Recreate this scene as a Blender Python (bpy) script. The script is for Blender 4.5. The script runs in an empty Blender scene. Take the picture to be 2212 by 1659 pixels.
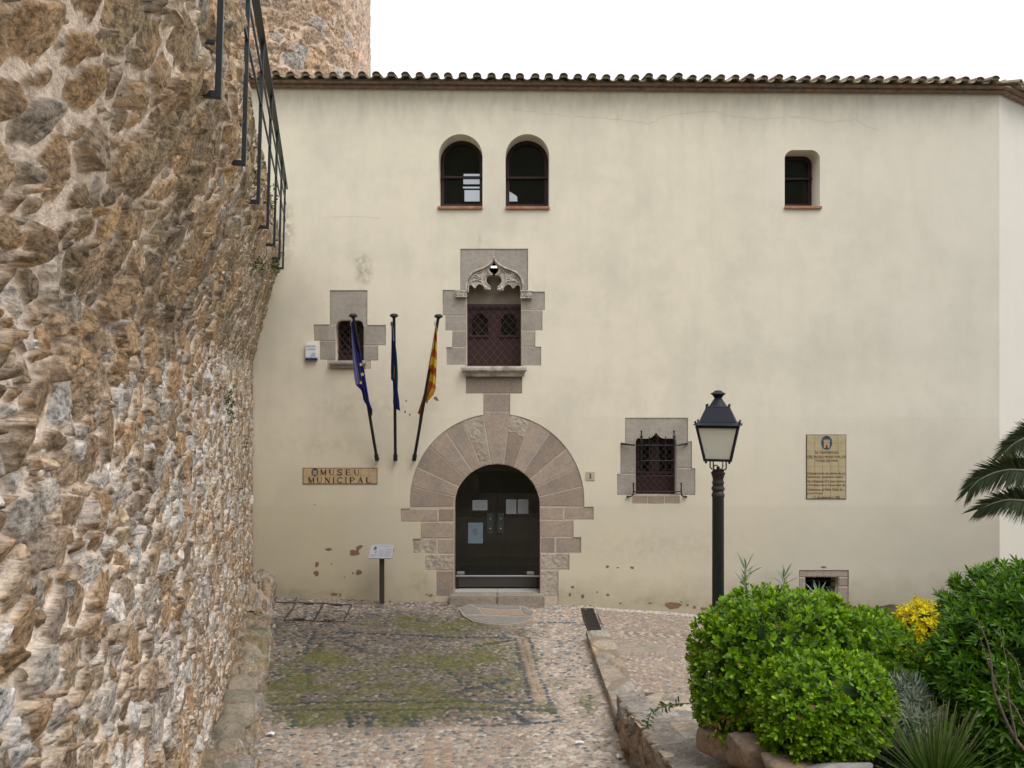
import bpy, bmesh, math, random
import numpy as np
from mathutils import Vector
random.seed(7)
RNG = np.random.default_rng(11)
SC = bpy.context.scene
COL = SC.collection

# ---------------------------------------------------------------- camera, sky, sun, exposure
F, CX, CY, CAMZ = 1750.0, 1106.0, 829.5, 4.3          # photo measured on a 2212 x 1659 grid
cam = bpy.data.cameras.new('camera')
cam.sensor_width = 36.0
cam.lens = 36.0 * F / 2212.0
cam.clip_end = 1000.0
camo = bpy.data.objects.new('camera', cam)
COL.objects.link(camo)
camo.location = (0, 0, CAMZ)
camo.rotation_euler = (math.pi / 2, 0, 0)
SC.camera = camo

SUN_EL, SUN_AZ = math.radians(58), math.radians(140)   # azimuth clockwise from +Y
w = bpy.data.worlds.new('World')
SC.world = w
w.use_nodes = True
nt = w.node_tree
nt.nodes.clear()
sky = nt.nodes.new('ShaderNodeTexSky')
sky.sky_type = 'NISHITA'
sky.sun_disc = False
sky.sun_elevation = SUN_EL
sky.sun_rotation = SUN_AZ
sky.dust_density = 4.0
hs = nt.nodes.new('ShaderNodeHueSaturation')
hs.inputs['Saturation'].default_value = 0.2
mx = nt.nodes.new('ShaderNodeMixRGB')
mx.inputs['Fac'].default_value = 0.7
mx.inputs['Color2'].default_value = (9.6, 9.65, 9.9, 1)  # even white cloud deck
bg = nt.nodes.new('ShaderNodeBackground')
bg.inputs['Strength'].default_value = 0.13
wo = nt.nodes.new('ShaderNodeOutputWorld')
nt.links.new(sky.outputs[0], hs.inputs['Color'])
nt.links.new(hs.outputs[0], mx.inputs['Color1'])
nt.links.new(mx.outputs[0], bg.inputs['Color'])
nt.links.new(bg.outputs[0], wo.inputs['Surface'])

sl = bpy.data.lights.new('sun', 'SUN')
sl.energy = 1.0
sl.angle = math.radians(28)
sl.color = (1.0, 0.96, 0.9)
so = bpy.data.objects.new('sun', sl)
COL.objects.link(so)
sdir = Vector((math.sin(SUN_AZ) * math.cos(SUN_EL), math.cos(SUN_AZ) * math.cos(SUN_EL), math.sin(SUN_EL)))
so.rotation_euler = sdir.to_track_quat('Z', 'Y').to_euler()
so.location = (8, -10, 20)

SC.view_settings.view_transform = 'Standard'
SC.view_settings.look = 'None'
SC.view_settings.gamma = 1.0
SC.view_settings.exposure = 0.5
SC.cycles.max_bounces = 6
SC.cycles.transparent_max_bounces = 8

# ---------------------------------------------------------------- helpers
BASE = {}
FD = 15.9                                              # depth of the facade plane


def xz(x, y, d=FD):
    return ((x - CX) * d / F, CAMZ - (y - CY) * d / F)


def p3(x, y, d):
    X, Z = xz(x, y, d)
    return (X, d, Z)


def tag(o, label=None, cat=None, group=None, kind=None):
    if label: o['label'] = label
    if cat: o['category'] = cat
    if group: o['group'] = group
    if kind: o['kind'] = kind
    return o


def thing(name, base, label, cat, group=None):
    o = bpy.data.objects.new(name, None)
    o.empty_display_size = 0.1
    COL.objects.link(o)
    o.location = base
    BASE[o.name] = Vector(base)
    return tag(o, label, cat, group)


def link(name, me, mat=None, parent=None, base=None):
    """link mesh (verts in world space) as an object under parent"""
    if parent is not None:
        b = BASE[parent.name]
    else:
        b = Vector(base) if base is not None else Vector((0, 0, 0))
    n = len(me.vertices)
    co = np.empty(n * 3, dtype=np.float32)
    me.vertices.foreach_get('co', co)
    co = (co.reshape(-1, 3) - np.array(b, dtype=np.float32)).ravel()
    me.vertices.foreach_set('co', co)
    me.update()
    o = bpy.data.objects.new(name, me)
    if mat is not None:
        for m in (mat if isinstance(mat, (list, tuple)) else [mat]):
            me.materials.append(m)
    COL.objects.link(o)
    BASE[o.name] = b
    if parent is not None:
        o.parent = parent
    else:
        o.location = b
    return o


class MB:
    """collects shapes into one mesh"""
    def __init__(s):
        s.v, s.f, s.m = [], [], []
        s.cur = 0

    def add(s, verts, faces):
        n = len(s.v)
        s.v += [tuple(p) for p in verts]
        for f in faces:
            s.f.append(tuple(i + n for i in f))
            s.m.append(s.cur)

    def box(s, x0, x1, y0, y1, z0, z1):
        s.add([(x0, y0, z0), (x1, y0, z0), (x1, y1, z0), (x0, y1, z0), (x0, y0, z1), (x1, y0, z1), (x1, y1, z1), (x0, y1, z1)],
              [(0, 3, 2, 1), (4, 5, 6, 7), (0, 1, 5, 4), (1, 2, 6, 5), (2, 3, 7, 6), (3, 0, 4, 7)])

    def prism(s, poly, d0, d1):
        """polygon in XZ extruded from depth d0 (front) to d1"""
        a = sum(poly[i][0] * poly[(i + 1) % len(poly)][1] - poly[(i + 1) % len(poly)][0] * poly[i][1] for i in range(len(poly)))
        if a < 0:
            poly = poly[::-1]
        n = len(poly)
        s.add([(x, d0, z) for x, z in poly] + [(x, d1, z) for x, z in poly],
              [tuple(range(n)), tuple(range(2 * n - 1, n - 1, -1))] + [((i + 1) % n, i, n + i, n + (i + 1) % n) for i in range(n)])

    def tube(s, pts, r, n=8, cap=True):
        pts = [Vector(p) for p in pts]
        rs = r if isinstance(r, (list, tuple)) else [r] * len(pts)
        ring, prev = [], None
        base = len(s.v)
        vs, fs = [], []
        for i, p in enumerate(pts):
            t = (pts[min(i + 1, len(pts) - 1)] - pts[max(i - 1, 0)])
            if t.length < 1e-9: t = Vector((0, 0, 1))
            t.normalize()
            if prev is None:
                a = Vector((0, 0, 1)) if abs(t.z) < 0.9 else Vector((1, 0, 0))
                u = t.cross(a).normalized()
            else:
                u = (prev - t * prev.dot(t)).normalized()
            prev = u
            v = t.cross(u)
            for k in range(n):
                an = 2 * math.pi * k / n
                vs.append(p + (u * math.cos(an) + v * math.sin(an)) * rs[i])
        for i in range(len(pts) - 1):
            for k in range(n):
                a, b = i * n + k, i * n + (k + 1) % n
                fs.append((a, b, b + n, a + n))
        if cap:
            fs.append(tuple(range(n - 1, -1, -1)))
            fs.append(tuple(range((len(pts) - 1) * n, len(pts) * n)))
        s.add(vs, fs)

    def lathe(s, prof, c, n=20):
        """prof list of (r, z) about vertical axis through c"""
        vs, fs = [], []
        for r, z in prof:
            for k in range(n):
                a = 2 * math.pi * k / n
                vs.append((c[0] + r * math.cos(a), c[1] + r * math.sin(a), c[2] + z))
        m = len(prof)
        for i in range(m - 1):
            for k in range(n):
                a, b = i * n + k, i * n + (k + 1) % n
                fs.append((a, b, b + n, a + n))
        fs.append(tuple(range(n - 1, -1, -1)))
        fs.append(tuple(range((m - 1) * n, m * n)))
        s.add(vs, fs)

    def ball(s, c, r, n=8):
        s.lathe([(max(1e-4, r * math.sin(math.pi * i / n)), -r * math.cos(math.pi * i / n)) for i in range(n + 1)], c, n)

    def build(s, name, mat, parent=None, base=None, bevel=0.0, seg=1, smooth=False):
        me = bpy.data.meshes.new(name)
        me.from_pydata(s.v, [], s.f)
        if any(s.m):
            me.polygons.foreach_set('material_index', s.m)
        if bevel > 0:
            bm = bmesh.new()
            bm.from_mesh(me)
            ed = [e for e in bm.edges if e.is_manifold and e.calc_face_angle(0) > 0.5]
            bmesh.ops.bevel(bm, geom=ed, offset=bevel, segments=seg, affect='EDGES', clamp_overlap=True)
            bm.to_mesh(me)
            bm.free()
        if smooth:
            me.polygons.foreach_set('use_smooth', [True] * len(me.polygons))
        return link(name, me, mat, parent, base)


def flat_mesh(outer, holes, d0, d1):
    """solid of the polygon (XZ) with holes between depths d0 and d1"""
    cu = bpy.data.curves.new('tmp', 'CURVE')
    cu.dimensions = '2D'
    cu.fill_mode = 'BOTH'
    cu.extrude = (d1 - d0) / 2
    for poly in [outer] + list(holes):
        sp = cu.splines.new('POLY')
        sp.points.add(len(poly) - 1)
        for i, (x, z) in enumerate(poly):
            sp.points[i].co = (x, z, 0, 1)
        sp.use_cyclic_u = True
    ob = bpy.data.objects.new('tmp', cu)
    me = bpy.data.meshes.new_from_object(ob)
    bpy.data.objects.remove(ob)
    bpy.data.curves.remove(cu)
    n = len(me.vertices)
    co = np.empty(n * 3, dtype=np.float32)
    me.vertices.foreach_get('co', co)
    co = co.reshape(-1, 3)
    co = np.stack([co[:, 0], (d0 + d1) / 2 + co[:, 2], co[:, 1]], 1)
    me.vertices.foreach_set('co', co.ravel())
    me.flip_normals()
    me.materials.clear()
    me.update()
    return me


def slab(name, outer, holes, d0, d1, mat, parent=None, base=None):
    return link(name, flat_mesh(outer, holes, d0, d1), mat, parent, base)


def text_mesh(txt, size, x, z, d, align='CENTER', width=None, depth=0.001):
    cu = bpy.data.curves.new('tmp', 'FONT')
    cu.body = txt
    cu.size = size
    cu.align_x = align
    cu.extrude = depth
    ob = bpy.data.objects.new('tmp', cu)
    me = bpy.data.meshes.new_from_object(ob)
    bpy.data.objects.remove(ob)
    bpy.data.curves.remove(cu)
    n = len(me.vertices)
    co = np.empty(n * 3, dtype=np.float32)
    me.vertices.foreach_get('co', co)
    co = co.reshape(-1, 3)
    k = 1.0
    if width:
        k = width / max(1e-6, co[:, 0].max() - co[:, 0].min())
    return [(x + c[0] * k, d - c[2], z + c[1]) for c in co], [tuple(p.vertices)[::-1] for p in me.polygons]


def grid_mesh(name, V, C, mat, parent=None, base=None, smooth=True, flip=False, stone=None):
    """V (nu,nv,3) world points, C (nu,nv,3) linear albedo"""
    nu, nv = V.shape[:2]
    me = bpy.data.meshes.new(name)
    idx = np.arange(nu * nv).reshape(nu, nv)
    q = np.stack([idx[:-1, :-1], idx[1:, :-1], idx[1:, 1:], idx[:-1, 1:]], -1).reshape(-1, 4)
    if flip:
        q = q[:, ::-1]
    mesh_arrays(me, V.reshape(-1, 3), q)
    if C is not None:
        set_col(me, C.reshape(-1, 3))
    if stone is not None:
        me.attributes.new('Stone', 'FLOAT', 'POINT').data.foreach_set('value', stone.astype(np.float32).ravel())
    if smooth:
        me.polygons.foreach_set('use_smooth', np.ones(len(q), dtype=bool))
    return link(name, me, mat, parent, base)


def mesh_arrays(me, v, q):
    q = np.ascontiguousarray(q, dtype=np.int32)
    k = q.shape[1]
    me.vertices.add(len(v))
    me.vertices.foreach_set('co', np.ascontiguousarray(v, dtype=np.float32).ravel())
    me.loops.add(q.size)
    me.loops.foreach_set('vertex_index', q.ravel())
    me.polygons.add(len(q))
    me.polygons.foreach_set('loop_start', np.arange(0, q.size, k, dtype=np.int32))
    me.update(calc_edges=True)
    me.validate()


def set_col(me, c):
    a = me.color_attributes.new('Col', 'FLOAT_COLOR', 'POINT')
    cc = np.ones((len(c), 4), dtype=np.float32)
    cc[:, :3] = np.clip(c, 0, 1)
    a.data.foreach_set('color', cc.ravel())


# ---------------------------------------------------------------- numpy noise and cells
def _hash(ix, iy, seed):
    h = (ix.astype(np.int64) * 374761393 + iy.astype(np.int64) * 668265263 + seed * 982451653) & 0x7fffffff
    h = ((h ^ (h >> 13)) * 1274126177) & 0x7fffffff
    h = h ^ (h >> 16)
    return (h & 0xffff) / 65535.0


def vnoise(x, y, seed=0):
    ix, iy = np.floor(x), np.floor(y)
    fx, fy = x - ix, y - iy
    fx = fx * fx * (3 - 2 * fx)
    fy = fy * fy * (3 - 2 * fy)
    a, b = _hash(ix, iy, seed), _hash(ix + 1, iy, seed)
    c, d = _hash(ix, iy + 1, seed), _hash(ix + 1, iy + 1, seed)
    return (a + (b - a) * fx) * (1 - fy) + (c + (d - c) * fx) * fy


def fbm(x, y, seed=0, oct=4, gain=0.5):
    s, a, t = 0.0, 1.0, 0.0
    for i in range(oct):
        s = s + a * vnoise(x * 2 ** i + 17.3 * i, y * 2 ** i - 9.1 * i, seed + i)
        t += a
        a *= gain
    return s / t


def sstep(a, b, x):
    t = np.clip((x - a) / (b - a), 0, 1)
    return t * t * (3 - 2 * t)


def cells(px, py, sx, sy, cell, ax, ay, ang, pn=2.0):
    """nearest and second nearest seed, each seed with its own ellipse (half axes ax, ay turned by ang).
    returns f1, f2, id, local u, local v of the nearest"""
    px = px.ravel(); py = py.ravel()
    x0, y0 = min(px.min(), sx.min()) - cell, min(py.min(), sy.min()) - cell
    nx = int((max(px.max(), sx.max()) - x0) / cell) + 2
    ny = int((max(py.max(), sy.max()) - y0) / cell) + 2
    sc = ((sx - x0) / cell).astype(int) * ny + ((sy - y0) / cell).astype(int)
    order = np.argsort(sc, kind='stable')
    cnt = np.bincount(sc, minlength=nx * ny)
    start = np.concatenate([[0], np.cumsum(cnt)[:-1]])
    ci = ((px - x0) / cell).astype(int); cj = ((py - y0) / cell).astype(int)
    f1 = np.full(px.shape, 1e3); f2 = f1.copy(); ids = np.zeros(px.shape, dtype=int)
    lu = np.zeros(px.shape); lv = np.zeros(px.shape)
    ca, sa = np.cos(ang), np.sin(ang)
    for di in (-1, 0, 1):
        for dj in (-1, 0, 1):
            a, b = ci + di, cj + dj
            ok = (a >= 0) & (b >= 0) & (a < nx) & (b < ny)
            c = np.where(ok, a * ny + b, 0)
            nn = np.where(ok, cnt[c], 0)
            for k in range(int(nn.max()) if len(nn) else 0):
                m = np.nonzero(nn > k)[0]
                if not len(m): break
                s = order[start[c[m]] + k]
                dx, dy = px[m] - sx[s], py[m] - sy[s]
                u = (dx * ca[s] + dy * sa[s]) / ax[s]
                v = (-dx * sa[s] + dy * ca[s]) / ay[s]
                d = (np.abs(u) ** pn + np.abs(v) ** pn) ** (1 / pn)
                o1 = f1[m]
                better = d < o1
                f2[m] = np.where(better, o1, np.minimum(f2[m], d))
                mb = m[better]
                f1[mb] = d[better]; ids[mb] = s[better]; lu[mb] = u[better]; lv[mb] = v[better]
    return f1, f2, ids, lu, lv


def darts(x0, x1, y0, y1, sizes, aspect=1.0, seed=1, tries=1.0):
    """dart throwing: large stones first, then smaller ones in the gaps"""
    r = np.random.default_rng(seed)
    X = np.zeros(0); Y = np.zeros(0); R = np.zeros(0)
    area = (x1 - x0) * (y1 - y0)
    g = {}
    cs = max(s for s, _ in sizes) * 2.2
    xs, ys, rs = [], [], []
    for s, frac in sizes:
        n = int(area * frac / (math.pi * s * s) * 4 * tries)
        tx = r.uniform(x0, x1, n); ty = r.uniform(y0, y1, n); tr = s * r.uniform(0.8, 1.25, n)
        for x, y, q in zip(tx, ty, tr):
            i, j = int(x / cs), int(y / cs)
            good = True
            for a in (i - 1, i, i + 1):
                for b in (j - 1, j, j + 1):
                    for k in g.get((a, b), ()):
                        dx, dy = (x - xs[k]) / aspect, y - ys[k]
                        if dx * dx + dy * dy < (0.92 * (q + rs[k])) ** 2:
                            good = False
                            break
                    if not good: break
                if not good: break
            if good:
                g.setdefault((i, j), []).append(len(xs))
                xs.append(x); ys.append(y); rs.append(q)
    return np.array(xs), np.array(ys), np.array(rs)


# ---------------------------------------------------------------- materials
def mat(name, base=(0.5, 0.5, 0.5), rough=0.8, var=0.12, scale=6.0, bump=0.2, bscale=60.0, metal=0.0, attr=False, detail=6.0,
        spec=0.4, tint=None, tscale=2.0, bdist=0.01, vec=None, vary=0.0, pits=0.0):
    m = bpy.data.materials.new(name)
    m.use_nodes = True
    nt = m.node_tree
    N, L = nt.nodes, nt.links
    bs = N['Principled BSDF']
    bs.inputs['Roughness'].default_value = rough
    bs.inputs['Metallic'].default_value = metal
    bs.inputs['Specular IOR Level'].default_value = spec
    tc = N.new('ShaderNodeTexCoord')
    tco = tc.outputs['Object']
    if vec:
        mp0 = N.new('ShaderNodeMapping')
        mp0.inputs['Scale'].default_value = vec
        L.new(tco, mp0.inputs[0])
        tco = mp0.outputs[0]
    n1 = N.new('ShaderNodeTexNoise')
    n1.inputs['Scale'].default_value = scale
    n1.inputs['Detail'].default_value = detail
    n1.inputs['Roughness'].default_value = 0.65
    L.new(tco, n1.inputs['Vector'])
    mr = N.new('ShaderNodeMapRange')
    mr.inputs['From Min'].default_value = 0.25
    mr.inputs['From Max'].default_value = 0.75
    mr.inputs['To Min'].default_value = 1 - var
    mr.inputs['To Max'].default_value = 1 + var
    L.new(n1.outputs['Fac'], mr.inputs['Value'])
    if attr:
        src = N.new('ShaderNodeAttribute')
        src.attribute_name = 'Col'
        cs = src.outputs['Color']
    else:
        src = N.new('ShaderNodeRGB')
        src.outputs[0].default_value = (*base, 1)
        cs = src.outputs[0]
    if tint is not None:
        n3 = N.new('ShaderNodeTexNoise')
        n3.inputs['Scale'].default_value = tscale
        n3.inputs['Detail'].default_value = 5
        L.new(tc.outputs['Object'], n3.inputs['Vector'])
        m3 = N.new('ShaderNodeMapRange')
        m3.inputs['From Min'].default_value = 0.42
        m3.inputs['From Max'].default_value = 0.68
        L.new(n3.outputs['Fac'], m3.inputs['Value'])
        mm = N.new('ShaderNodeMixRGB')
        L.new(m3.outputs[0], mm.inputs['Fac'])
        L.new(cs, mm.inputs['Color1'])
        mm.inputs['Color2'].default_value = (*tint, 1)
        cs = mm.outputs[0]
    vm = N.new('ShaderNodeVectorMath')
    vm.operation = 'SCALE'
    L.new(cs, vm.inputs[0])
    L.new(mr.outputs[0], vm.inputs['Scale'])
    L.new(vm.outputs['Vector'], bs.inputs['Base Color'])
    if pits:                                  # dark mineral grains and open pores
        np_ = N.new('ShaderNodeTexNoise')
        np_.inputs['Scale'].default_value = pits
        np_.inputs['Detail'].default_value = 3
        np_.inputs['Roughness'].default_value = 0.7
        L.new(tco, np_.inputs['Vector'])
        mp_ = N.new('ShaderNodeMapRange')
        mp_.inputs['From Min'].default_value = 0.36
        mp_.inputs['From Max'].default_value = 0.56
        mp_.inputs['To Min'].default_value = 0.42
        mp_.inputs['To Max'].default_value = 1.16
        L.new(np_.outputs['Fac'], mp_.inputs['Value'])
        at_ = N.new('ShaderNodeAttribute'); at_.attribute_name = 'Stone'
        mxp = N.new('ShaderNodeMix'); mxp.data_type = 'FLOAT'
        L.new(at_.outputs['Fac'], mxp.inputs[0]); mxp.inputs[2].default_value = 1.0
        L.new(mp_.outputs[0], mxp.inputs[3])
        vp = N.new('ShaderNodeVectorMath'); vp.operation = 'SCALE'
        L.new(vm.outputs['Vector'], vp.inputs[0]); L.new(mxp.outputs[0], vp.inputs['Scale'])
        L.new(vp.outputs['Vector'], bs.inputs['Base Color'])
    if bump > 0:
        n2 = N.new('ShaderNodeTexNoise')
        n2.inputs['Scale'].default_value = bscale
        n2.inputs['Detail'].default_value = 5
        L.new(tco, n2.inputs['Vector'])
        b = N.new('ShaderNodeBump')
        b.inputs['Strength'].default_value = bump
        b.inputs['Distance'].default_value = bdist
        L.new(n2.outputs['Fac'], b.inputs['Height'])
        L.new(b.outputs[0], bs.inputs['Normal'])
    if vary:
        oi = N.new('ShaderNodeObjectInfo')
        mv = N.new('ShaderNodeMapRange')
        mv.inputs['To Min'].default_value = 1 - vary
        mv.inputs['To Max'].default_value = 1 + vary
        L.new(oi.outputs['Random'], mv.inputs['Value'])
        v2 = N.new('ShaderNodeVectorMath'); v2.operation = 'SCALE'
        L.new(vm.outputs[0], v2.inputs[0]); L.new(mv.outputs[0], v2.inputs['Scale'])
        L.new(v2.outputs[0], bs.inputs['Base Color'])
    return m


def leaf_mat(name, rough=0.38, trans=0.25, spec=0.5):
    m = bpy.data.materials.new(name)
    m.use_nodes = True
    nt = m.node_tree
    N, L = nt.nodes, nt.links
    bs = N['Principled BSDF']
    a = N.new('ShaderNodeAttribute')
    a.attribute_name = 'Col'
    bs.inputs['Roughness'].default_value = rough
    bs.inputs['Specular IOR Level'].default_value = spec
    L.new(a.outputs['Color'], bs.inputs['Base Color'])
    tr = N.new('ShaderNodeBsdfTranslucent')
    g = N.new('ShaderNodeVectorMath')
    g.operation = 'MULTIPLY'
    g.inputs[1].default_value = (1.3, 1.25, 0.5)
    L.new(a.outputs['Color'], g.inputs[0])
    L.new(g.outputs[0], tr.inputs['Color'])
    mxs = N.new('ShaderNodeMixShader')
    mxs.inputs[0].default_value = trans
    L.new(bs.outputs[0], mxs.inputs[1])
    L.new(tr.outputs[0], mxs.inputs[2])
    L.new(mxs.outputs[0], N['Material Output'].inputs['Surface'])
    return m


def glass_mat(name, tint=0.75):
    m = bpy.data.materials.new(name)
    m.use_nodes = True
    nt = m.node_tree
    N, L = nt.nodes, nt.links
    N.remove(N['Principled BSDF'])
    t = N.new('ShaderNodeBsdfTransparent')
    t.inputs['Color'].default_value = (tint, tint * 1.02, tint, 1)
    g = N.new('ShaderNodeBsdfGlossy')
    g.inputs['Roughness'].default_value = 0.01
    fr = N.new('ShaderNodeFresnel')
    fr.inputs['IOR'].default_value = 1.45
    df = N.new('ShaderNodeBsdfDiffuse')               # faint brown haze painted on the pane in place of reflections
    df.inputs['Color'].default_value = (.5, .45, .38, 1)
    md = N.new('ShaderNodeMixShader')
    md.inputs[0].default_value = .016
    L.new(t.outputs[0], md.inputs[1])
    L.new(df.outputs[0], md.inputs[2])
    ms = N.new('ShaderNodeMixShader')
    L.new(fr.outputs[0], ms.inputs[0])
    L.new(md.outputs[0], ms.inputs[1])
    L.new(g.outputs[0], ms.inputs[2])
    L.new(ms.outputs[0], N['Material Output'].inputs['Surface'])
    return m


def plaster_mat():
    m = mat('plaster', (0.75, 0.69, 0.56), 0.92, 0.04, 3.0, 0.22, 42.0, spec=0.2, bdist=0.012)
    nt = m.node_tree
    N, L = nt.nodes, nt.links
    bs = N['Principled BSDF']
    src = [l for l in L if l.to_socket == bs.inputs['Base Color']][0].from_socket
    tc = N.new('ShaderNodeTexCoord')
    sep = N.new('ShaderNodeSeparateXYZ')
    L.new(tc.outputs['Object'], sep.inputs[0])

    def noise(scale, vec=(1, 1, 1), detail=6, rough=0.6):
        mp = N.new('ShaderNodeMapping')
        mp.inputs['Scale'].default_value = vec
        L.new(tc.outputs['Object'], mp.inputs[0])
        n = N.new('ShaderNodeTexNoise')
        n.inputs['Scale'].default_value = scale
        n.inputs['Detail'].default_value = detail
        n.inputs['Roughness'].default_value = rough
        L.new(mp.outputs[0], n.inputs['Vector'])
        return n.outputs['Fac']

    def rng(v, a, b, c=0.0, d=1.0):
        r = N.new('ShaderNodeMapRange')
        r.inputs['From Min'].default_value = a
        r.inputs['From Max'].default_value = b
        r.inputs['To Min'].default_value = c
        r.inputs['To Max'].default_value = d
        L.new(v, r.inputs['Value'])
        return r.outputs[0]

    def mul(a, b):
        q = N.new('ShaderNodeMath'); q.operation = 'MULTIPLY'
        L.new(a, q.inputs[0])
        if isinstance(b, (int, float)): q.inputs[1].default_value = b
        else: L.new(b, q.inputs[1])
        return q.outputs[0]

    def add(a, b):
        q = N.new('ShaderNodeMath'); q.operation = 'ADD'
        L.new(a, q.inputs[0])
        if isinstance(b, (int, float)): q.inputs[1].default_value = b
        else: L.new(b, q.inputs[1])
        return q.outputs[0]

    def mix(c, fac, col):
        q = N.new('ShaderNodeMixRGB')
        L.new(fac, q.inputs['Fac'])
        L.new(c, q.inputs['Color1'])
        q.inputs['Color2'].default_value = (*col, 1)
        return q.outputs[0]

    c = src
    # warmer coat low on the wall (repainted days' work), greyer coat towards the right
    low = rng(add(sep.outputs['Z'], mul(noise(0.8), 1.2)), 4.4, 1.6)
    c = mix(c, mul(low, 0.6), (0.60, 0.53, 0.385))
    right = rng(add(sep.outputs['X'], mul(noise(0.5), 4.0)), 3.0, 11.0)
    c = mix(c, mul(right, 0.6), (0.585, 0.58, 0.55))
    step1 = rng(add(sep.outputs['Z'], mul(noise(1.6), .10)), 1.99, 1.93)
    c = mix(c, mul(step1, 0.22), (0.49, 0.445, 0.345))
    line1 = mul(rng(add(sep.outputs['Z'], mul(noise(1.2), .08)), 3.735, 3.70), rng(add(sep.outputs['Z'], mul(noise(1.2), .08)), 3.66, 3.695))
    c = mix(c, mul(line1, 0.22), (0.76, 0.71, 0.60))
    step2 = rng(add(sep.outputs['Z'], mul(noise(1.2), .08)), 3.71, 3.69)
    c = mix(c, mul(step2, 0.10), (0.5, 0.45, 0.35))
    blot = rng(noise(0.55, (1, 1, 1), 8, 0.65), 0.46, 0.72)
    c = mix(c, mul(blot, 0.6), (0.52, 0.495, 0.42))
    streak = rng(noise(1.5, (1.6, 1, 0.22), 6, 0.6), 0.5, 0.78)
    c = mix(c, mul(streak, 0.35), (0.56, 0.53, 0.45))
    # run-off dirt below the eave
    eave = mul(rng(add(sep.outputs['Z'], mul(noise(2.4, (1.5, 1, 0.25)), 1.6)), 10.05, 10.95), rng(noise(9.0, (1, 1, 0.3)), 0.3, 0.7))
    c = mix(c, mul(eave, 0.42), (0.30, 0.28, 0.22))
    # splash dirt along the foot; low right corner: dirt and painted tree shade
    foot = mul(rng(add(sep.outputs['Z'], mul(noise(3.0), -1.0)), 0.15, -0.75), 0.7)
    c = mix(c, foot, (0.30, 0.26, 0.17))
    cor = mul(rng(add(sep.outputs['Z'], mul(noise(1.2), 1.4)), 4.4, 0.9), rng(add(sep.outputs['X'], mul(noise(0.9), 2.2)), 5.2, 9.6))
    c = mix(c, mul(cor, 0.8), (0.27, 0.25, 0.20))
    c = mix(c, mul(rng(sep.outputs['X'], 7.37, 7.39), 0.6), (0.66, 0.64, 0.59))  # wing wall lighter: its brighter sky light painted into the plaster
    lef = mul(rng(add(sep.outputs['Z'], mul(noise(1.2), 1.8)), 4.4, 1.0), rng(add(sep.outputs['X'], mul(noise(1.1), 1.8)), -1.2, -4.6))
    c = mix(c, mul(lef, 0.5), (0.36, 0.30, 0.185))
    def spot(x, z, rx, rz, k, col):
        d0 = N.new('ShaderNodeVectorMath'); d0.operation = 'SUBTRACT'
        L.new(tc.outputs['Object'], d0.inputs[0]); d0.inputs[1].default_value = (x - 2.2, 0, z)
        d1 = N.new('ShaderNodeVectorMath'); d1.operation = 'MULTIPLY'
        L.new(d0.outputs[0], d1.inputs[0]); d1.inputs[1].default_value = (1 / rx, 0, 1 / rz)
        d2 = N.new('ShaderNodeVectorMath'); d2.operation = 'LENGTH'
        L.new(d1.outputs[0], d2.inputs[0])
        return mix(c, mul(mul(rng(d2.outputs['Value'], 1.0, .2), rng(noise(7.0), .38, .62)), k), col)
    for px, py, rx, rz, k in ((786, 588, .22, .38, .75), (776, 560, .3, .2, .4), (614, 500, .26, .75, .8), (700, 960, 1.1, .3, .22), (800, 880, 1.6, .35, .25), (640, 1284, .6, .16, .6), (905, 1262, .3, .3, .5), (735, 1283, .5, .14, .6),
                              (1440, 1300, 1.1, .16, .5), (1036, 522, .05, .35, .35), (1450, 1180, 2.4, .5, .2), (1190, 1284, .8, .14, .4)):
        sx_, sz_ = xz(px, py)
        c = spot(sx_, sz_, rx, rz, k, (0.27, 0.235, 0.16))
    speck = rng(noise(26.0, (1, 1, 1), 3, 0.5), 0.68, 0.76)
    c = mix(c, mul(speck, 0.22), (0.3, 0.26, 0.2))
    L.new(c, bs.inputs['Base Color'])
    # coarser trowel relief under the fine grain
    b0 = [n for n in N if n.type == 'BUMP'][0]
    b2 = N.new('ShaderNodeBump')
    b2.inputs['Strength'].default_value = 0.07
    b2.inputs['Distance'].default_value = 0.04
    L.new(noise(3.2, (1, 1, 1.1), 5, 0.55), b2.inputs['Height'])
    L.new(b2.outputs[0], b0.inputs['Normal'])
    return m


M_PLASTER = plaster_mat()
M_BLOCK = mat('dressed_stone', (0.35, 0.278, 0.22), 0.9, 0.2, 16.0, 0.6, 35.0, tint=(0.285, 0.245, 0.21), tscale=2.6, vary=.16, detail=8)
M_BLOCKL = mat('pale_dressed_stone', (0.43, 0.38, 0.31), 0.9, 0.22, 16.0, 1.0, 14.0, tint=(0.33, 0.275, 0.22), tscale=3, vary=.08, bdist=.03)
M_GREY = mat('grey_window_stone', (0.36, 0.325, 0.28), 0.9, 0.2, 16.0, 0.5, 40.0, tint=(0.29, 0.255, 0.22), tscale=2.0, vary=.12, detail=8)
M_CARVE = mat('carved_stone', (0.48, 0.43, 0.37), 0.88, 0.18, 9.0, 0.4, 50.0, tint=(0.22, 0.2, 0.175), tscale=7)
M_MORTAR = mat('joint_mortar', (0.52, 0.43, 0.34), 0.95, 0.15, 12.0, 0.4, 60.0)
M_RUBBLE = mat('rubble_stone', (0.5, 0.5, 0.5), 0.92, 0.45, 22.0, 1.0, 60.0, vec=(1, .55, 1), pits=34.0, attr=True, detail=8, spec=0.25, bdist=0.012)
M_TOWER = mat('tower_rubble', (0.5, 0.5, 0.5), 0.92, 0.25, 14.0, 0.8, 18.0, pits=11.0, attr=True, detail=8, spec=0.2, bdist=0.03)
M_COBBLE = mat('pebble_paving', (0.5, 0.5, 0.5), 0.8, 0.22, 55.0, 0.5, 90.0, attr=True, spec=0.35)
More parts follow.
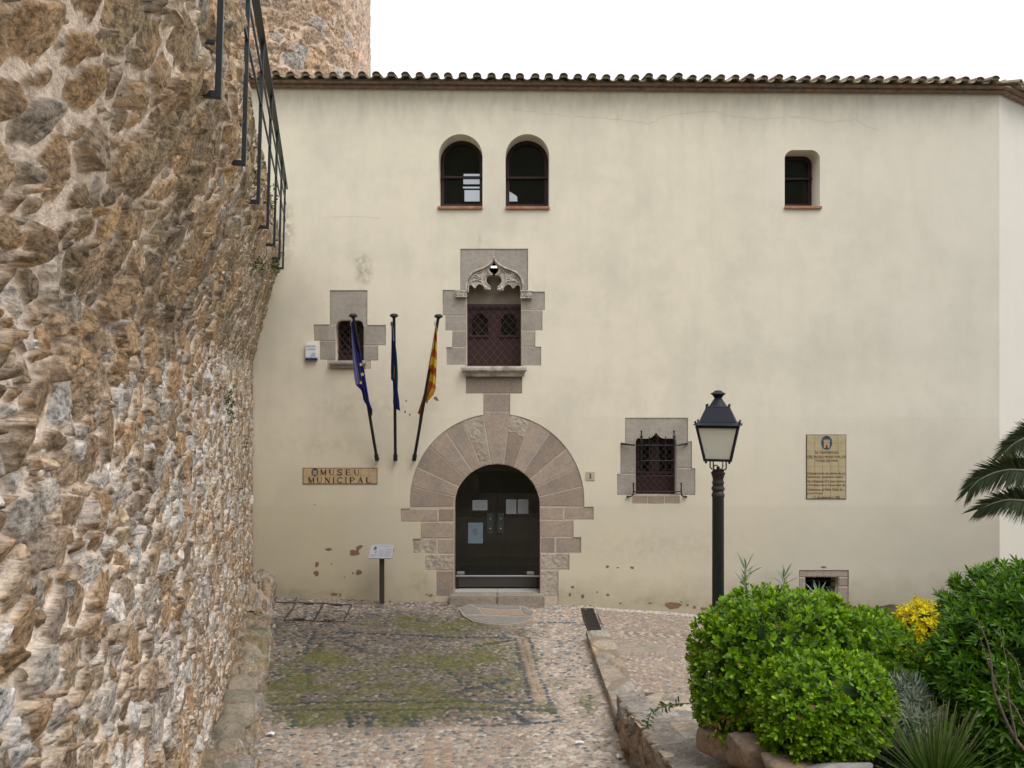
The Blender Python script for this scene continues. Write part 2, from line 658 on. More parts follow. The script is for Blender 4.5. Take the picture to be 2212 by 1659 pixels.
M_TILE = mat('roof_tile', (0.5, 0.5, 0.5), 0.95, 0.3, 12.0, 0.5, 40.0, attr=True)
M_BRICK = mat('eave_brick', (0.26, 0.165, 0.125), 0.9, 0.5, 9.0, 0.5, 30.0, tint=(0.20, 0.16, 0.13), tscale=2.5)
M_SILL = mat('sill_tile', (0.33, 0.2, 0.12), 0.9, 0.25, 9.0, 0.3, 40.0, tint=(0.36, 0.12, 0.07), tscale=4)
M_WOOD = mat('maroon_wood', (0.040, 0.017, 0.017), 0.5, 0.2, 12.0, 0.15, 40.0)
M_WOODD = mat('maroon_frame', (0.028, 0.012, 0.013), 0.55, 0.2, 12.0, 0.1, 40.0)
M_IRON = mat('black_iron', (0.016, 0.018, 0.021), 0.5, 0.3, 20.0, 0.2, 80.0, metal=0.2)
M_RAIL = mat('railing_paint', (0.022, 0.026, 0.033), 0.42, 0.25, 14.0, 0.15, 90.0)
M_MESH = mat('rusty_wire', (0.085, 0.05, 0.043), 0.7, 0.3, 30.0, 0.0)
M_GLASS = glass_mat('clear_glass', 0.55)
M_DARKGLASS = glass_mat('dim_glass', 0.62)
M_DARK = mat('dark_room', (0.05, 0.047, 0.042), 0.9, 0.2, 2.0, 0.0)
M_ROOM = mat('hall_wall', (0.62, 0.56, 0.46), 0.9, 0.1, 2.0, 0.0)
M_WHITE = mat('white_panel', (0.8, 0.8, 0.82), 0.6, 0.03, 5.0, 0.0)
M_PAPER = mat('paper', (0.72, 0.74, 0.76), 0.8, 0.03, 8.0, 0.0)
M_NOTICE = mat('notice_paper', (0.20, 0.215, 0.225), 0.8, 0.03, 8.0, 0.0)
M_PAPERB = mat('blue_paper', (0.13, 0.18, 0.22), 0.8, 0.06, 8.0, 0.0)
M_INK = mat('ink', (0.06, 0.06, 0.07), 0.8, 0.05, 8.0, 0.0)
M_STEEL = mat('brushed_steel', (0.45, 0.46, 0.47), 0.35, 0.1, 20.0, 0.0, metal=0.8)
M_MARBLE = mat('pale_threshold', (0.40, 0.38, 0.34), 0.6, 0.08, 6.0, 0.1, 40.0)
M_CERAM = mat('yellow_tile', (0.46, 0.375, 0.22), 0.3, 0.12, 7.0, 0.05, 30.0, spec=0.5, tint=(0.42, 0.36, 0.235), tscale=5)
M_CERAMO = mat('ochre_tile', (0.50, 0.37, 0.215), 0.3, 0.12, 7.0, 0.05, 30.0, spec=0.5, tint=(0.45, 0.345, 0.215), tscale=5)
M_LETTER = mat('brown_glaze', (0.075, 0.022, 0.02), 0.4, 0.15, 20.0, 0.0)
M_GROUT = mat('tile_grout', (0.26, 0.2, 0.12), 0.9, 0.1, 20.0, 0.0)
M_CREST = mat('crest_blue', (0.045, 0.075, 0.12), 0.4, 0.15, 20.0, 0.0)
M_CRESTT = mat('crest_tower', (0.45, 0.33, 0.2), 0.4, 0.15, 20.0, 0.0)
M_PLASTIC = mat('white_plastic', (0.72, 0.73, 0.74), 0.4, 0.04, 6.0, 0.0)
M_NAVY = mat('navy_plastic', (0.02, 0.03, 0.12), 0.4, 0.05, 6.0, 0.0)
M_BRONZE = mat('brown_post_paint', (0.045, 0.036, 0.033), 0.5, 0.25, 15.0, 0.1, 60.0)
M_OPAL = mat('opal_glass', (0.68, 0.66, 0.58), 0.35, 0.05, 4.0, 0.0)
M_LAMPROOF = mat('lamp_roof_paint', (0.013, 0.016, 0.026), 0.55, 0.2, 10.0, 0.1, 60.0, spec=0.25)
M_LAMPPOST = mat('lamp_post_paint', (0.011, 0.015, 0.014), 0.4, 0.35, 10.0, 0.15, 40.0, spec=0.4)
M_RUST = mat('rusty_cast_iron', (0.034, 0.024, 0.021), 0.8, 0.35, 20.0, 0.3, 60.0)
M_FLAG = leaf_mat('flag_cloth', 0.75, 0.2, 0.15)
M_LEAF = leaf_mat('glossy_leaf', 0.38, 0.30, 0.35)
M_LEAFD = leaf_mat('dull_leaf', 0.6, 0.2, 0.15)
M_SOIL = mat('garden_soil', (0.055, 0.042, 0.03), 0.95, 0.35, 10.0, 0.8, 25.0, tint=(0.03, 0.03, 0.018), tscale=6)
M_BARK = mat('grey_brown_bark', (0.13, 0.1, 0.085), 0.9, 0.3, 30.0, 0.4, 60.0)
M_ROCK = mat('planter_rock', (0.23, 0.165, 0.11), 0.92, 0.45, 22.0, 0.9, 30.0, tint=(0.18, 0.155, 0.13), tscale=3)
M_ROCKG = mat('grey_rock', (0.30, 0.295, 0.28), 0.92, 0.25, 9.0, 0.7, 24.0)
M_HILL = mat('hill_scrub', (0.07, 0.085, 0.045), 0.95, 0.5, 0.4, 0.0)
M_GROUND = mat('bare_ground', (0.2, 0.17, 0.13), 0.95, 0.3, 0.5, 0.0)
M_PATCH = mat('bare_render', (0.21, 0.125, 0.085), 0.95, 0.25, 12.0, 0.4, 50.0)
M_CRACK = mat('crack_line', (0.46, 0.42, 0.35), 0.95, 0.2, 12.0, 0.0)

# ================================================================ GROUND AND SURROUNDINGS
def quad_sheet(name, x0, x1, y0, y1, z, m):
    b = MB()
    b.add([(x0, y0, z), (x1, y0, z), (x1, y1, z), (x0, y1, z)], [(0, 1, 2, 3)])
    return tag(b.build(name, m), kind='structure')


quad_sheet('ground', -150, 150, -150, 150, -1.3, M_GROUND)


def hillside():
    nu, nv = 60, 24
    u = np.linspace(-70, 70, nu)
    v = np.linspace(0, 1, nv)
    U, Vv = np.meshgrid(u, v, indexing='ij')
    Y = -9 - 45 * Vv
    Z = -1.4 + 34 * Vv ** 0.75 + (fbm(U * 0.12, Vv * 5, 5) - 0.5) * 5 * Vv
    V = np.stack([U, Y, Z], -1)
    return tag(grid_mesh('hillside', V, None, M_HILL, flip=True), kind='structure')


hillside()

# ================================================================ LEFT RUBBLE WALL
WA, WB = -1.17, -0.247                                # wall line X = WA + WB * depth
WN = math.hypot(1, WB)
ZC = 4.66                                             # height where the wall starts to lean out
PAL_STONE = np.array([(.34, .22, .115), (.28, .195, .12), (.42, .31, .20), (.37, .33, .285), (.49, .45, .41), (.37, .23, .12),
                      (.25, .19, .14), (.50, .49, .48), (.33, .24, .155), (.39, .285, .19)])
P_STONE = np.array([.13, .13, .14, .14, .11, .08, .09, .08, .06, .06])


def stone_field(S, Zz, seeds, seed, mortar, palette, probs, prot=(0.02, 0.075), aspect=1.7, warp=0.09, ang=0.3, cell=0.34, cover=0.0, edge=0.3,
                rough=0.012, rad1=1.12, rustk=.45, dome=.018, und=.09, grain=.25, pal2=None, gs=1.0, groove=0.0, nk=.34):
    """relief height and colour for a rubble face, S along, Zz up"""
    sx, sy, sr = seeds
    r = np.random.default_rng(seed)
    n = len(sx)
    wx = (fbm(S * 3.1, Zz * 3.1, seed + 1, 3) - .5) * warp * 2 + (fbm(S * 13, Zz * 13, seed + 2, 3) - .5) * warp * .65
    wy = (fbm(S * 3.1, Zz * 3.1, seed + 3, 3) - .5) * warp * 1.4 + (fbm(S * 13, Zz * 13, seed + 4, 3) - .5) * warp * .5
    f1, f2, ids, lu, lv = cells((S + wx), (Zz + wy), sx, sy, cell, sr * aspect * r.uniform(.85, 1.2, n), sr * r.uniform(.85, 1.15, n),
                                r.normal(0, ang, n), 2.7)
    sh = S.shape
    f1, f2, ids, lu, lv = [a.reshape(sh) for a in (f1, f2, ids, lu, lv)]
    n1 = fbm(S * 7, Zz * 7, seed + 5, 4)
    n2 = fbm(S * 30, Zz * 30, seed + 6, 3)
    big = fbm(S * 0.9, Zz * 0.9, seed + 7, 3)
    e = np.minimum(rad1 - f1, (f2 - f1) * .8) - cover * (big - .30) * 1.0 - nk * (n1 - .5) - nk * .35 * (n2 - .5)
    m = sstep(0.02, edge, e)
    pr = r.uniform(prot[0], prot[1], n) + (r.random(n) < .12) * .045
    gx, gy = r.normal(0, .022, n), r.normal(0.006, .022, n)
    step = np.floor(fbm(S * 6 + 40, Zz * 9, seed + 8, 2) * 5) / 5
    h = m * (pr[ids] + gx[ids] * lu * .8 + gy[ids] * lv * .9 - dome * np.minimum(f1, 1.2) ** 2 + (step - .5) * und * .3)
    if groove:                               # open joints beside some of the stones
        h = h - groove * np.exp(-((e + .03) / .05) ** 2) * sstep(.45, .62, fbm(S * 5 + 3, Zz * 5, seed + 14, 2))
    h = h + (n1 - .5) * und * .3 + (n2 - .5) * rough * (1 + m) + (fbm(S * 1.3, Zz * 1.3, seed + 9, 3) - .5) * und
    pal = palette[r.choice(len(palette), n, p=probs / probs.sum())] * r.uniform(.8, 1.18, (n, 1))
    if pal2 is not None:                     # another mix of stones where the predicate holds
        sel = pal2[0](sx, sy)
        pal[sel] = (pal2[1][r.choice(len(pal2[1]), n, p=pal2[2] / pal2[2].sum())] * r.uniform(.75, 1.2, (n, 1)))[sel]
    cm = sstep(.02, .10, e - .16 * (n2 - .5))
    g1 = vnoise(S * 46 * gs, Zz * 46, seed + 12); g2 = vnoise(S * 85 * gs, Zz * 85, seed + 13)
    spk = (g1 * .6 + g2 * .4 - .5) * 2
    c1 = pal[ids]
    stain = fbm(S * 4 + 9, Zz * 4, seed + 10, 4)[..., None]
    c1 = c1 * (.72 + .56 * stain)
    rust = sstep(.55, .75, fbm(S * 5, Zz * 5 + 33, seed + 11, 4))[..., None]
    c1 = c1 * (1 - rustk * rust) + np.array([.37, .20, .075]) * rustk * rust
    c1 = c1 * (1 + grain * 1.6 * spk[..., None])
    c0 = np.array(mortar) * (.84 + .32 * n1[..., None]) * (1 + grain * .5 * spk[..., None])
    C = c0 * (1 - cm[..., None]) + c1 * cm[..., None]
    return h, C, m


def lean_off(d, lean):
    k = np.interp(d, [4, 8, 15.9], [.42, .37, .26])
    return np.minimum(k * (np.sqrt(lean ** 2 + .01) - .1), .55)


def left_wall():
    ds = [0.6]
    while ds[-1] < 15.86:
        d = ds[-1]
        ds.append(d + (0.03 if d < 1.2 else 0.011 if d < 2.6 else 0.0045 + 0.0019 * d))
    d = np.array(ds)
    z = np.arange(-0.35, 7.02, 0.0098)
    Dd, Zz = np.meshgrid(d, z, indexing='ij')
    S = Dd * WN
    seeds = darts(0.2, 16.9, -0.6, 7.4, [(.100, .16), (.066, .36), (.044, .34), (.028, .16)], 1.5, 3)
    cov = .62 + .45 * sstep(ZC - .2, ZC + .6, Zz) - .25 * sstep(8, 12, Dd)
    h, C, m = stone_field(S, Zz, seeds, 21, (.66, .555, .46), PAL_STONE * 1.0, P_STONE, (0.006, 0.044), cover=cov, aspect=1.5, edge=.17, groove=.024, nk=.2, cell=.26, rad1=1.36, rustk=.3, dome=.006, warp=.085, rough=.003, und=.022, grain=.22, gs=.4,
                          pal2=(lambda x, y: y > ZC + .1 * np.sin(x * 3), np.array([(.35, .235, .130), (.29, .20, .12), (.39, .285, .175), (.43, .275, .135), (.37, .32, .26), (.24, .18, .12)]), np.array([.25, .22, .2, .12, .11, .1])))
    h = h * np.interp(Dd, [3, 6, 12], [1.15, .85, .5])
    C = C * 1.13
    # the upper part leans out over the path and carries dark weathering and lichen
    lean = np.maximum(0, Zz - ZC)
    off = lean_off(Dd, lean)
    up = sstep(ZC - .25, ZC + .25, Zz + (fbm(S * 1.1, Zz * 1.1, 71, 3) - .5) * .7)
    lich = sstep(.46, .66, fbm(S * 1.5, Zz * 1.2, 72, 5)) * up
    C = C * (1 + up[..., None] * .12)
    C = C * (1 - .45 * lich[..., None]) + np.array([.15, .135, .09]) * .45 * lich[..., None]
    far = sstep(5.5, 10, Dd) * up
    C = C * (1 - .12 * far[..., None])
    moss = sstep(.47, .62, fbm(S * 2.6, Zz * 1.6, 73, 4)) * sstep(5.6, 6.7, Zz) * sstep(6.0, 9.0, Dd)
    C = C * (1 - .75 * moss[..., None]) + np.array([.20, .16, .035]) * .75 * moss[..., None]
    gl = sstep(.5, .72, fbm(S * 1.0 + 5, Zz * 1.0, 75, 4)) * (1 - up) * sstep(1.5, .4, np.abs(Zz - 2.2))
    C = C * .82 + C.mean(-1, keepdims=True) * np.array([1.10, .99, .87]) * .18
    gcol = C.mean(-1, keepdims=True) * np.array([1.08, 1.03, .98])
    C = C * (1 - .3 * gl[..., None]) + gcol * .3 * gl[..., None]
    C = C * np.array([1.0, .985, .97])
    H = h + off
    X = WA + WB * Dd + H / WN
    Y = Dd + H * (-WB) / WN
    V = np.stack([X, Y, Zz], -1)
    # top and back so that the wall is a solid mass
    zt = z[-1]
    tv, tc = [], []
    for k, (o, dz) in enumerate([(0.25, .03), (-.4, .05), (-2.2, .05), (-2.2, -7.4)]):
        q = np.stack([WA + WB * d + o / WN, d + o * (-WB) / WN, np.full_like(d, zt + dz)], -1)
        tv.append(q[:, None]); tc.append(np.tile(np.array([.22, .19, .13]), (len(d), 1, 1)))
    V = np.concatenate([V] + tv, 1)
    C = np.concatenate([C] + tc, 1)
    m = np.concatenate([m, np.zeros((m.shape[0], 4))], 1)
    o = grid_mesh('stone_wall', V, C, M_RUBBLE, base=(-3, 8, 0), flip=True, stone=m)
    tag(o, 'tall old rubble stone wall leaning out at the top, filling the left of the picture', 'wall')
    return o


left_wall()


def wall_pt(d, off, z):
    return (WA + WB * d + off / WN, d - off * WB / WN, z)


# ---------------------------------------------------------------- ledge of stones along the foot of the wall
def ledge():
    d = np.arange(6.2, 14.55, 0.018)
    s = np.linspace(0, 1, 60)
    Dd, Ss = np.meshgrid(d, s, indexing='ij')
    width = .47 - .012 * (Dd - 10)
    hgt = .20 + .06 * (fbm(Dd * 1.4, Dd * 0 + 3, 81, 2) - .5) * 2 + .05 * np.sign(np.sin(Dd * 5.1 + np.sin(Dd * 2.3)))
    top = Ss < .68
    o = np.where(top, Ss / .68 * width, width + (Ss - .68) / .32 * .05)
    t = np.clip((Ss - .60) / .40, 0, 1)
    z = hgt * (1 - sstep(0.1, 1, t)) + .0
    z = np.where(top, hgt + .05 * (1 - Ss / .68) - .03 * sstep(.45, .68, Ss), (hgt - .03) * (1 - (Ss - .68) / .32)) - .03
    A = Dd * WN
    B = np.where(top, o, width + (Ss - .68) / .32 * hgt)
    seeds = darts(6, 15.5, -.2, 1.2, [(.17, .4), (.1, .4), (.05, .3)], 1.35, 5)
    h, C, m = stone_field(A, B, seeds, 31, (.28, .23, .175), (PAL_STONE * .45 + PAL_STONE.mean(0) * .55) * np.array([.66, .68, .69]), P_STONE, (.01, .05), aspect=1.3, warp=.07, ang=.6, cell=.4, rustk=.08, rad1=1.4, dome=.01)
    mo = sstep(.55, .7, fbm(A * 2, B * 3, 83, 4))[..., None]
    C = C * (1 - .4 * mo) + np.array([.13, .135, .05]) * .4 * mo
    up = np.where(top, 1.0, .25)
    oo = o + h * (1 - up) * .9
    zz = z + h * up
    X = WA + WB * Dd + (oo + .0) / WN
    Y = Dd - oo * WB / WN
    V = np.stack([X, Y, zz], -1)
    ob = grid_mesh('stone_ledge', V, C, M_RUBBLE, base=(-3.7, 10, 0), flip=True)
    return tag(ob, 'low uneven ledge of weathered stones along the foot of the rubble wall', 'ledge')


LEDGE = ledge()


def buttress():
    """rounded stub of masonry between wall foot and plaster facade"""
    nu, nv = 90, 80
    u = np.linspace(0, 1, nu)          # over the profile from ground in front, up, over, to the facade
    v = np.linspace(0, 1, nv)          # across, from the wall to the outer side, wrapping down
    U, Vv = np.meshgrid(u, v, indexing='ij')
    d = 14.35 + (15.9 - 14.35) * U
    x0 = WA + WB * d - .1
    wdt = .52
    xin = x0 + np.minimum(Vv / .6, 1) * wdt
    hh = .26 + .38 * sstep(0.0, .42, U)
    cross = np.clip((Vv - .32) / .28, 0, 1)
    zt = hh - .20 * (1 - np.sqrt(np.maximum(0, 1 - cross ** 2)))
    zs = np.where(Vv < .6, zt, (hh - .2) * (1 - (Vv - .6) / .4) - .02)
    A, B = d * 1.0, Vv * 1.5
    seeds = darts(13.5, 17, -.3, 2, [(.12, .4), (.07, .5)], 1.4, 9)
    h, C, m = stone_field(A, B, seeds, 41, (.33, .27, .21), PAL_STONE * .4 + PAL_STONE.mean(0) * .3, P_STONE, (.01, .04), aspect=1.5, warp=.06, ang=.4, rustk=.1)
    V = np.stack([xin + np.where(Vv > .5, h * .8, 0), d - h * .35 * (U < .5), zs + np.where(Vv <= .5, h, 0)], -1)
    ob = grid_mesh('stone_buttress', V, C, M_RUBBLE, base=(-4.6, 15, 0), flip=True)
    tag(ob, 'short round topped stub of masonry in the corner between rubble wall and plaster facade', 'buttress')


buttress()


# ---------------------------------------------------------------- round tower behind
def tower():
    cx, cy, R = -7.56, 20.5, 3.9
    face = math.atan2(0 - cy, 0 - cx)
    fine = np.arange(-1.75, 1.75, 0.024 / R)
    coarse = np.linspace(1.8, 2 * math.pi - 1.8, 40)
    a = np.concatenate([fine, coarse, [2 * math.pi - 1.75]])
    z = np.concatenate([np.arange(3.0, 9.5, 0.06), np.arange(9.5, 16.2, .024)])
    A, Zz = np.meshgrid(a, z, indexing='ij')
    S = A * R
    seeds = darts(-7.2, 7.2, 2.5, 16.5, [(.15, .2), (.10, .4), (.062, .34)], 1.35, 13)
    keep = seeds[0] < 50
    h, C, m = stone_field(S, Zz, seeds, 51, (.56, .43, .34), np.array([(.40, .275, .18), (.34, .25, .18), (.44, .33, .235), (.36, .33, .30), (.41, .25, .15), (.30, .22, .165)]),
                          np.array([.25, .2, .2, .1, .15, .1]), (.01, .06), aspect=1.35, warp=.07, ang=.25, cell=.36, cover=.3, rough=.008, rad1=1.3, rustk=.25, grain=.3, dome=.01, edge=.14)
    # the right side is rendered over: stones sunk in pink mortar
    ren = sstep(0.55, 1.15, A + (fbm(S * .8, Zz * .8, 55, 3) - .5) * .7) * (A < 1.9)
    h = h * (1 - .55 * ren)
    C = C * (1 - .5 * ren[..., None]) + np.array([.58, .46, .385]) * .5 * ren[..., None]
    rr = R + h
    V = np.stack([cx + rr * np.cos(face + A), cy + rr * np.sin(face + A), Zz], -1)
    top = np.stack([np.full(len(a), cx), np.full(len(a), cy), np.full(len(a), 16.2)], -1)[:, None]
    V = np.concatenate([V, top], 1)
    C = np.concatenate([C, np.full((len(a), 1, 3), .3)], 1)
    m = np.concatenate([m, np.zeros((m.shape[0], 1))], 1)
    ob = grid_mesh('stone_tower', V, C, M_TOWER, base=(cx, cy, 0), stone=m)
    tag(ob, 'round pinkish rubble stone tower rising behind the tiled roof at upper left', 'tower')


tower()

# ================================================================ MUSEUM BUILDING
museum = thing('museum_building', (2.2, 15.9, 0), 'cream plastered museum building with stone arched entrance and tiled eave, filling the centre and right', 'building')
r5 = lambda x, y: xz(909.6 + .2194 * x, 509.4 + .2194 * y)
r6 = lambda x, y: xz(636.7 + .2742 * x, 606.4 + .2742 * y)
r7 = lambda x, y: xz(849 + .2925 * x, 849 + .2925 * y)
r8 = lambda x, y: xz(1273.5 + .3107 * x, 818.6 + .3107 * y)
rB = lambda x, y: xz(1455.4 + .3421 * x, 818.6 + .3421 * y)


def poly(fn, pts):
    return [fn(*p) for p in pts]


def arc(cx, cy, rx, ry, a0, a1, n):
    return [(cx + rx * math.cos(math.radians(a0 + (a1 - a0) * i / n)), cy - ry * math.sin(math.radians(a0 + (a1 - a0) * i / n))) for i in range(n + 1)]


def shrink(pl, t):
    """inset a polygon (XZ) by t"""
    a = sum(pl[i][0] * pl[(i + 1) % len(pl)][1] - pl[(i + 1) % len(pl)][0] * pl[i][1] for i in range(len(pl)))
    s = 1 if a > 0 else -1
    out = []
    n = len(pl)
    for i in range(n):
        p0, p1, p2 = Vector(pl[i - 1]), Vector(pl[i]), Vector(pl[(i + 1) % n])
        e1, e2 = (p1 - p0), (p2 - p1)
        if e1.length < 1e-6 or e2.length < 1e-6:
            out.append(tuple(p1)); continue
        e1.normalize(); e2.normalize()
        n1, n2 = Vector((-e1.y, e1.x)) * s, Vector((-e2.y, e2.x)) * s
        b = n1 + n2
        if b.length < 1e-6: b = n1
        b.normalize()
        k = max(.35, b.dot(n1))
        out.append(tuple(p1 + b * (t / k)))
    return out


STONE_F = FD + 0.014                                   # stones sit 14 mm behind the plaster face


def block(pl, parent, name='stone_block', m=None, d1=16.38, gap=.009, bev=.005, front=STONE_F):
    b = MB()
    fr = front + random.uniform(-.003, .003)
    b.prism(shrink(pl, gap), fr, d1)
    return b.build(name, m or M_BLOCK, parent, bevel=bev)


# ---- portal outline (region 7 pixel grid)
PC = 768.0
OUT_C, OUT_R = 797.0, 645.0        # outer arc centre y and radius (px of region 7)
INN_C, INN_R = 843.0, 318.0

joints_o = [(125, 845), (135, 690), (180, 550), (275, 395), (390, 285), (515, 210), (665, 155)]
joints_i = [(450, 840), (455, 765), (482, 690), (530, 625), (588, 580), (650, 540), (725, 525)]
joints_or = [(1412, 840), (1400, 690), (1366, 550), (1285, 408), (1150, 305), (1008, 205), (865, 150)]
joints_ir = [(1087, 835), (1085, 765), (1060, 690), (1020, 630), (965, 577), (900, 545), (818, 524)]


def on_arc(p, c, R, n):
    """snap to the arc"""
    a = math.atan2(c - p[1], p[0] - PC)
    return a


def arc_between(p0, p1, cy, R, n=5):
    a0, a1 = math.atan2(cy - p0[1], p0[0] - PC), math.atan2(cy - p1[1], p1[0] - PC)
    a0, a1 = [a + 2 * math.pi if a < -math.pi / 2 else a for a in (a0, a1)]
    return [(PC + R * math.cos(a0 + (a1 - a0) * i / n), cy - R * math.sin(a0 + (a1 - a0) * i / n)) for i in range(n + 1)]


vouss = []
for o, i in ((joints_o, joints_i), (joints_or, joints_ir)):
    for k in range(6):
        po = arc_between(o[k], o[k + 1], OUT_C, OUT_R)
        pi_ = arc_between(i[k], i[k + 1], INN_C, INN_R)
        if k == 0:
            po[0] = o[0]; pi_[0] = i[0]
        vouss.append(po + pi_[::-1])
lk, rk = vouss[5], vouss[11]
keystone = [(665, 138), (865, 138), rk[5], rk[6], lk[6], lk[5]]
kin = arc_between(joints_i[6], joints_ir[6], INN_C, INN_R, 6)
keystone = [(665, 138), (865, 138), rk[5]] + kin[::-1] + [lk[5]]
inner_arc = []
for k in range(6): inner_arc += arc_between(joints_i[k], joints_i[k + 1], INN_C, INN_R)
inner_arc += kin
for k in range(5, -1, -1): inner_arc += arc_between(joints_ir[k + 1], joints_ir[k], INN_C, INN_R)
outer_l = []
for k in range(6): outer_l += arc_between(joints_o[k], joints_o[k + 1], OUT_C, OUT_R)
outer_r = []
for k in range(5, -1, -1): outer_r += arc_between(joints_or[k + 1], joints_or[k], OUT_C, OUT_R)

# gothic window above, in region 7 grid via region 5
c5 = lambda x, y: ((909.6 + .2194 * x - 849) / .2925, (509.4 + .2194 * y - 849) / .2925)
g = [c5(*p) for p in [(878, 1553), (995, 1553), (995, 1380), (1008, 1380), (1008, 1278), (1182, 1278), (1182, 1092), (1125, 1092), (1125, 930), (1195, 930), (1195, 732), (1218, 732),
                      (1218, 549), (1053, 549), (1053, 127), (387, 127), (387, 533), (212, 533), (212, 782), (237, 782), (237, 933),
                      (305, 933), (305, 1096), (250, 1096), (250, 1272), (430, 1272), (430, 1380), (440, 1380), (440, 1553), (610, 1553)]]
portal_hole = ([(315, 1560), (315, 1310), (235, 1310), (235, 1188), (147, 1188), (147, 1076), (205, 1076), (205, 952), (57, 952), (57, 853), (125, 853)]
               + outer_l + g[::-1] + outer_r +
               [(1412, 840), (1482, 840), (1482, 935), (1333, 935), (1333, 1064), (1390, 1064), (1390, 1182), (1303, 1182), (1303, 1305), (1222, 1305), (1222, 1560)])


def dedupe(pl):
    out = []
    for p in pl:
        if not out or abs(p[0] - out[-1][0]) + abs(p[1] - out[-1][1]) > .5:
            out.append(p)
    if abs(out[0][0] - out[-1][0]) + abs(out[0][1] - out[-1][1]) <= .5: out.pop()
    return out


portal_hole = dedupe(portal_hole)
portal_hole_w = [r7(*p) for p in portal_hole]

# arched and small window holes
def arch_outline(xl, xr, ytop, ybot, n=18, d=FD):
    r = (xr - xl) / 2
    cx = (xl + xr) / 2
    return [xz(xl, ybot, d), xz(xr, ybot, d)] + [xz(*p, d) for p in arc(cx, ytop + r, r, r, 0, 180, n)]


def round_outline(xl, xr, ytop, ybot, rr, n=6, d=FD):
    return [xz(xl, ybot, d), xz(xr, ybot, d)] + [xz(*p, d) for p in arc(xr - rr, ytop + rr, rr, rr, 0, 90, n)] + [xz(*p, d) for p in arc(xl + rr, ytop + rr, rr, rr, 90, 180, n)]


WIN_A = arch_outline(947.2, 1042.3, 289.6, 446)
WIN_B = arch_outline(1092.0, 1186.6, 289.6, 446.5)
WIN_C = round_outline(1695, 1771.3, 324, 446, 19)
small_hole = poly(r6, [(277, 75), (572, 75), (572, 349), (718, 349), (718, 508), (657, 508), (657, 628), (600, 628), (600, 695), (250, 695), (250, 622), (195, 622), (195, 473), (150, 473), (150, 345), (277, 345)])
iron_hole = poly(r8, [(248, 270), (684, 270), (684, 434), (712, 434), (712, 621), (735, 621), (735, 806), (627, 806), (627, 868), (297, 868), (297, 808), (192, 808), (192, 660), (215, 660), (215, 445), (248, 445)])
base_hole = poly(rB, [(792, 1207), (1105, 1207), (1105, 1420), (792, 1420)])

XL, XR = xz(543, 0)[0], xz(2159, 0)[0]


def eave_z(X):
    return 10.10 - .0083 * (X + 4.7)


facade_outer = [(XL, -1.25), (XR, -1.25), (XR, eave_z(XR) + .12), (XL, eave_z(XL) + .12)]
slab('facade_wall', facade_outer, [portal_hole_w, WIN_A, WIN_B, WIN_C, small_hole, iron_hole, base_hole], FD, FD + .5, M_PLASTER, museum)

# receding wing on the right
WGA = math.radians(36)
wx, wy = math.cos(WGA), math.sin(WGA)
b = MB()
L_ = 8.0
b.add([(XR, FD, -1.25), (XR + L_ * wx, FD + L_ * wy, -1.25), (XR + L_ * wx, FD + L_ * wy, eave_z(XR) + .12), (XR, FD, eave_z(XR) + .12)], [(0, 1, 2, 3)])
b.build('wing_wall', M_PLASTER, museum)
# rear and side walls, flat roof slab under the tiles
b = MB()
b.add([(XL, FD + .5, -1.25), (XL, FD + 9, -1.25), (XL, FD + 9, 9.9), (XL, FD + .5, 9.9)], [(0, 1, 2, 3)])
b.add([(XL, FD + 9, -1.25), (XR + 7, FD + 9, -1.25), (XR + 7, FD + 9, 9.9), (XL, FD + 9, 9.9)], [(0, 1, 2, 3)])
b.add([(XL, FD + .4, 10.0), (XR - .3, FD + .4, 9.92), (XR + 6.2, FD + 5.2, 9.92), (XR + 6.2, FD + 9, 9.92), (XL, FD + 9, 10.0)], [(0, 1, 2, 3, 4)])
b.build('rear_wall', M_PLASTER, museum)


# ---- eave: two brick courses and barrel tiles
def eave_band(z0, z1, pr):
    b = MB()
    pts = [(XL, FD), (XR, FD), (XR + L_ * wx, FD + L_ * wy)]
    nrm = [(0, -1), None, (wy, -wx)]
    n0, n2 = Vector((0, -1)), Vector((wy, -wx))
    mid = (n0 + n2).normalized()
    off = [n0 * pr, mid * (pr / mid.dot(n0)), n2 * pr]
    vs = []
    prof = [(0, 0), (.7, .0), (1.0, .25), (1.0, .8), (.92, 1.0), (-.6, 1.0)]
    for (px, py), o in zip(pts, off):
        for k, h in prof:
            vs.append((px + o.x * k, py + o.y * k, eave_z(min(px, XR)) + z0 + (z1 - z0) * h))
    fs = []
    n = len(prof)
    for i in range(2):
        for j in range(n - 1):
            a = i * n + j
            fs.append((a, a + n, a + n + 1, a + 1))
    fs.append(tuple(range(n - 1, -1, -1)))
    b.add(vs, fs)
    return b.build('eave_course', M_BRICK, museum)


eave_band(0.0, .062, .10)
eave_band(.064, .102, .20)


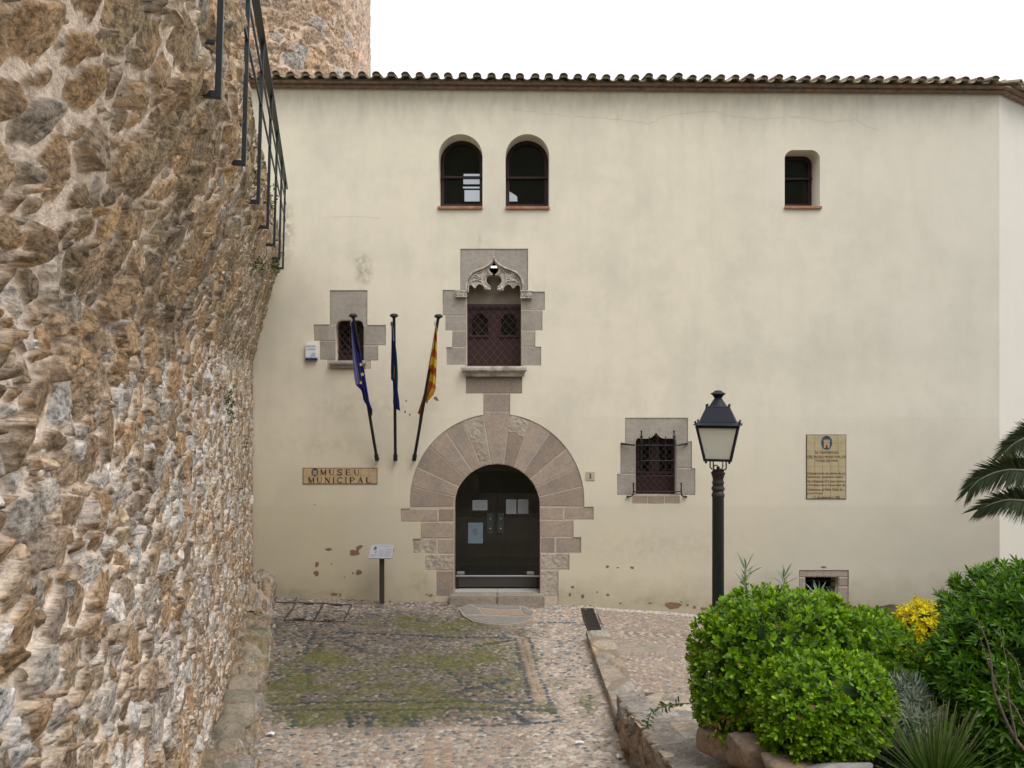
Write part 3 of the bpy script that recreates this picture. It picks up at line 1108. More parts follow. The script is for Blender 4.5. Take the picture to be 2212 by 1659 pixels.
def tiles():
    r = np.random.default_rng(5)
    VV, CC, QQ = [], [], []
    off = 0

    def pipe(p0, dirv, side, rad, up, length, slope, col, thick=.016, n=8, taper=.9):
        nonlocal off
        ang = np.linspace(0, math.pi, n + 1)
        rings = []
        for t, rr in ((0.0, rad), (0.0, rad - thick), (length, (rad - thick) * taper), (length, rad * taper)):
            q = np.array(p0)[None] + np.array(side)[None] * (np.cos(ang) * rr)[:, None] + np.array([0, 0, 1.0])[None] * (np.sin(ang) * rr * up)[:, None] \
                + (np.array(dirv) * t + np.array([0, 0, slope * t]))[None]
            rings.append(q)
        v = np.concatenate(rings)
        m = n + 1
        q = []
        for a, b_ in ((0, 1), (1, 2), (2, 3), (3, 0)):
            for k in range(n):
                q.append((a * m + k, b_ * m + k, b_ * m + k + 1, a * m + k + 1))
        # open edges closed with side strips
        VV.append(v); CC.append(np.tile(col, (len(v), 1))); QQ.append(np.array(q) + off)
        off += len(v)

    def run(x0, y0, dx, dy, length, z_at, nx, ny):
        pitch = .2765
        n = int(length / pitch)
        for k in range(n + 1):
            s = k * pitch
            jx, jz, jp = r.normal(0, .008), r.normal(0, .006), r.normal(0, .018)
            px, py = x0 + dx * (s + jx), y0 + dy * (s + jx)
            pr = .33 + jp
            g_ = r.uniform(.7, 1.2)
            base = np.array([.27, .23, .17]) if r.random() < .75 else np.array([.32, .21, .15])
            pipe((px + nx * pr, py + ny * pr, z_at(px) + .162 + jz), (-nx, -ny, 0), (dx, dy, 0), .083, .82, 1.6, .2, base * g_)
            pr2 = pr - .04
            yel = np.array([.46, .41, .29]) if r.random() < .6 else np.array([.34, .27, .19])
            qx, qy = px + dx * pitch / 2, py + dy * pitch / 2
            pipe((qx + nx * pr2, qy + ny * pr2, z_at(qx) + .172 + jz), (-nx, -ny, 0), (dx, dy, 0), .083, -.8, 1.6, .2, yel * g_)
            # mortar plug under the cover tile
            pipe((px + nx * (pr - .035), py + ny * (pr - .035), z_at(px) + .150 + jz), (-nx, -ny, 0), (dx, dy, 0), .078, .80, .2, .2, np.array([.26, .22, .175]), thick=.07)

    run(XL + .02, FD, 1, 0, XR - XL - .05, eave_z, 0, -1)
    run(XR + .12, FD + .05, wx, wy, L_ - .3, lambda x: eave_z(XR), wy, -wx)
    me = bpy.data.meshes.new('roof_tiles')
    mesh_arrays(me, np.concatenate(VV), np.concatenate(QQ))
    set_col(me, np.concatenate(CC))
    roof = link('roof', me, M_TILE, museum)
    b = MB()   # mortar bed under the tiles and the roof slope behind them
    z0, z1 = eave_z(XL) + .104, eave_z(XR) + .104
    b.add([(XL, FD - .22, z0), (XR, FD - .22, z1), (XR, FD + .3, z1 + .10), (XL, FD + .3, z0 + .10)], [(0, 1, 2, 3)])
    b.add([(XR, FD - .22, z1), (XR + L_ * wx + wy * .22, FD + L_ * wy - wx * .22, z1), (XR + L_ * wx - wy * .3, FD + L_ * wy + wx * .3, z1 + .10), (XR, FD + .3, z1 + .10)], [(0, 1, 2, 3)])
    b.build('mortar_bed', M_MORTAR, roof)
    return roof


tiles()

# ---- portal stonework
door_in = [r7(451, 1562)] + [r7(*p) for p in dedupe(inner_arc)] + [r7(1088, 1562)]
goth_in_px = [(447, 1283), (447, 540), (446, 470), (462, 418), (505, 362), (560, 335), (620, 312), (665, 283), (700, 245), (716, 208),
              (732, 245), (770, 283), (820, 312), (880, 335), (938, 362), (985, 418), (1000, 470), (1000, 540), (985, 545), (985, 1283)]
goth_in = poly(r5, goth_in_px)
# mortar bed behind and between the stones, open where door and window are: the door opening reaches the foot
outer_bed = shrink(portal_hole_w, .001)
# cut a notch for the door into the outline itself
i0 = 0
notch = outer_bed + [r7(1088, 1560)] + [r7(*p) for p in dedupe(inner_arc)][::-1] + [r7(451, 1560)]
surround = slab('door_surround', notch, [goth_in], STONE_F + .006, FD + .46, M_MORTAR, museum)
for k, v in enumerate(vouss):
    rough_one = k in (5, 11)
    block([r7(*p) for p in dedupe(v)], surround, 'voussoir', M_BLOCKL if k == 5 else M_BLOCK, d1=16.42)
# flaked pale face on the voussoir right of the keystone
b = MB()
b.prism([r7(*p) for p in [(870, 158), (1003, 208), (985, 270), (965, 325), (930, 315), (905, 292), (870, 292), (848, 285)]], STONE_F - .006, STONE_F + .02)
b.build('flaked_face', M_BLOCKL, surround, bevel=.004)
block([r7(*p) for p in keystone], surround, 'keystone', M_BLOCK)
block(poly(r5, [(610, 1556), (878, 1556), (878, 1735), (610, 1735)]), surround, 'stone_block')
block(poly(r5, [(440, 1384), (995, 1384), (995, 1552), (440, 1552)]), surround, 'stone_block')
R7B = [((57, 855), (333, 950)), ((337, 855), (451, 950)), ((205, 955), (451, 1073)), ((147, 1077), (326, 1187)), ((330, 1077), (451, 1187)),
       ((235, 1191), (451, 1309)), ((317, 1313), (451, 1500)),
       ((1088, 841), (1260, 935)), ((1264, 841), (1482, 935)), ((1088, 939), (1333, 1062)), ((1088, 1066), (1198, 1182)), ((1202, 1066), (1390, 1182)),
       ((1088, 1186), (1303, 1304)), ((1088, 1308), (1222, 1500))]
for k, ((a, b_), (c, d_)) in enumerate(R7B):
    j = lambda: random.uniform(-1.5, 1.5)
    block([r7(a + j() * .4, d_ + j()), r7(c, d_ + j()), r7(c, b_ + j()), r7(a + j() * .4, b_ + j())], surround, 'jamb_stone', M_BLOCKL if k in (3, 5, 12, 13) else M_BLOCK, d1=16.42)

# doorstep and threshold
b = MB()
for a, c in ((418, 766), (770, 1116)):
    X0, Zb = r7(a, 1600); X1, Zt = r7(c, 1482)
    b.box(X0, X1, FD - .20, FD + .10, Zb, Zt)
b.build('doorstep', mat('step_stone', (.30, .25, .20), .9, .3, 14, .7, 25, tint=(.24, .21, .17), tscale=3), museum, bevel=.02, seg=2)
b = MB()
X0, Zt = r7(440, 1478); X1, _ = r7(1100, 1478)
xm = (X0 + X1) / 2
b.box(X0, xm - .003, FD + .10, FD + 2.5, Zt - .3, Zt - .005)
b.box(xm + .003, X1, FD + .10, FD + 2.5, Zt - .3, Zt - .005)
b.build('threshold', M_MARBLE, museum)
Z_TH = Zt

# ---- glass entrance door, set 0.38 m behind the face
DD = FD + .38
q = lambda x, y: xz(849 + .2925 * x, 849 + .2925 * y, DD)
b = MB()
_, zr0 = q(768, 1425); _, zr1 = q(768, 1358)
xa, xb = r7(440, 0)[0], r7(1100, 0)[0]
b.box(xa + .09, xb - .09, DD - .015, DD + .02, Z_TH + .03, zr1)
door = b.build('entrance_door', M_DARK, museum)
b = MB()
ztop = r7(768, 505)[1]
xc = (xa + xb) / 2
b.add([(xa, DD, zr1), (xc - .004, DD, zr1), (xc - .004, DD, ztop), (xa, DD, ztop)], [(0, 1, 2, 3)])
b.build('door_leaf', M_DARKGLASS, door)
b = MB()
b.add([(xc + .004, DD, zr1), (xb, DD, zr1), (xb, DD, ztop), (xc + .004, DD, ztop)], [(0, 1, 2, 3)])
b.build('door_leaf', M_DARKGLASS, door)
b = MB()
b.box(xa + .03, xb - .03, DD - .03, DD + .03, zr1 + .002, zr1 + .035)
b.build('bottom_rail', M_STEEL, door, bevel=.004)
for x in (500, 1015):
    b = MB()
    X, Z = q(x, 1328)
    b.box(X - .075, X + .075, DD - .025, DD + .025, Z - .03, Z + .028)
    b.build('hinge_clamp', M_STEEL, door, bevel=.004)
for x in (718, 796):
    b = MB()
    X, Z0 = q(x, 1035); _, Z1 = q(x, 885)
    b.box(X - .062, X + .062, DD - .02, DD - .012, Z0, Z1)
    h = b.build('push_plate', mat('smoky_plate', (.035, .045, .043), .45, .05, 5, 0, spec=.2), door)
    for yy in (928, 1000):
        b = MB()
        _, Z = q(x, yy)
        b.ball((X, DD - .024, Z), .013)
        b.build('fixing_stud', M_STEEL, h)
b = MB()
_, zt0 = q(768, 575)
b.box(xa, xb, DD - .04, DD + .04, zt0, ztop + .1)
b.build('top_rail', M_DARK, door)


def room(x0, x1, y0, y1, z0, z1, m, name='interior_room'):
    b = MB()
    b.add([(x0, y0, z0), (x1, y0, z0), (x1, y1, z0), (x0, y1, z0), (x0, y0, z1), (x1, y0, z1), (x1, y1, z1), (x0, y1, z1)],
          [(0, 1, 2, 3), (4, 7, 6, 5), (2, 6, 7, 3), (1, 5, 6, 2), (0, 3, 7, 4)])
    return b.build(name, m, museum)


hall = room(xa - 1.2, xb + 1.2, FD + .47, FD + 5.5, Z_TH - .01, 3.4, M_ROOM)
b = MB()
b.box(xa - .2, xb + .2, FD + 3.3, FD + 3.7, Z_TH, Z_TH + .95)
b.build('reception_counter', M_ROOM, hall)
for fx in (xa + .05, xb - .05):
    b = MB()
    b.box(fx - .05, fx + .05, DD - .02, DD + .02, Z_TH, Z_TH + .22)
    b.build('door_jamb_foot', M_WOODD, door)

# ---- gothic window
GB = [([(387, 127), (714, 127), (714, 205), (700, 245), (665, 283), (620, 312), (560, 335), (505, 362), (462, 418), (446, 470), (444, 533), (387, 533)], 'l'),
      ([(718, 127), (1053, 127), (1053, 547), (1001, 547), (1000, 470), (985, 418), (938, 362), (880, 335), (820, 312), (770, 283), (732, 245), (718, 205)], 'r'),
      ([(212, 533), (447, 533), (447, 780), (212, 780)], ''), ([(237, 785), (447, 785), (447, 932), (237, 932)], ''),
      ([(305, 936), (447, 936), (447, 1094), (305, 1094)], ''), ([(250, 1098), (447, 1098), (447, 1283), (250, 1283)], ''),
      ([(985, 550), (1218, 550), (1218, 731), (985, 731)], ''), ([(985, 735), (1195, 735), (1195, 929), (985, 929)], ''),
      ([(985, 933), (1125, 933), (1125, 1090), (985, 1090)], ''), ([(985, 1094), (1182, 1094), (1182, 1283), (985, 1283)], '')]
gs = None
for pl, _ in GB:
    o = block(poly(r5, pl), surround, 'window_stone', M_GREY, d1=16.40, gap=.005)
# tracery
TL = [(447, 545), (446, 488), (463, 474), (490, 470), (512, 488), (528, 516), (541, 490), (562, 470), (594, 470), (611, 490), (622, 528), (650, 534), (683, 530),
      (685, 497), (657, 474), (641, 442), (646, 412), (668, 390), (704, 384), (708, 372), (684, 352), (670, 326), (678, 300), (692, 284), (706, 262), (716, 240)]
TR = [(1440 - 6 - x, y + 4) for x, y in TL][::-1]
TR = [(min(x, 1000), y) for x, y in TR]
tr_out = [(1001, 545), (1001, 470), (986, 416), (938, 360), (880, 333), (820, 310), (770, 281), (733, 243), (716, 206), (699, 243), (665, 281), (620, 310), (560, 333), (505, 360), (461, 416), (445, 470)]
trac_poly = [(445, 545)] + TL[1:] + TR[1:-1] + tr_out
tr_me = slab('window_tracery', poly(r5, dedupe(trac_poly)), [], FD + .055, FD + .16, M_CARVE, museum)
b = MB()
V3 = lambda pts, d: [(*(lambda t: (t[0], d, t[1]))(r5(*p)),) for p in pts]


def smooth_path(pts, n=4):
    out = []
    for i in range(len(pts) - 1):
        p0, p1, p2, p3_ = pts[max(i - 1, 0)], pts[i], pts[i + 1], pts[min(i + 2, len(pts) - 1)]
        for k in range(n):
            t = k / n
            out.append(tuple(.5 * (2 * p1[a] + (p2[a] - p0[a]) * t + (2 * p0[a] - 5 * p1[a] + 4 * p2[a] - p3_[a]) * t * t + (3 * p1[a] - p0[a] - 3 * p2[a] + p3_[a]) * t ** 3) for a in range(len(p1))))
    out.append(tuple(pts[-1]))
    return out


og = [(444, 540), (446, 470), (462, 418), (505, 362), (560, 335), (620, 312), (665, 283), (700, 245), (716, 208)]
ogr = [(1000 + 2, 545), (1000, 470), (985, 418), (938, 362), (880, 335), (820, 312), (770, 283), (732, 245), (716, 208)]
for path in (og, ogr):
    sp = smooth_path(path)
    b.tube(V3(sp, FD + .02), .022, 8)
    sh = [(716 + (x - 716) * .93, y + 20) for x, y in sp]
    b.tube(V3(sh, FD + .045), .015, 6)
mir = lambda pts: [(1434 - x, y + 3) for x, y in pts]
for path, r_ in (([(455, 480), (490, 448), (540, 432), (590, 445), (610, 480), (640, 525)], .016), ([(470, 395), (530, 400), (590, 420), (600, 370), (640, 320), (690, 300)], .014),
                 ([(605, 470), (597, 420), (610, 360), (650, 320)], .015), ([(683, 500), (650, 470), (632, 430), (640, 400), (665, 382), (704, 380)], .012),
                 ([(672, 372), (655, 345), (660, 310), (690, 285)], .012), ([(485, 440), (500, 470), (528, 512)], .012), ([(455, 490), (475, 478), (500, 482), (526, 510), (550, 482), (580, 470), (605, 490)], .011),
                 ([(625, 525), (655, 515), (684, 525)], .016), ([(520, 380), (550, 385), (570, 405)], .02), ([(540, 405), (560, 420), (585, 400)], .014)):
    for f in (lambda p: p, mir):
        b.tube(V3(smooth_path(f(path)), FD + .052), r_, 6)
for x, y, r_ in ((550, 385, .03), (640, 505, .03), (660, 520, .028), (716, 225, .025), (575, 440, .02)):
    for f in ((x, y), (1434 - x, y + 3)):
        X, Z = r5(*f)
        b.ball((X, FD + .06, Z), r_, 6)
b.build('tracery_moulding', M_CARVE, tr_me, smooth=True)
for (x0, y0, x1, y1) in ((340, 540, 452, 612), (978, 540, 1092, 624)):
    b = MB()
    X0, Z1 = r5(x0, y0); X1, Z0 = r5(x1, y1)
    b.box(X0, X1, FD - .07, FD + .12, Z0, Z1)
    imp = b.build('carved_impost', M_CARVE, museum, bevel=.014, seg=2)
    b = MB()
    w_, h_ = X1 - X0, Z1 - Z0
    for k in range(5):
        cx_ = X0 + w_ * (k + .5) / 5
        b.tube([(cx_ - w_ * .08, FD - .072, Z0 + h_ * .25), (cx_, FD - .08, Z0 + h_ * .5), (cx_ + w_ * .08, FD - .072, Z0 + h_ * (.8 if k % 2 else .3))], .012, 6)
    b.tube([(X0, FD - .07, Z1 - .02), (X1, FD - .07, Z1 - .02)], .014, 6)
    b.tube([(X0, FD - .07, Z0 + .02), (X1, FD - .07, Z0 + .02)], .014, 6)
    b.build('impost_relief', M_CARVE, imp)
# window sill, moulded
def sill(x0, y0, x1, y1, pr, fn, m, inset=30):
    X0, Z1 = fn(x0, y0); X1, Z0 = fn(x1, y1)
    h_ = Z1 - Z0
    prof = [(0.0, 0), (pr * .45, 0), (pr * .5, .12), (pr * .55, .35), (pr * .9, .5), (pr, .6), (pr, .85), (pr * .93, 1.0), (-.3, 1.0)]
    b = MB()
    n = len(prof)
    vs = []
    for sgn, X in ((1, X0), (-1, X1)):
        for p, t in prof:
            vs.append((X + sgn * (1 - max(0, min(1, p / pr))) * pr * .5, FD - p, Z0 + h_ * t))
    b.add(vs, [(i, i + n, i + n + 1, i + 1) for i in range(n - 1)] + [tuple(range(n - 1, -1, -1)), tuple(range(n, 2 * n))])
    return b.build('window_sill', m, museum)


sill(398, 1285, 1040, 1385, .17, r5, M_CARVE)
# tympanum and shutters, 0.3 m behind
GD = FD + .30
g5 = lambda x, y: xz(909.6 + .2194 * x, 509.4 + .2194 * y, GD)
b = MB()
X0, Z0 = g5(430, 690); X1, Z1 = g5(1002, 395)
b.box(X0, X1, GD - .02, GD + .02, Z0, Z1)
X0b, Z0b = g5(430, 395); X1b, Z1b = g5(655, 100)
b.box(X0b, X1b, GD - .02, GD + .02, Z0b + .002, Z1b)
X0b, Z0b = g5(785, 395); X1b, Z1b = g5(1010, 100)
b.box(X0b, X1b, GD - .02, GD + .02, Z0b + .002, Z1b)
b.build('tympanum', mat('tympanum_render', (.22, .19, .15), .95, .15, 6, .2, 30), museum)


def shutter_window(name, xl, xr, yt, yb, fn, panes, gd, mesh_step=36, top_rail=True, corner=0):
    """maroon shutter board with pane openings, middle joint and a wire lattice in front"""
    X0, Z0 = fn(xl, yb); X1, Z1 = fn(xr, yt)
    holes = []
    for pl in panes:
        holes.append([fn(*p) for p in pl])
    wd = slab(name, [(X0, Z0), (X1, Z0), (X1, Z1), (X0, Z1)], holes, gd, gd + .05, M_WOOD, museum)
    for pl in holes:
        xs, zs = [p[0] for p in pl], [p[1] for p in pl]
        b = MB()
        b.add([(min(xs) - .01, gd + .03, min(zs) - .01), (max(xs) + .01, gd + .03, min(zs) - .01), (max(xs) + .01, gd + .03, max(zs) + .01), (min(xs) - .01, gd + .03, max(zs) + .01)], [(0, 1, 2, 3)])
        b.build('pane', M_GLASS, wd)
        fr = slab('pane_frame', shrink(pl, -.035), [pl], gd - .022, gd - .002, M_WOODD, wd)
        b = MB()
        b.box(min(xs) - .05, max(xs) + .05, gd - .04, gd - .002, min(zs) - .045, min(zs) - .004)
        b.build('pane_ledge', M_WOOD, wd)
    b = MB()
    xm = (X0 + X1) / 2
    b.box(xm - .006, xm + .006, gd - .004, gd + .01, Z0 + .002, Z1 - .002)
    b.build('joint', M_DARK, wd)
    if top_rail:
        for za, zb in ((Z1 - .07, Z1 + .02), (Z0, Z0 + .05)):
            b = MB()
            b.box(X0, X1, gd - .03, gd - .001, za, zb)
            b.build('rail', M_WOODD, wd)
    # lattice of crossed rods
    b = MB()
    st = mesh_step
    lw = .0038
    w_, h_ = X1 - X0, Z1 - Z0
    dd = gd - .10
    k = -h_ / 1.15
    while k < w_:
        for sgn in (1, -1):
            t0, t1 = max(0, -k), min(h_ * .87, w_ - k)
            if t1 > t0:
                xa_, xb_ = X0 + k + t0, X0 + k + t1
                if sgn < 0: xa_, xb_ = X0 + X1 - xa_, X0 + X1 - xb_
                b.tube([(xa_, dd + .006 * sgn, Z0 + t0 / .87 * 1.0), (xb_, dd + .006 * sgn, min(Z1, Z0 + t1 / .87))], lw, 4, cap=False)
        k += st
    b.tube([(X0, dd, Z0 + .01), (X1, dd, Z0 + .01)], lw * 1.6, 5)
    b.tube([(X0, dd, Z1 - .01), (X1, dd, Z1 - .01)], lw * 1.6, 5)
    b.build('wire_lattice', M_MESH, wd)
    return wd


def pane_arch(xl, xr, yt, yb, sh):
    m_ = (xl + xr) / 2
    r_ = (xr - xl) / 2 - 18
    return [(xl, yb), (xr, yb), (xr, yt + sh), (xr - 18, yt + sh)] + arc(m_, yt + r_, r_, r_, 0, 180, 10)[1:-1] + [(xl + 18, yt + sh), (xl, yt + sh)]


shutter_window('shutter_window', 436, 996, 684, 1282, g5, [pane_arch(502, 660, 765, 975, 48), pane_arch(788, 940, 765, 975, 48)], GD, .155)
room(*[r5(380, 0)[0], r5(1050, 0)[0]], GD + .08, GD + 3, r5(0, 1300)[1], r5(0, 120)[1], M_DARK)
b = MB()
X, Z = r5(719, 287)
b.box(X - .075, X + .075, GD - .04, GD - .01, Z - .018, Z + .018)
em = bpy.data.materials.new('lit_tube'); em.use_nodes = True
em.node_tree.nodes['Principled BSDF'].inputs['Emission Color'].default_value = (1, .98, .95, 1)
em.node_tree.nodes['Principled BSDF'].inputs['Emission Strength'].default_value = 1.6
b.build('lit_lamp', em, museum, bevel=.006)

# ---- small window at left (region 6)
SB = [[(277, 75), (572, 75), (572, 345), (542, 345), (530, 322), (505, 312), (360, 310), (335, 322), (322, 345), (277, 345)],
      [(150, 348), (322, 348), (322, 471), (150, 471)], [(195, 475), (322, 475), (322, 622), (195, 622)],
      [(542, 352), (718, 352), (718, 507), (542, 507)], [(542, 511), (657, 511), (657, 627), (542, 627)]]
small_in = poly(r6, [(322, 632), (322, 360), (335, 325), (360, 312), (505, 312), (530, 325), (542, 360), (542, 632)])
sw = slab('window_surround', shrink(small_hole, .001), [small_in], STONE_F + .006, FD + .45, M_MORTAR, museum)
for pl in SB:
    block(poly(r6, pl), sw, 'window_stone', M_GREY, d1=16.36, gap=.005)
sill(277, 630, 572, 690, .12, r6, M_GREY)
SD = FD + .26
s6 = lambda x, y: xz(636.7 + .2742 * x, 606.4 + .2742 * y, SD)
shutter_window('shutter_window', 312, 552, 305, 632, s6, [[(366, 548), (505, 548), (505, 372), (366, 372)]], SD, .13)
room(r6(300, 0)[0], r6(560, 0)[0], SD + .07, SD + 2, r6(0, 640)[1], r6(0, 300)[1], M_DARK)

# ---- iron grille window (region 8)
IB = [[(248, 270), (684, 270), (684, 441), (603, 441), (600, 422), (585, 411), (520, 412), (490, 400), (463, 366), (436, 400), (405, 412), (345, 411), (327, 422), (322, 441), (248, 441)],
      [(215, 445), (322, 445), (322, 658), (215, 658)], [(192, 662), (322, 662), (322, 807), (192, 807)],
      [(603, 436), (712, 436), (712, 619), (603, 619)], [(603, 623), (735, 623), (735, 805), (603, 805)],
      [(297, 811), (405, 811), (405, 867), (297, 867)], [(408, 811), (520, 811), (520, 867), (408, 867)], [(523, 811), (627, 811), (627, 867), (523, 867)]]
iron_in = poly(r8, [(322, 809), (322, 441), (327, 422), (345, 411), (405, 412), (436, 400), (463, 366), (490, 400), (520, 412), (585, 411), (600, 422), (603, 441), (603, 809)])
iw = slab('window_surround', shrink(iron_hole, .001), [iron_in], STONE_F + .006, FD + .45, M_MORTAR, museum)
for k, pl in enumerate(IB):
    block(poly(r8, pl), iw, 'window_stone', M_BLOCK if k > 4 else M_GREY, d1=16.36, gap=.005)
ID = FD + .24
i8 = lambda x, y: xz(1273.5 + .3107 * x, 818.6 + .3107 * y, ID)
b = MB()
X0, Z0 = i8(310, 812); X1, Z1 = i8(615, 415)
b.box(X0, X1, ID - .03, ID + .3, Z1, Z1 + .12)
b.build('window_head', M_GREY, iw)
b = MB()
for path in ([(345, 411), (405, 412), (436, 400), (463, 366)], [(463, 366), (490, 400), (520, 412), (585, 411)]):
    b.tube([(r8(*p)[0], STONE_F + .008, r8(*p)[1]) for p in smooth_path(path)], .014, 6)
b.build('head_moulding', M_GREY, iw, smooth=True)
shutter_window('shutter_window', 312, 614, 405, 812, i8, [[(344, 642), (424, 642), (424, 452), (344, 452)], [(486, 642), (570, 642), (570, 452), (486, 452)]], ID, .125)
room(r8(300, 0)[0], r8(625, 0)[0], ID + .07, ID + 2, r8(0, 815)[1], r8(0, 380)[1], M_DARK)
grl = None
b = MB()
GDp = FD - .10
v8 = lambda x, y, d: (r8(x, y)[0], d, r8(x, y)[1])
for x in (355, 581):
    b.tube([v8(x, 790, GDp), v8(x, 362, GDp)], .013, 8)
    b.ball(v8(x, 362, GDp), .02, 8)
    for s_ in (-1, 1):
        b.tube([v8(x, 412, GDp), v8(x + 7 * s_, 402, GDp), v8(x + 11 * s_, 391, GDp)], [.016, .012, .003], 6)
    b.tube([v8(x, 455, GDp), v8(x, 440, GDp), v8(x, 420, GDp), v8(x, 400, GDp)], [.013, .022, .024, .012], 8)
grille = b.build('iron_grille', M_IRON, iw)
for x in (411, 467, 523):
    b = MB()
    b.tube([v8(x, 786, GDp + .012), v8(x, 404, GDp + .012)], .010, 8)
    b.ball(v8(x, 403, GDp + .012), .014, 6)
    b.build('grille_bar', M_IRON, grille)
for y, x0, x1 in ((459, 318, 614), (565, 355, 581), (671, 355, 581), (779, 296, 634)):
    b = MB()
    b.tube([v8(x0, y, GDp), v8(x1, y, GDp)], .0105, 8)
    if y == 459:
        for xe, xi in ((216, 312), (684, 610)):
            b.tube([v8(xe, 449, FD + .05), v8(xe + (xi - xe) * .15, 450, GDp + .06), v8(xi, 458, GDp)], [.022, .022, .016], 8)
    b.build('grille_bar', M_IRON, grille)
for x, s_ in ((300, -1), (630, 1)):
    b = MB()
    pts = [v8(x, 722, GDp), v8(x, 775, GDp), v8(x + 2 * s_, 795, GDp + .01), v8(x + 14 * s_, 812, GDp + .03), v8(x + 38 * s_, 818, GDp + .12)]
    b.tube(smooth_path(pts), .013, 8)
    b.ball(v8(x, 722, GDp), .018, 8)
    b.ball(v8(x + 38 * s_, 818, GDp + .06), .024, 8)
    b.build('grille_hook', M_IRON, grille)

# ---- basement window (region B)
bw = slab('window_surround', shrink(base_hole, .001), [poly(rB, [(833, 1366), (1043, 1366), (1043, 1252), (833, 1252)])], STONE_F + .012, FD + .45, M_MORTAR, museum)
for pl in ([(792, 1207), (1105, 1207), (1105, 1251), (792, 1251)], [(792, 1254), (833, 1254), (833, 1420), (792, 1420)], [(1043, 1254), (1105, 1254), (1105, 1310), (1043, 1310)],
           [(1043, 1313), (1105, 1313), (1105, 1420), (1043, 1420)], [(834, 1366), (1042, 1366), (1042, 1420), (834, 1420)]):
    block(poly(rB, pl), bw, 'window_stone', M_BLOCK, d1=16.38, gap=.005, bev=.012)
b = MB()
for k in range(5):
    X, Z0 = rB(855 + 40 * k, 1368); _, Z1 = rB(0, 1250)
    b.tube([(X, FD + .2, Z0), (X, FD + .2, Z1)], .011, 6)
for y in (1290, 1330):
    X0, Z = rB(833, y); X1, _ = rB(1043, y)
    b.tube([(X0, FD + .2, Z), (X1, FD + .2, Z)], .010, 6)
b.build('iron_grille', M_IRON, bw)
room(rB(815, 0)[0], rB(1060, 0)[0], FD + .46, FD + 1.6, rB(0, 1385)[1], rB(0, 1235)[1], M_DARK)


# ---- upper windows: dark wood frames 0.45 m behind the face
def upper_window(outline, xl, xr, ybar, ybot, ytop, fd, white=None):
    n = len(outline)
    big = shrink(outline, -.05)
    fn = lambda x, y: xz(x, y, fd)
    cxm = sum(p[0] for p in outline) / n
    inner = shrink(outline, .075)
    zb = CAMZ - (ybar - CY) * fd / F
    zbot = min(p[1] for p in outline)
    upper = [p for p in inner if p[1] > zb + .03]
    xs = [p[0] for p in inner]
    x0, x1 = min(xs), max(xs)
    upper_h = sorted(upper, key=lambda p: 0)
    up_poly = [(x0, zb + .022), (x1, zb + .022)] + [p for p in inner[2:]]
    lo_poly = [(x0, zbot + .15), (x1, zbot + .15), (x1, zb - .022), (x0, zb - .022)]
    fr = slab('window_frame', big, [up_poly, lo_poly], fd, fd + .06, M_WOODD, museum)
    b = MB()
    b.add([(x0 - .02, fd + .03, zbot), (x1 + .02, fd + .03, zbot), (x1 + .02, fd + .03, max(p[1] for p in outline)), (x0 - .02, fd + .03, max(p[1] for p in outline))], [(0, 1, 2, 3)])
    b.build('pane', M_GLASS, fr)
    b = MB()
    b.box(min(p[0] for p in outline) + .004, max(p[0] for p in outline) - .004, fd - .05, fd - .02, zb - .022, zb + .018)
    b.build('cross_bar', M_WOODD, fr)
    b = MB()
    b.box(min(p[0] for p in outline) + .01, max(p[0] for p in outline) - .01, fd - .03, fd - .002, zbot + .02, zbot + .13)
    b.build('bottom_rail', M_WOOD, fr)
    room(x0 - .25, x1 + .25, fd + .065, fd + 3.0, zbot - .1, max(p[1] for p in outline) + .15, M_DARK)
    return fr


UD = FD + .44
wA = upper_window(WIN_A, 947, 1042, 383.6, 446, 289, UD)
wB = upper_window(WIN_B, 1092, 1187, 384.6, 446, 289, UD)
wC = upper_window(WIN_C, 1695, 1771, 387, 446, 324, UD)
# glowing panels added behind both arched panes for the pale shapes in them
rA = lambda x, y, d: xz(909.6 + .15077 * x, 266.8 + .15077 * y, d)
b = MB()
dI = UD + .12
for y0, y1, xl in ((722, 760, 610), (790, 862, 605), (905, 922, 600), (955, 1110, 622)):
    X0, Z1 = rA(xl, y0, dI); X1, Z0 = rA(838, y1, dI)
    b.box(X0, X1, dI, dI + .04, Z0, Z1)
em2 = bpy.data.materials.new('added_glow'); em2.use_nodes = True
e_ = em2.node_tree.nodes['Principled BSDF']
e_.inputs['Base Color'].default_value = (.75, .77, .8, 1)
e_.inputs['Emission Color'].default_value = (.85, .9, 1, 1)
e_.inputs['Emission Strength'].default_value = .55
b.build('glow_panel', em2, wA)
b = MB()
pl = [rA(*p, dI) for p in [(1240, 1110), (1380, 1110), (1375, 1045), (1310, 1000), (1252, 968), (1240, 968)]]
b.prism(pl, dI, dI + .04)
b.build('glow_panel', em2, wB)
for x0, x1, y0, y1 in ((240, 882, 1190, 1230), (1208, 1842, 1192, 1232)):
    b = MB()
    X0, Z1 = rA(x0, y0, FD); X1, Z0 = rA(x1, y1, FD)
    b.box(X0, X1, FD - .05, FD + .42, Z0, Z1)
    b.build('window_sill', M_SILL, museum, bevel=.006)
b = MB()
X0, Z1 = xz(1694, 445.6); X1, Z0 = xz(1774, 451.5)
b.box(X0, X1, FD - .05, FD + .42, Z0, Z1)
b.build('window_sill', M_SILL, museum, bevel=.006)

# ---- bare patches and cracks in the plaster
def blob_poly(cx_, cy_, rx, ry, seed, n=16):
    r = random.Random(seed)
    k = [r.uniform(.55, 1.15) for _ in range(n)]
    k = [(k[i] + k[(i + 1) % n]) / 2 for i in range(n)]
    return [xz(cx_ + rx * k[i] * math.cos(2 * math.pi * i / n), cy_ + ry * k[i] * math.sin(2 * math.pi * i / n)) for i in range(n)]


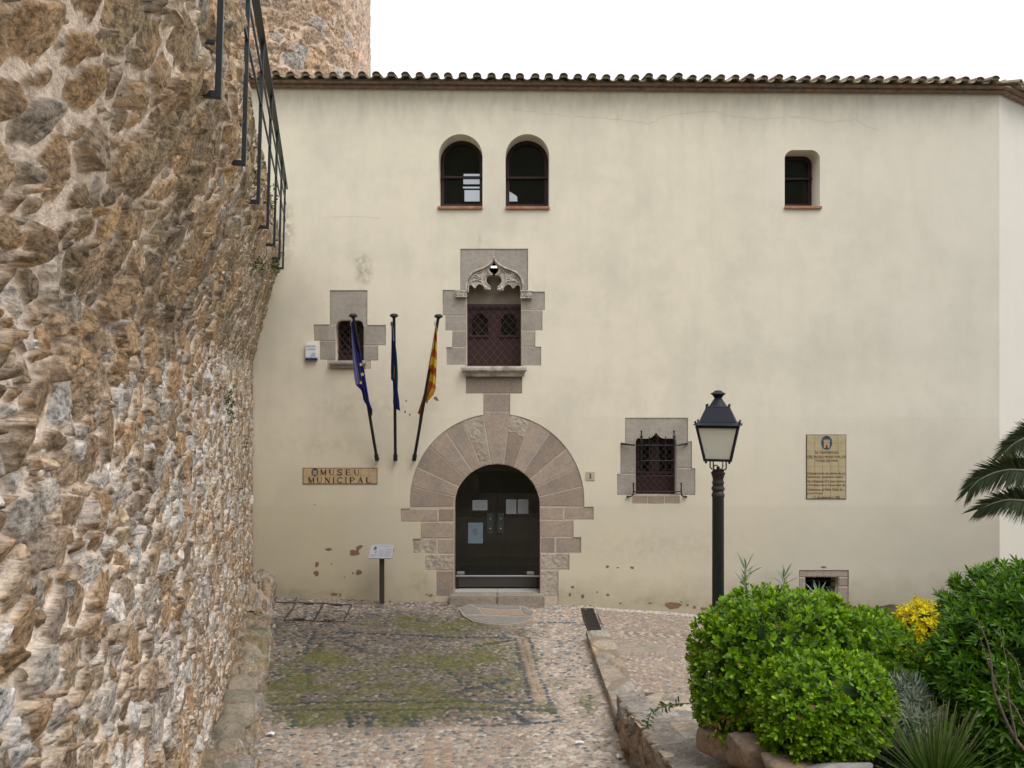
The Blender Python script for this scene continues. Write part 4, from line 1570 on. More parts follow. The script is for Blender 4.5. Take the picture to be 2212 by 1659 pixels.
b = MB()
PS = [(710, 1187, 8, 4), (765, 1194, 13, 8), (774, 1184, 6, 6), (780, 1180, 5, 3), (685, 1219, 5, 8), (683, 1238, 6, 7), (775, 1237, 7, 7), (762, 1238, 3, 3), (744, 1247, 2, 2), (716, 1218, 2, 2),
      (848, 1188, 4, 5), (842, 1197, 3, 4), (722, 1284, 8, 5), (735, 1285, 3, 5), (941, 860, 5, 4), (945, 864, 4, 2), (922, 868, 3, 4),
      (877, 866, 2, 2), (885, 896, 2, 3), (875, 889, 2, 4), (930, 1286, 5, 3), (922, 1284, 3, 2), (1231, 1285, 3, 5), (1258, 1288, 4, 6), (1313, 1285, 4, 3), (1290, 1279, 2, 2),
      (1455, 1309, 20, 8), (1444, 1306, 9, 5), (1485, 1307, 4, 4), (1500, 1312, 5, 4), (1520, 1315, 7, 4), (1404, 1303, 6, 2), (1366, 1226, 5, 3), (1312, 1224, 4, 3), (1334, 1226, 3, 1.5), (1237, 1268, 4, 3),
      (1340, 1303, 3, 2), (1472, 1300, 3, 2), (1531, 1318, 6, 4), (1275, 1309, 3, 3), (680, 1090, 1.5, 2), (1780, 1225, 8, 2)]
for k, (x, y, rx, ry) in enumerate(PS):
    b.prism(blob_poly(x, y, rx, ry, k), FD - .0015 - .00006 * k, FD + .01)
b.build('bare_patch', M_PATCH, museum)['kind'] = 'stuff'
b = MB()
rr = random.Random(4)


def crack(pts, wpx=.35):
    pp = []
    for i in range(len(pts) - 1):
        for k in range(8):
            t = k / 8
            pp.append((pts[i][0] + (pts[i + 1][0] - pts[i][0]) * t + rr.uniform(-1.2, 1.2), pts[i][1] + (pts[i + 1][1] - pts[i][1]) * t + rr.uniform(-1.4, 1.4)))
    for i in range(len(pp) - 1):
        (x0, y0), (x1, y1) = pp[i], pp[i + 1]
        ln = math.hypot(x1 - x0, y1 - y0) + 1e-6
        nx_, ny_ = -(y1 - y0) / ln * wpx, (x1 - x0) / ln * wpx
        q4 = [xz(x0 + nx_, y0 + ny_), xz(x1 + nx_, y1 + ny_), xz(x1 - nx_, y1 - ny_), xz(x0 - nx_, y0 - ny_)]
        b.add([(x, FD - .0012, z) for x, z in q4], [(0, 1, 2, 3)])


crack([(1240, 252), (1330, 257), (1400, 268), (1440, 250), (1500, 243), (1545, 240), (1580, 252), (1640, 258), (1700, 252)])
crack([(1700, 252), (1745, 255), (1790, 265), (1846, 258), (1875, 275), (1905, 283)])
crack([(1095, 235), (1160, 243), (1240, 252)], .25)
crack([(700, 470), (760, 466), (830, 474)], .22)
b.build('plaster_crack', M_CRACK, museum)

# ================================================================ PATHS
def photo_px(X, Y, Z):
    """where a ground point lies on the measured plan (used once, to read the survey of the mosaic)"""
    return CX + F * X / Y, CY + F * (CAMZ - Z) / Y


def path_z(X, Y):
    zf = np.interp(X, [-5.2, -4.7, -1.2, 1.35, 3.8, 9], [.14, .125, .02, -.055, -.26, -.6])
    return zf * sstep(12.3, 15.9, Y)


PEB = np.array([(.25, .205, .16), (.21, .175, .145), (.31, .265, .22), (.17, .16, .148), (.235, .17, .125), (.125, .128, .13), (.35, .315, .27), (.27, .195, .155)])
PEBP = np.array([.2, .2, .16, .12, .13, .06, .06, .07])
DARKP = np.array([.055, .066, .078])


def gp(x, y, z=0.0):
    """ground point of the survey"""
    d = (CAMZ - z) * F / (y - CY)
    return ((x - CX) * d / F, d)


def cobbles():
    x = np.arange(-5.35, 1.75, 0.0115)
    y = np.concatenate([np.arange(5.0, 8.4, .05), np.arange(8.4, 15.93, 0.0120)])
    X, Y = np.meshgrid(x, y, indexing='ij')
    r = np.random.default_rng(77)
    # pebbles on a jittered grid, rows running across the path
    gx, gy = np.meshgrid(np.arange(-5.5, 2.1, .074), np.arange(4.9, 16.1, .050), indexing='ij')
    gx = gx + (np.arange(gx.shape[1]) % 2)[None, :] * .037
    sx = (gx + r.normal(0, .017, gx.shape)).ravel(); sy = (gy + r.normal(0, .012, gx.shape)).ravel()
    n = len(sx)
    col = PEB[r.choice(len(PEB), n, p=PEBP / PEBP.sum())] * r.uniform(.72, 1.25, (n, 1))
    ax = np.full(n, .042) * r.uniform(.7, 1.2, n); ay = np.full(n, .027) * r.uniform(.7, 1.2, n); an = r.normal(0, .3, n)
    # bluish dark pebbles more frequent in the left and upper field
    dk = r.random(n) < .035 + .06 * ((sx < -2.2) & (sy > 11.5)) + .05 * (sy > 10.4)
    col[dk] = DARKP * r.uniform(.8, 1.5, (dk.sum(), 1))
    # lines of long dark stones
    c3 = lambda a, b_: gp(515.4 + .3838 * a, 1243 + .3838 * b_)
    lines = [((190, 757), (1760, 748)), ((195, 722), (1000, 700)), ((1000, 712), (1650, 710)), ((1555, 350), (1610, 530), (1652, 705)), ((1632, 340), (1690, 560), (1762, 720), (1805, 822)),
             ((425, 325), (372, 440)), ((470, 380), (440, 460)), ((1165, 520), (1290, 640)), ((1290, 640), (1500, 590)), ((1380, 600), (1545, 690)), ((1150, 690), (1290, 640)),
             ((600, 765), (640, 850)), ((830, 765), (828, 852)), ((920, 775), (1000, 850)), ((1000, 768), (1000, 850)), ((760, 790), (720, 850)), ((280, 770), (330, 845)),
             ((1300, 840), (1560, 832)), ((1560, 832), (1800, 815)), ((1540, 760), (1640, 830)), ((540, 330), (1540, 350)), ((500, 350), (700, 420)), ((1340, 400), (1540, 365)), ((1690, 250), (1910, 245)),
             ((400, 500), (400, 640)), ((1560, 480), (1600, 520))]
    lx, ly, la = [], [], []
    for ln in lines:
        pts = [np.array(c3(*p)) for p in ln]
        for a, b_ in zip(pts[:-1], pts[1:]):
            L = np.linalg.norm(b_ - a); k = max(2, int(L / .105))
            for i in range(k):
                q = a + (b_ - a) * (i + .5) / k
                lx.append(q[0] + r.normal(0, .012)); ly.append(q[1] + r.normal(0, .012)); la.append(math.atan2(b_[1] - a[1], b_[0] - a[0]))
    # rows of pale brown long stones between the double line and in the drain of the lower path
    px_, py_, pa_, pc_ = [], [], [], []
    for ln, wdt in ((((1594, 350), (1650, 540), (1705, 705)), .10), (((1125, 900), (1120, 1090)), .17)):
        pts = [np.array(c3(*p)) for p in ln]
        for a, b_ in zip(pts[:-1], pts[1:]):
            L = np.linalg.norm(b_ - a); k = max(2, int(L / .062))
            t_ = (b_ - a) / L; nn = np.array([-t_[1], t_[0]])
            for i in range(k):
                for s_ in (-1, 1):
                    q = a + (b_ - a) * (i + .5) / k + nn * s_ * wdt * .62
                    px_.append(q[0]); py_.append(q[1]); pa_.append(math.atan2(nn[1], nn[0]) + s_ * .25)
                    pc_.append(np.array([.25, .19, .14]) * r.uniform(.75, 1.2))
    # thin slab course across the path where the mosaic ends
    a, b_ = np.array(c3(130, 868)), np.array(c3(2010, 838))
    for i in range(26):
        q = a + (b_ - a) * (i + .5) / 26
        px_.append(q[0]); py_.append(q[1] + r.normal(0, .01)); pa_.append(math.atan2(*(b_ - a)[::-1])); pc_.append(np.array([.24, .19, .155]) * r.uniform(.8, 1.15))
    lx, ly = np.array(lx + px_), np.array(ly + py_)
    keep = np.ones(n, bool)
    for qx, qy in zip(lx, ly):
        keep &= ((sx - qx) / .058) ** 2 + ((sy - qy) / .042) ** 2 > 1
    nl = len(la)
    lcol = np.concatenate([DARKP[None] * r.uniform(.7, 1.4, (nl, 1)), np.array(pc_)])
    lax = np.concatenate([np.full(nl, .064), np.full(len(px_) - 26, .085), np.full(26, .13)])
    lay = np.concatenate([np.full(nl, .047), np.full(len(px_) - 26, .030), np.full(26, .05)])
    sx = np.concatenate([sx[keep], lx]); sy = np.concatenate([sy[keep], ly]); col = np.concatenate([col[keep], lcol])
    ax = np.concatenate([ax[keep], lax]); ay = np.concatenate([ay[keep], lay]); an = np.concatenate([an[keep], np.array(la + pa_)])
    wob = .008
    f1, f2, ids, lu, lv = cells(X + (fbm(X * 20, Y * 20, 91, 2) - .5) * wob * 2, Y + (fbm(X * 20, Y * 20, 92, 2) - .5) * wob * 2, sx, sy, .15, ax, ay, an, 2.2)
    f1, f2, ids = [q.reshape(X.shape) for q in (f1, f2, ids)]
    e = np.minimum(1.08 - f1, (f2 - f1) * .9)
    m = sstep(.02, .22, e)
    Zg = path_z(X, Y)
    dome = np.sqrt(np.maximum(0, 1 - np.minimum(f1, 1) ** 2)) * .016 * m
    und = (fbm(X * 1.2, Y * 1.2, 95, 3) - .5) * .05
    n1 = fbm(X * 5, Y * 5, 96, 4)
    pinkness = sstep(10.4, 10.1, Y) * .6 + sstep(.15, .45, X) * .8
    pinkness = np.clip(pinkness, 0, 1)[..., None]
    mort = (np.array([.14, .115, .085]) * (1 - pinkness) + np.array([.325, .275, .23]) * pinkness) * (.75 + .5 * n1[..., None])
    C = mort * (1 - m[..., None]) + col[ids] * m[..., None]
    C = C * (1.0 + .42 * pinkness) * (.82 + .36 * vnoise(X * 60, Y * 60, 94))[..., None]
    # moss in the joints of the mosaic
    px, py = photo_px(X, Y, Zg)
    cx_, cy_ = (px - 515.4) / .3838, (py - 1243) / .3838

    def ell(a, b_, rx, ry):
        return np.clip(1.25 - np.sqrt(((cx_ - a) / rx) ** 2 + ((cy_ - b_) / ry) ** 2), 0, 1)
    mk = np.maximum.reduce([ell(700, 640, 620, 190), ell(450, 780, 260, 70), ell(1300, 620, 420, 140), ell(1050, 270, 420, 48), ell(1650, 300, 110, 45), ell(1830, 700, 170, 110), ell(1250, 450, 420, 90), ell(420, 520, 260, 130), ell(230, 620, 80, 40)])
    mk = np.clip(mk + (fbm(X * 1.0, Y * 1.3, 103, 3) - .5) * .9 * (mk > .02), 0, 1)
    nm = fbm(X * 2.6, Y * 2.6, 98, 5)
    mk = np.clip(mk * 1.25, 0, 1) * sstep(.26, .66, nm) * 1.25
    mg = np.clip(mk * (1.3 - 1.02 * m) + sstep(.52, .70, nm) * mk * .35 * (.4 + 1.2 * fbm(X * 14, Y * 14, 97, 2)), 0, 1)[..., None]
    nm2 = fbm(X * 8, Y * 8, 99, 3)[..., None]
    mcol = np.array([.088, .090, .022]) * (.6 + .9 * nm2)
    damp = sstep(.1, .6, np.clip(np.maximum(ell(800, 600, 750, 300), ell(700, 300, 800, 110)), 0, 1))[..., None]
    C = C * (1 - .38 * damp)
    C = C * (1 - .95 * mg) + mcol * .95 * mg
    # edges along ledge and facade green too
    V = np.stack([X, Y, Zg + dome + und + mg[..., 0] * .006 - .02], -1)
    ob = grid_mesh('cobbled_path', V, C, M_COBBLE, base=(-2, 11, 0))
    tag(ob, kind='structure')


cobbles()


# ---- right hand path: kerb, lower yard and rising terrace
def yard():
    x = np.concatenate([np.arange(1.63, 4.6, 0.014), np.arange(4.6, 9.6, .12)])
    y = np.arange(9.9, 15.93, 0.015)
    X, Y = np.meshgrid(x, y, indexing='ij')
    r = np.random.default_rng(78)
    gx, gy = np.meshgrid(np.arange(1.3, 9.8, .070), np.arange(9.7, 16.1, .048), indexing='ij')
    sx = (gx + r.normal(0, .018, gx.shape)).ravel(); sy = (gy + r.normal(0, .014, gx.shape)).ravel()
    n = len(sx)
    col = PEB[r.choice(len(PEB), n, p=PEBP / PEBP.sum())] * r.uniform(.85, 1.35, (n, 1)) * np.array([1.10, 1.06, 1.03])
    ax = np.full(n, .040) * r.uniform(.7, 1.2, n); ay = np.full(n, .026) * r.uniform(.7, 1.2, n); an = r.normal(.3, .4, n)
    # white pebbles along the facade and a chevron band
    wht = sy > 15.72
    col[wht] = np.array([.50, .46, .42]) * r.uniform(.8, 1.15, (wht.sum(), 1))
    band = (np.abs(sy - 14.1) < .14) & (sx > 1.9)
    an[band] = np.where(sy[band] > 14.1, .8, -.8)
    ax[band] = .085
    ay[band] = .026
    alt = band & (np.floor(sx / .085).astype(int) % 2 == 0)
    col[alt] = np.array([.42, .37, .30])
    col[band & ~alt] = np.array([.19, .15, .12])
    # flat stone edging across
    slabrow = np.abs(sy - 12.95) < .16
    col[slabrow] = np.array([.27, .235, .19]) * r.uniform(.8, 1.15, (slabrow.sum(), 1))
    keep = ~(slabrow & (r.random(n) < .8))
    ax[slabrow] = .22; ay[slabrow] = .16
    sx, sy, col, ax, ay, an = sx[keep], sy[keep], col[keep], ax[keep], ay[keep], an[keep]
    f1, f2, ids, lu, lv = cells(X, Y, sx, sy, .25, ax, ay, an, 2.2)
    f1, f2, ids = [q.reshape(X.shape) for q in (f1, f2, ids)]
    m = sstep(0, .3, np.minimum(1.08 - f1, (f2 - f1) * .9))
    zf = path_z(X, Y) + .004
    z0 = .085 - .05 * np.clip(X - 1.6, 0, 3)
    Z = z0 + (zf - z0) * sstep(13.0, 14.1, Y)
    n1 = fbm(X * 4, Y * 4, 101, 4)[..., None]
    C = np.array([.29, .235, .19]) * (.75 + .5 * n1)
    C = C * (1 - m[..., None]) + col[ids] * m[..., None]
    V = np.stack([X, Y, Z + m * .014 * np.sqrt(np.maximum(0, 1 - np.minimum(f1, 1) ** 2)) + (fbm(X, Y, 102, 3) - .5) * .03], -1)
    tag(grid_mesh('upper_path', V, C, M_COBBLE, base=(3, 13, 0)), kind='structure')


yard()


def flag_field(X, Y, seed, s0=.17, warp=.06, cols=None, base=(.24, .20, .155)):
    seeds = darts(float(X.min()) - .3, float(X.max()) + .3, float(Y.min()) - .3, float(Y.max()) + .3, [(s0, .5), (s0 * .6, .4), (s0 * .35, .3)], 1.25, seed)
    return stone_field(X, Y, seeds, seed, base, cols if cols is not None else np.array([(.39, .325, .255), (.36, .315, .265), (.42, .35, .275), (.32, .295, .265), (.40, .31, .225), (.24, .23, .21)]),
                       np.array([.2, .2, .2, .15, .15, .1]), (.004, .018), aspect=1.3, warp=warp, ang=.8, cell=.45, edge=.14, rough=.004, rustk=.05, rad1=1.5)


def terrace():
    x = np.arange(1.30, 6.2, 0.022)
    y = np.concatenate([np.arange(-6, 5.2, .12), np.arange(5.2, 10.12, .022)])
    X, Y = np.meshgrid(x, y, indexing='ij')
    h, C, m = flag_field(X, Y, 111, .15)
    # a patch of bedded pebbles
    r = np.random.default_rng(79)
    gx, gy = np.meshgrid(np.arange(1.3, 3.6, .06), np.arange(7.8, 10.2, .05), indexing='ij')
    sx = (gx + r.normal(0, .012, gx.shape)).ravel(); sy = (gy + r.normal(0, .012, gx.shape)).ravel()
    col = PEB[r.choice(len(PEB), len(sx), p=PEBP / PEBP.sum())] * 1.25
    f1, f2, ids, _, _ = cells(X, Y, sx, sy, .12, np.full(len(sx), .034), np.full(len(sx), .026), r.normal(0, .5, len(sx)))
    f1, ids = f1.reshape(X.shape), ids.reshape(X.shape)
    pm = (sstep(1.72, 1.85, X + (fbm(X * 4, Y * 4, 112, 3) - .5) * .3) * sstep(7.9, 8.1, Y) * sstep(9.15, 9.0, Y))[..., None]
    C = C * (1 - pm) + np.where((f1 < .95)[..., None], col[ids], np.array([.26, .22, .175])) * pm
    Z = np.minimum(.43 + .16 * (10.1 - Y), 2.62) - .02
    xw = 1.32 + .042 * (10.1 - Y)
    X2 = np.maximum(X, xw - .03)
    V = np.stack([X2, Y, Z + h * .55 * (1 - pm[..., 0]) + pm[..., 0] * np.maximum(0, 1 - f1) * .012], -1)
    o = grid_mesh('terrace', V, C, M_COBBLE, base=(3, 7, .9))
    tag(o, kind='structure')


terrace()


def low_wall():
    d = np.arange(3.0, 10.12, .016)
    t = np.linspace(0, 1, 70)
    Dd, T = np.meshgrid(d, t, indexing='ij')
    top = np.minimum(.43 + .16 * (10.1 - Dd), 2.6) + .005
    Zz = -.3 + (top + .3) * np.minimum(T / .82, 1)
    over = np.clip((T - .82) / .18, 0, 1)
    seeds = darts(2.5, 10.8, -.6, 2.9, [(.13, .3), (.09, .4), (.05, .3)], 1.15, 15)
    h, C, m = stone_field(Dd, Zz + over * .2, seeds, 61, (.26, .205, .15), (PAL_STONE * .4 + PAL_STONE.mean(0) * .6) * np.array([.62, .64, .66]), P_STONE, (.02, .06), aspect=1.1, warp=.08, ang=.9, cell=.36, cover=.2, rustk=.12, rad1=1.4, dome=.008, und=.04)
    xw = 1.32 + .042 * (10.1 - Dd)
    X = xw - h * (1 - over) + over * .30 + .02 * (T < .4)
    Zt = Zz + over * .012 + h * over * .3
    flat = C.mean(-1, keepdims=True) * np.array([1.25, 1.1, .95]) + .03
    ov = sstep(0, .15, over)[..., None]
    C = C * (1 - ov) + flat * ov
    V = np.stack([X, Dd, Zt], -1)
    # far end face
    e = V[-1:].copy()
    e[..., 0] += .5
    V = np.concatenate([V, e], 0); C = np.concatenate([C, C[-1:]], 0)
    o = grid_mesh('low_stone_wall', V, C, M_RUBBLE, base=(1.4, 9, 0))
    tag(o, 'low rough stone retaining wall at the bottom, between cobbled path and planted terrace', 'wall')


low_wall()


def kerb():
    t = np.arange(10.0, 13.68, .018)
    s = np.linspace(0, 1, 46)
    T, S = np.meshgrid(t, s, indexing='ij')
    xo = np.interp(T, [10.0, 10.1, 11.6, 13.66], [1.32, 1.32, 1.285, 1.255])
    xi = np.interp(T, [10.0, 11.0, 12.6, 13.66], [1.74, 1.72, 1.69, 1.66])
    A, B = T, S * .55
    seeds = darts(9.6, 14.2, -.2, .9, [(.19, .6), (.1, .4)], 1.4, 17)
    h, C, m = stone_field(A, B, seeds, 66, (.22, .18, .13), np.array([(.33, .275, .22), (.30, .275, .235), (.36, .30, .235), (.31, .24, .175)]), np.array([.3, .3, .2, .2]), (.004, .02),
                          aspect=1.3, warp=.05, ang=.5, cell=.45, edge=.12, rough=.004)
    face = S < .22
    X = np.where(face, xo - h * .4, xo + (S - .22) / .78 * (xi - xo))
    Zt = .125 + 0 * T
    Z = np.where(face, -.06 + (Zt + .06) * S / .22, Zt + h * .5 - .05 * sstep(.9, 1, S))
    V = np.stack([X, T, Z], -1)
    o = grid_mesh('kerb', V, C, M_COBBLE, base=(1.4, 12, 0))
    tag(o, 'raised kerb of flat stones between the mossy mosaic path and the right hand yard', 'kerb')


kerb()


def crazy_oval():
    a = [gp(515.4 + .3838 * x, 1243 + .3838 * y, -.02) for x, y in [(1240, 205), (1300, 172), (1400, 158), (1520, 158), (1610, 178), (1662, 215), (1660, 250), (1600, 275), (1500, 290), (1400, 285), (1320, 272), (1262, 240)]]
    root = thing('paving_slab', (a[0][0] + .9, a[0][1] - .5, 0), 'oval patch of grey crazy paving set in the cobbles just in front of the doorstep', 'paving')
    c3 = lambda x, y: gp(515.4 + .3838 * x, 1243 + .3838 * y, -.02)

    def plate(pts, m, name, z0=.0):
        b = MB()
        pl = [c3(*p) for p in pts]
        n = len(pl)
        zt = [float(path_z(np.array(px), np.array(py))) + .022 + z0 for px, py in pl]
        b.add([(px, py, z) for (px, py), z in zip(pl, zt)] + [(px, py, z - .06) for (px, py), z in zip(pl, zt)],
              [tuple(range(n))[::-1] if False else tuple(range(n)), ] + [(i, (i + 1) % n, n + (i + 1) % n, n + i) for i in range(n)])
        me_o = b.build(name, m, root)
        bm = bmesh.new(); bm.from_mesh(me_o.data); bmesh.ops.recalc_face_normals(bm, faces=bm.faces); bm.to_mesh(me_o.data); bm.free()
    plate([(1240, 205), (1300, 172), (1400, 158), (1520, 158), (1610, 178), (1662, 215), (1660, 250), (1600, 275), (1500, 290), (1400, 285), (1320, 272), (1262, 240)], mat('paving_mortar', (.33, .28, .22), .9, .2, 12, .3, 40), 'mortar_bed')
    ms = mat('paving_grey', (.235, .215, .19), .9, .2, 9, .4, 40, tint=(.20, .19, .175), tscale=5)
    plate([(1250, 200), (1298, 180), (1335, 195), (1378, 232), (1275, 234)], ms, 'stone', .008)
    plate([(1312, 172), (1400, 162), (1518, 162), (1578, 176), (1582, 196), (1480, 200), (1350, 192)], ms, 'stone', .008)
    plate([(1592, 182), (1655, 212), (1648, 232), (1610, 222), (1590, 200)], ms, 'stone', .008)
    plate([(1360, 202), (1480, 207), (1580, 204), (1600, 224), (1640, 236), (1500, 234), (1395, 232)], mat('paving_pink', (.30, .23, .18), .9, .2, 9, .4, 40), 'stone', .008)
    plate([(1280, 242), (1500, 243), (1655, 242), (1600, 270), (1500, 286), (1400, 281), (1325, 268)], ms, 'stone', .008)


crazy_oval()

# ---- drain grate
def grate():
    root = thing('drain_grate', (1.45, 14.9, -.02), 'narrow rusty iron drain grate in the cobbles right of the doorstep', 'drain')
    x0, x1, y0, y1 = 1.33, 1.58, 13.72, 15.72
    z = lambda y: float(path_z(np.array(1.45), np.array(y))) + .012
    b = MB()
    for xa_, xb_ in ((x0, x0 + .03), (x1 - .03, x1)):
        b.add([(xa_, y0, z(y0)), (xb_, y0, z(y0)), (xb_, y1, z(y1)), (xa_, y1, z(y1)), (xa_, y0, z(y0) - .05), (xb_, y0, z(y0) - .05), (xb_, y1, z(y1) - .05), (xa_, y1, z(y1) - .05)],
              [(0, 1, 2, 3), (0, 4, 5, 1), (1, 5, 6, 2), (3, 7, 4, 0)])
    b.build('frame', M_RUST, root)
    b = MB()
    for k in range(5):
        ya = y0 + k * .4
        b.add([(x0 + .03, ya, z(ya) - .035), (x1 - .03, ya, z(ya) - .035), (x1 - .03, ya + .4, z(ya + .4) - .035), (x0 + .03, ya + .4, z(ya + .4) - .035)], [(0, 1, 2, 3)])
    b.build('channel', M_DARK, root)
    b = MB()
    for k in range(57):
        ya = y0 + .01 + k * .035
        b.box(x0 + .028, x1 - .028, ya, ya + .018, z(ya) - .03, z(ya) - .004)
    for k in range(6):
        ya = y0 + k * .397
        b.box(x0 + .02, x1 - .02, ya, ya + .014, z(ya) - .03, z(ya) + .002)
    b.build('grating', M_RUST, root)


grate()


def hatch(name, px, label, slots=True):
    c = lambda x, y: gp(484.6 + .19187 * x, 1151.8 + .19187 * y, .1)      # survey grid of the corner crop
    pl = [c(*p) for p in px]
    cx_, cy_ = sum(p[0] for p in pl) / 4, sum(p[1] for p in pl) / 4
    root = thing(name, (cx_, cy_, .05), label, 'access cover', 'pebble filled access covers by the facade')
    z = lambda x, y: float(path_z(np.array(x), np.array(y)))
    b = MB()
    for i in range(4):
        (xa_, ya), (xb_, yb) = pl[i], pl[(i + 1) % 4]
        b.tube([(xa_, ya, z(xa_, ya) + .004), (xb_, yb, z(xb_, yb) + .002)], .009, 4)
    b.build('frame', M_RUST, root)
    if slots:
        b = MB()
        for (i, j), t in (((0, 1), .12), ((3, 2), .12)):
            a_, b_ = np.array(pl[i]), np.array(pl[j])
            q0, q1 = a_ + (b_ - a_) * .3, a_ + (b_ - a_) * .68
            sh = (np.array(pl[2]) + np.array(pl[3]) - np.array(pl[0]) - np.array(pl[1])) / 2 * (.07 if i == 0 else -.07)
            b.tube([(*(q0 + sh), z(*q0) + .006), (*(q1 + sh), z(*q1) + .006)], .014, 5)
        b.build('handle_slot', M_RUST, root)


hatch('access_cover', [(810, 785), (1112, 785), (1005, 962), (672, 960)], 'square access cover filled with pebbles, the left of two side by side by the facade')
hatch('access_cover', [(1118, 787), (1435, 792), (1335, 968), (1012, 965)], 'square access cover filled with pebbles, nearer to the information stand')
hatch('access_cover', [(600, 716), (825, 716), (782, 790), (548, 788)], 'small access cover tight against the foot of the facade in the left corner', False)

# ================================================================ WALL SIGNS
LET = {
    'M': [[(.08, 0), (.08, 1), .09], [(.08, 1), (.5, .06), .17], [(.5, .06), (.9, 1), .08], [(.9, 1), (.9, 0), .17], [(-.02, 0), (.2, 0), .05], [(.78, 0), (1.02, 0), .05], [(-.02, 1), (.14, 1), .05], [(.86, 1), (1.02, 1), .05]],
    'U': [[(.14, 1), (.14, .25), .2], [(.14, .25), (.2, .08), (.4, .02), (.62, .02), (.82, .08), (.88, .25), .09], [(.88, .25), (.88, 1), .08], [(0, 1), (.28, 1), .05], [(.76, 1), (1, 1), .05]],
    'S': [[(.92, .82), (.8, .95), (.5, 1), (.2, .93), (.1, .76), (.22, .6), (.5, .5), (.78, .4), (.92, .24), (.8, .06), (.5, 0), (.2, .05), (.06, .2), .14], [(.94, .76), (.94, 1), .05], [(.06, 0), (.06, .26), .05]],
    'E': [[(.16, 0), (.16, 1), .2], [(.1, 1), (.94, 1), .08], [(.1, 0), (.98, 0), .08], [(.2, .52), (.72, .52), .06], [(.93, 1), (.93, .8), .05], [(.97, 0), (.97, .22), .05], [(.72, .4), (.72, .64), .05]],
    'N': [[(.1, 0), (.1, 1), .08], [(.08, 1), (.9, 0), .2], [(.9, 0), (.9, 1), .08], [(-.02, 0), (.22, 0), .05], [(-.04, 1), (.12, 1), .05], [(.78, 1), (1.02, 1), .05]],
    'I': [[(.5, 0), (.5, 1), .26], [(.24, 0), (.76, 0), .06], [(.24, 1), (.76, 1), .06]],
    'C': [[(.92, .78), (.8, .93), (.55, 1), (.28, .9), (.1, .66), (.08, .4), (.2, .16), (.45, .02), (.7, .03), (.94, .2), .12], [(.16, .25), (.1, .5), (.18, .78), .12], [(.93, .74), (.93, 1), .05]],
    'P': [[(.22, 0), (.22, 1), .2], [(.2, 1), (.6, 1), (.88, .9), (.92, .72), (.84, .54), (.6, .46), (.26, .46), .09], [(.88, .86), (.9, .6), .16], [(.04, 0), (.42, 0), .05], [(.04, 1), (.3, 1), .05]],
    'A': [[(.06, 0), (.5, 1), .08], [(.5, 1), (.9, 0), .2], [(.24, .36), (.74, .36), .06], [(-.06, 0), (.2, 0), .05], [(.74, 0), (1.06, 0), .05]],
    'L': [[(.16, 0), (.16, 1), .2], [(.1, 0), (.86, 0), .08], [(.84, 0), (1.02, .34), .08], [(-.02, 1), (.36, 1), .05]],
}


def letters(b, items, d):
    """items: (char, x0, x1, z0, z1) in world"""
    k = [0]
    for ch, x0, x1, z0, z1 in items:
        for st in LET[ch]:
            wd = st[-1]
            pts = [(x0 + p[0] * (x1 - x0), z0 + p[1] * (z1 - z0)) for p in st[:-1]]
            ww = wd * 1.3 * (x1 - x0) / 2 if wd > .06 else wd * 1.4 * (z1 - z0) / 2
            for (xa_, za), (xb_, zb) in zip(pts[:-1], pts[1:]):
                ln = math.hypot(xb_ - xa_, zb - za) + 1e-9
                nx_, nz_ = -(zb - za) / ln * ww, (xb_ - xa_) / ln * ww
                k[0] += 1
                dd = d - .0003 * (k[0] % 5)
                b.add([(xa_ + nx_, dd, za + nz_), (xb_ + nx_, dd, zb + nz_), (xb_ - nx_, dd, zb - nz_), (xa_ - nx_, dd, za - nz_)], [(0, 1, 2, 3)])


def tile_panel(name, x0, x1, z0, z1, nx, nz, m, label, cat):
    root = thing(name, ((x0 + x1) / 2, FD, z0), label, cat)
    b = MB()
    b.box(x0, x1, FD - .012, FD + .002, z0, z1)
    b.build('border', M_LETTER, root)
    b = MB()
    e = .010
    b.box(x0 + e, x1 - e, FD - .0135, FD, z0 + e, z1 - e)
    b.build('grout', M_GROUT, root)
    b = MB()
    w_, h_ = (x1 - x0 - 2 * e) / nx, (z1 - z0 - 2 * e) / nz
    for i in range(nx):
        for j in range(nz):
            b.box(x0 + e + i * w_ + .0025, x0 + e + (i + 1) * w_ - .0025, FD - .018 - random.uniform(0, .0012), FD, z0 + e + j * h_ + .0025, z0 + e + (j + 1) * h_ - .0025)
    b.build('tiles', m, root, bevel=.0015)
    return root


def crest(root, cx_, cz, rx, rz, d):
    b = MB()
    b.prism([(cx_ + rx * math.cos(a * math.pi / 12), cz + rz * math.sin(a * math.pi / 12)) for a in range(24)], d - .0015, d + .004)
    o = b.build('crest', M_CREST, root)
    b = MB()
    u = lambda x, z: (cx_ + x * rx, cz + z * rz)
    b.prism([u(-.52, -.72), u(.52, -.72), u(.52, .22), u(.58, .22), u(.58, .42), u(.36, .42), u(.36, .30), u(.14, .30), u(.14, .50), u(-.14, .50), u(-.14, .30), u(-.36, .30), u(-.36, .42), u(-.58, .42), u(-.58, .22), u(-.52, .22)], d - .003, d)
    b.build('crest_tower', M_CRESTT, o)
    b = MB()
    b.prism([u(-.14, -.72), u(.14, -.72), u(.14, -.4), u(0, -.28), u(-.14, -.4)], d - .0042, d - .002)
    b.prism([u(-.32, -.1), u(-.18, -.1), u(-.18, .06), u(-.32, .06)], d - .0042, d - .002)
    b.prism([u(.18, -.1), u(.32, -.1), u(.32, .06), u(.18, .06)], d - .0042, d - .002)
    b.prism([u(-.06, .5), u(.06, .5), u(.12, .78), u(0, .92), u(-.08, .75)], d - .0042, d - .002)
    b.build('crest_detail', M_LETTER, o)


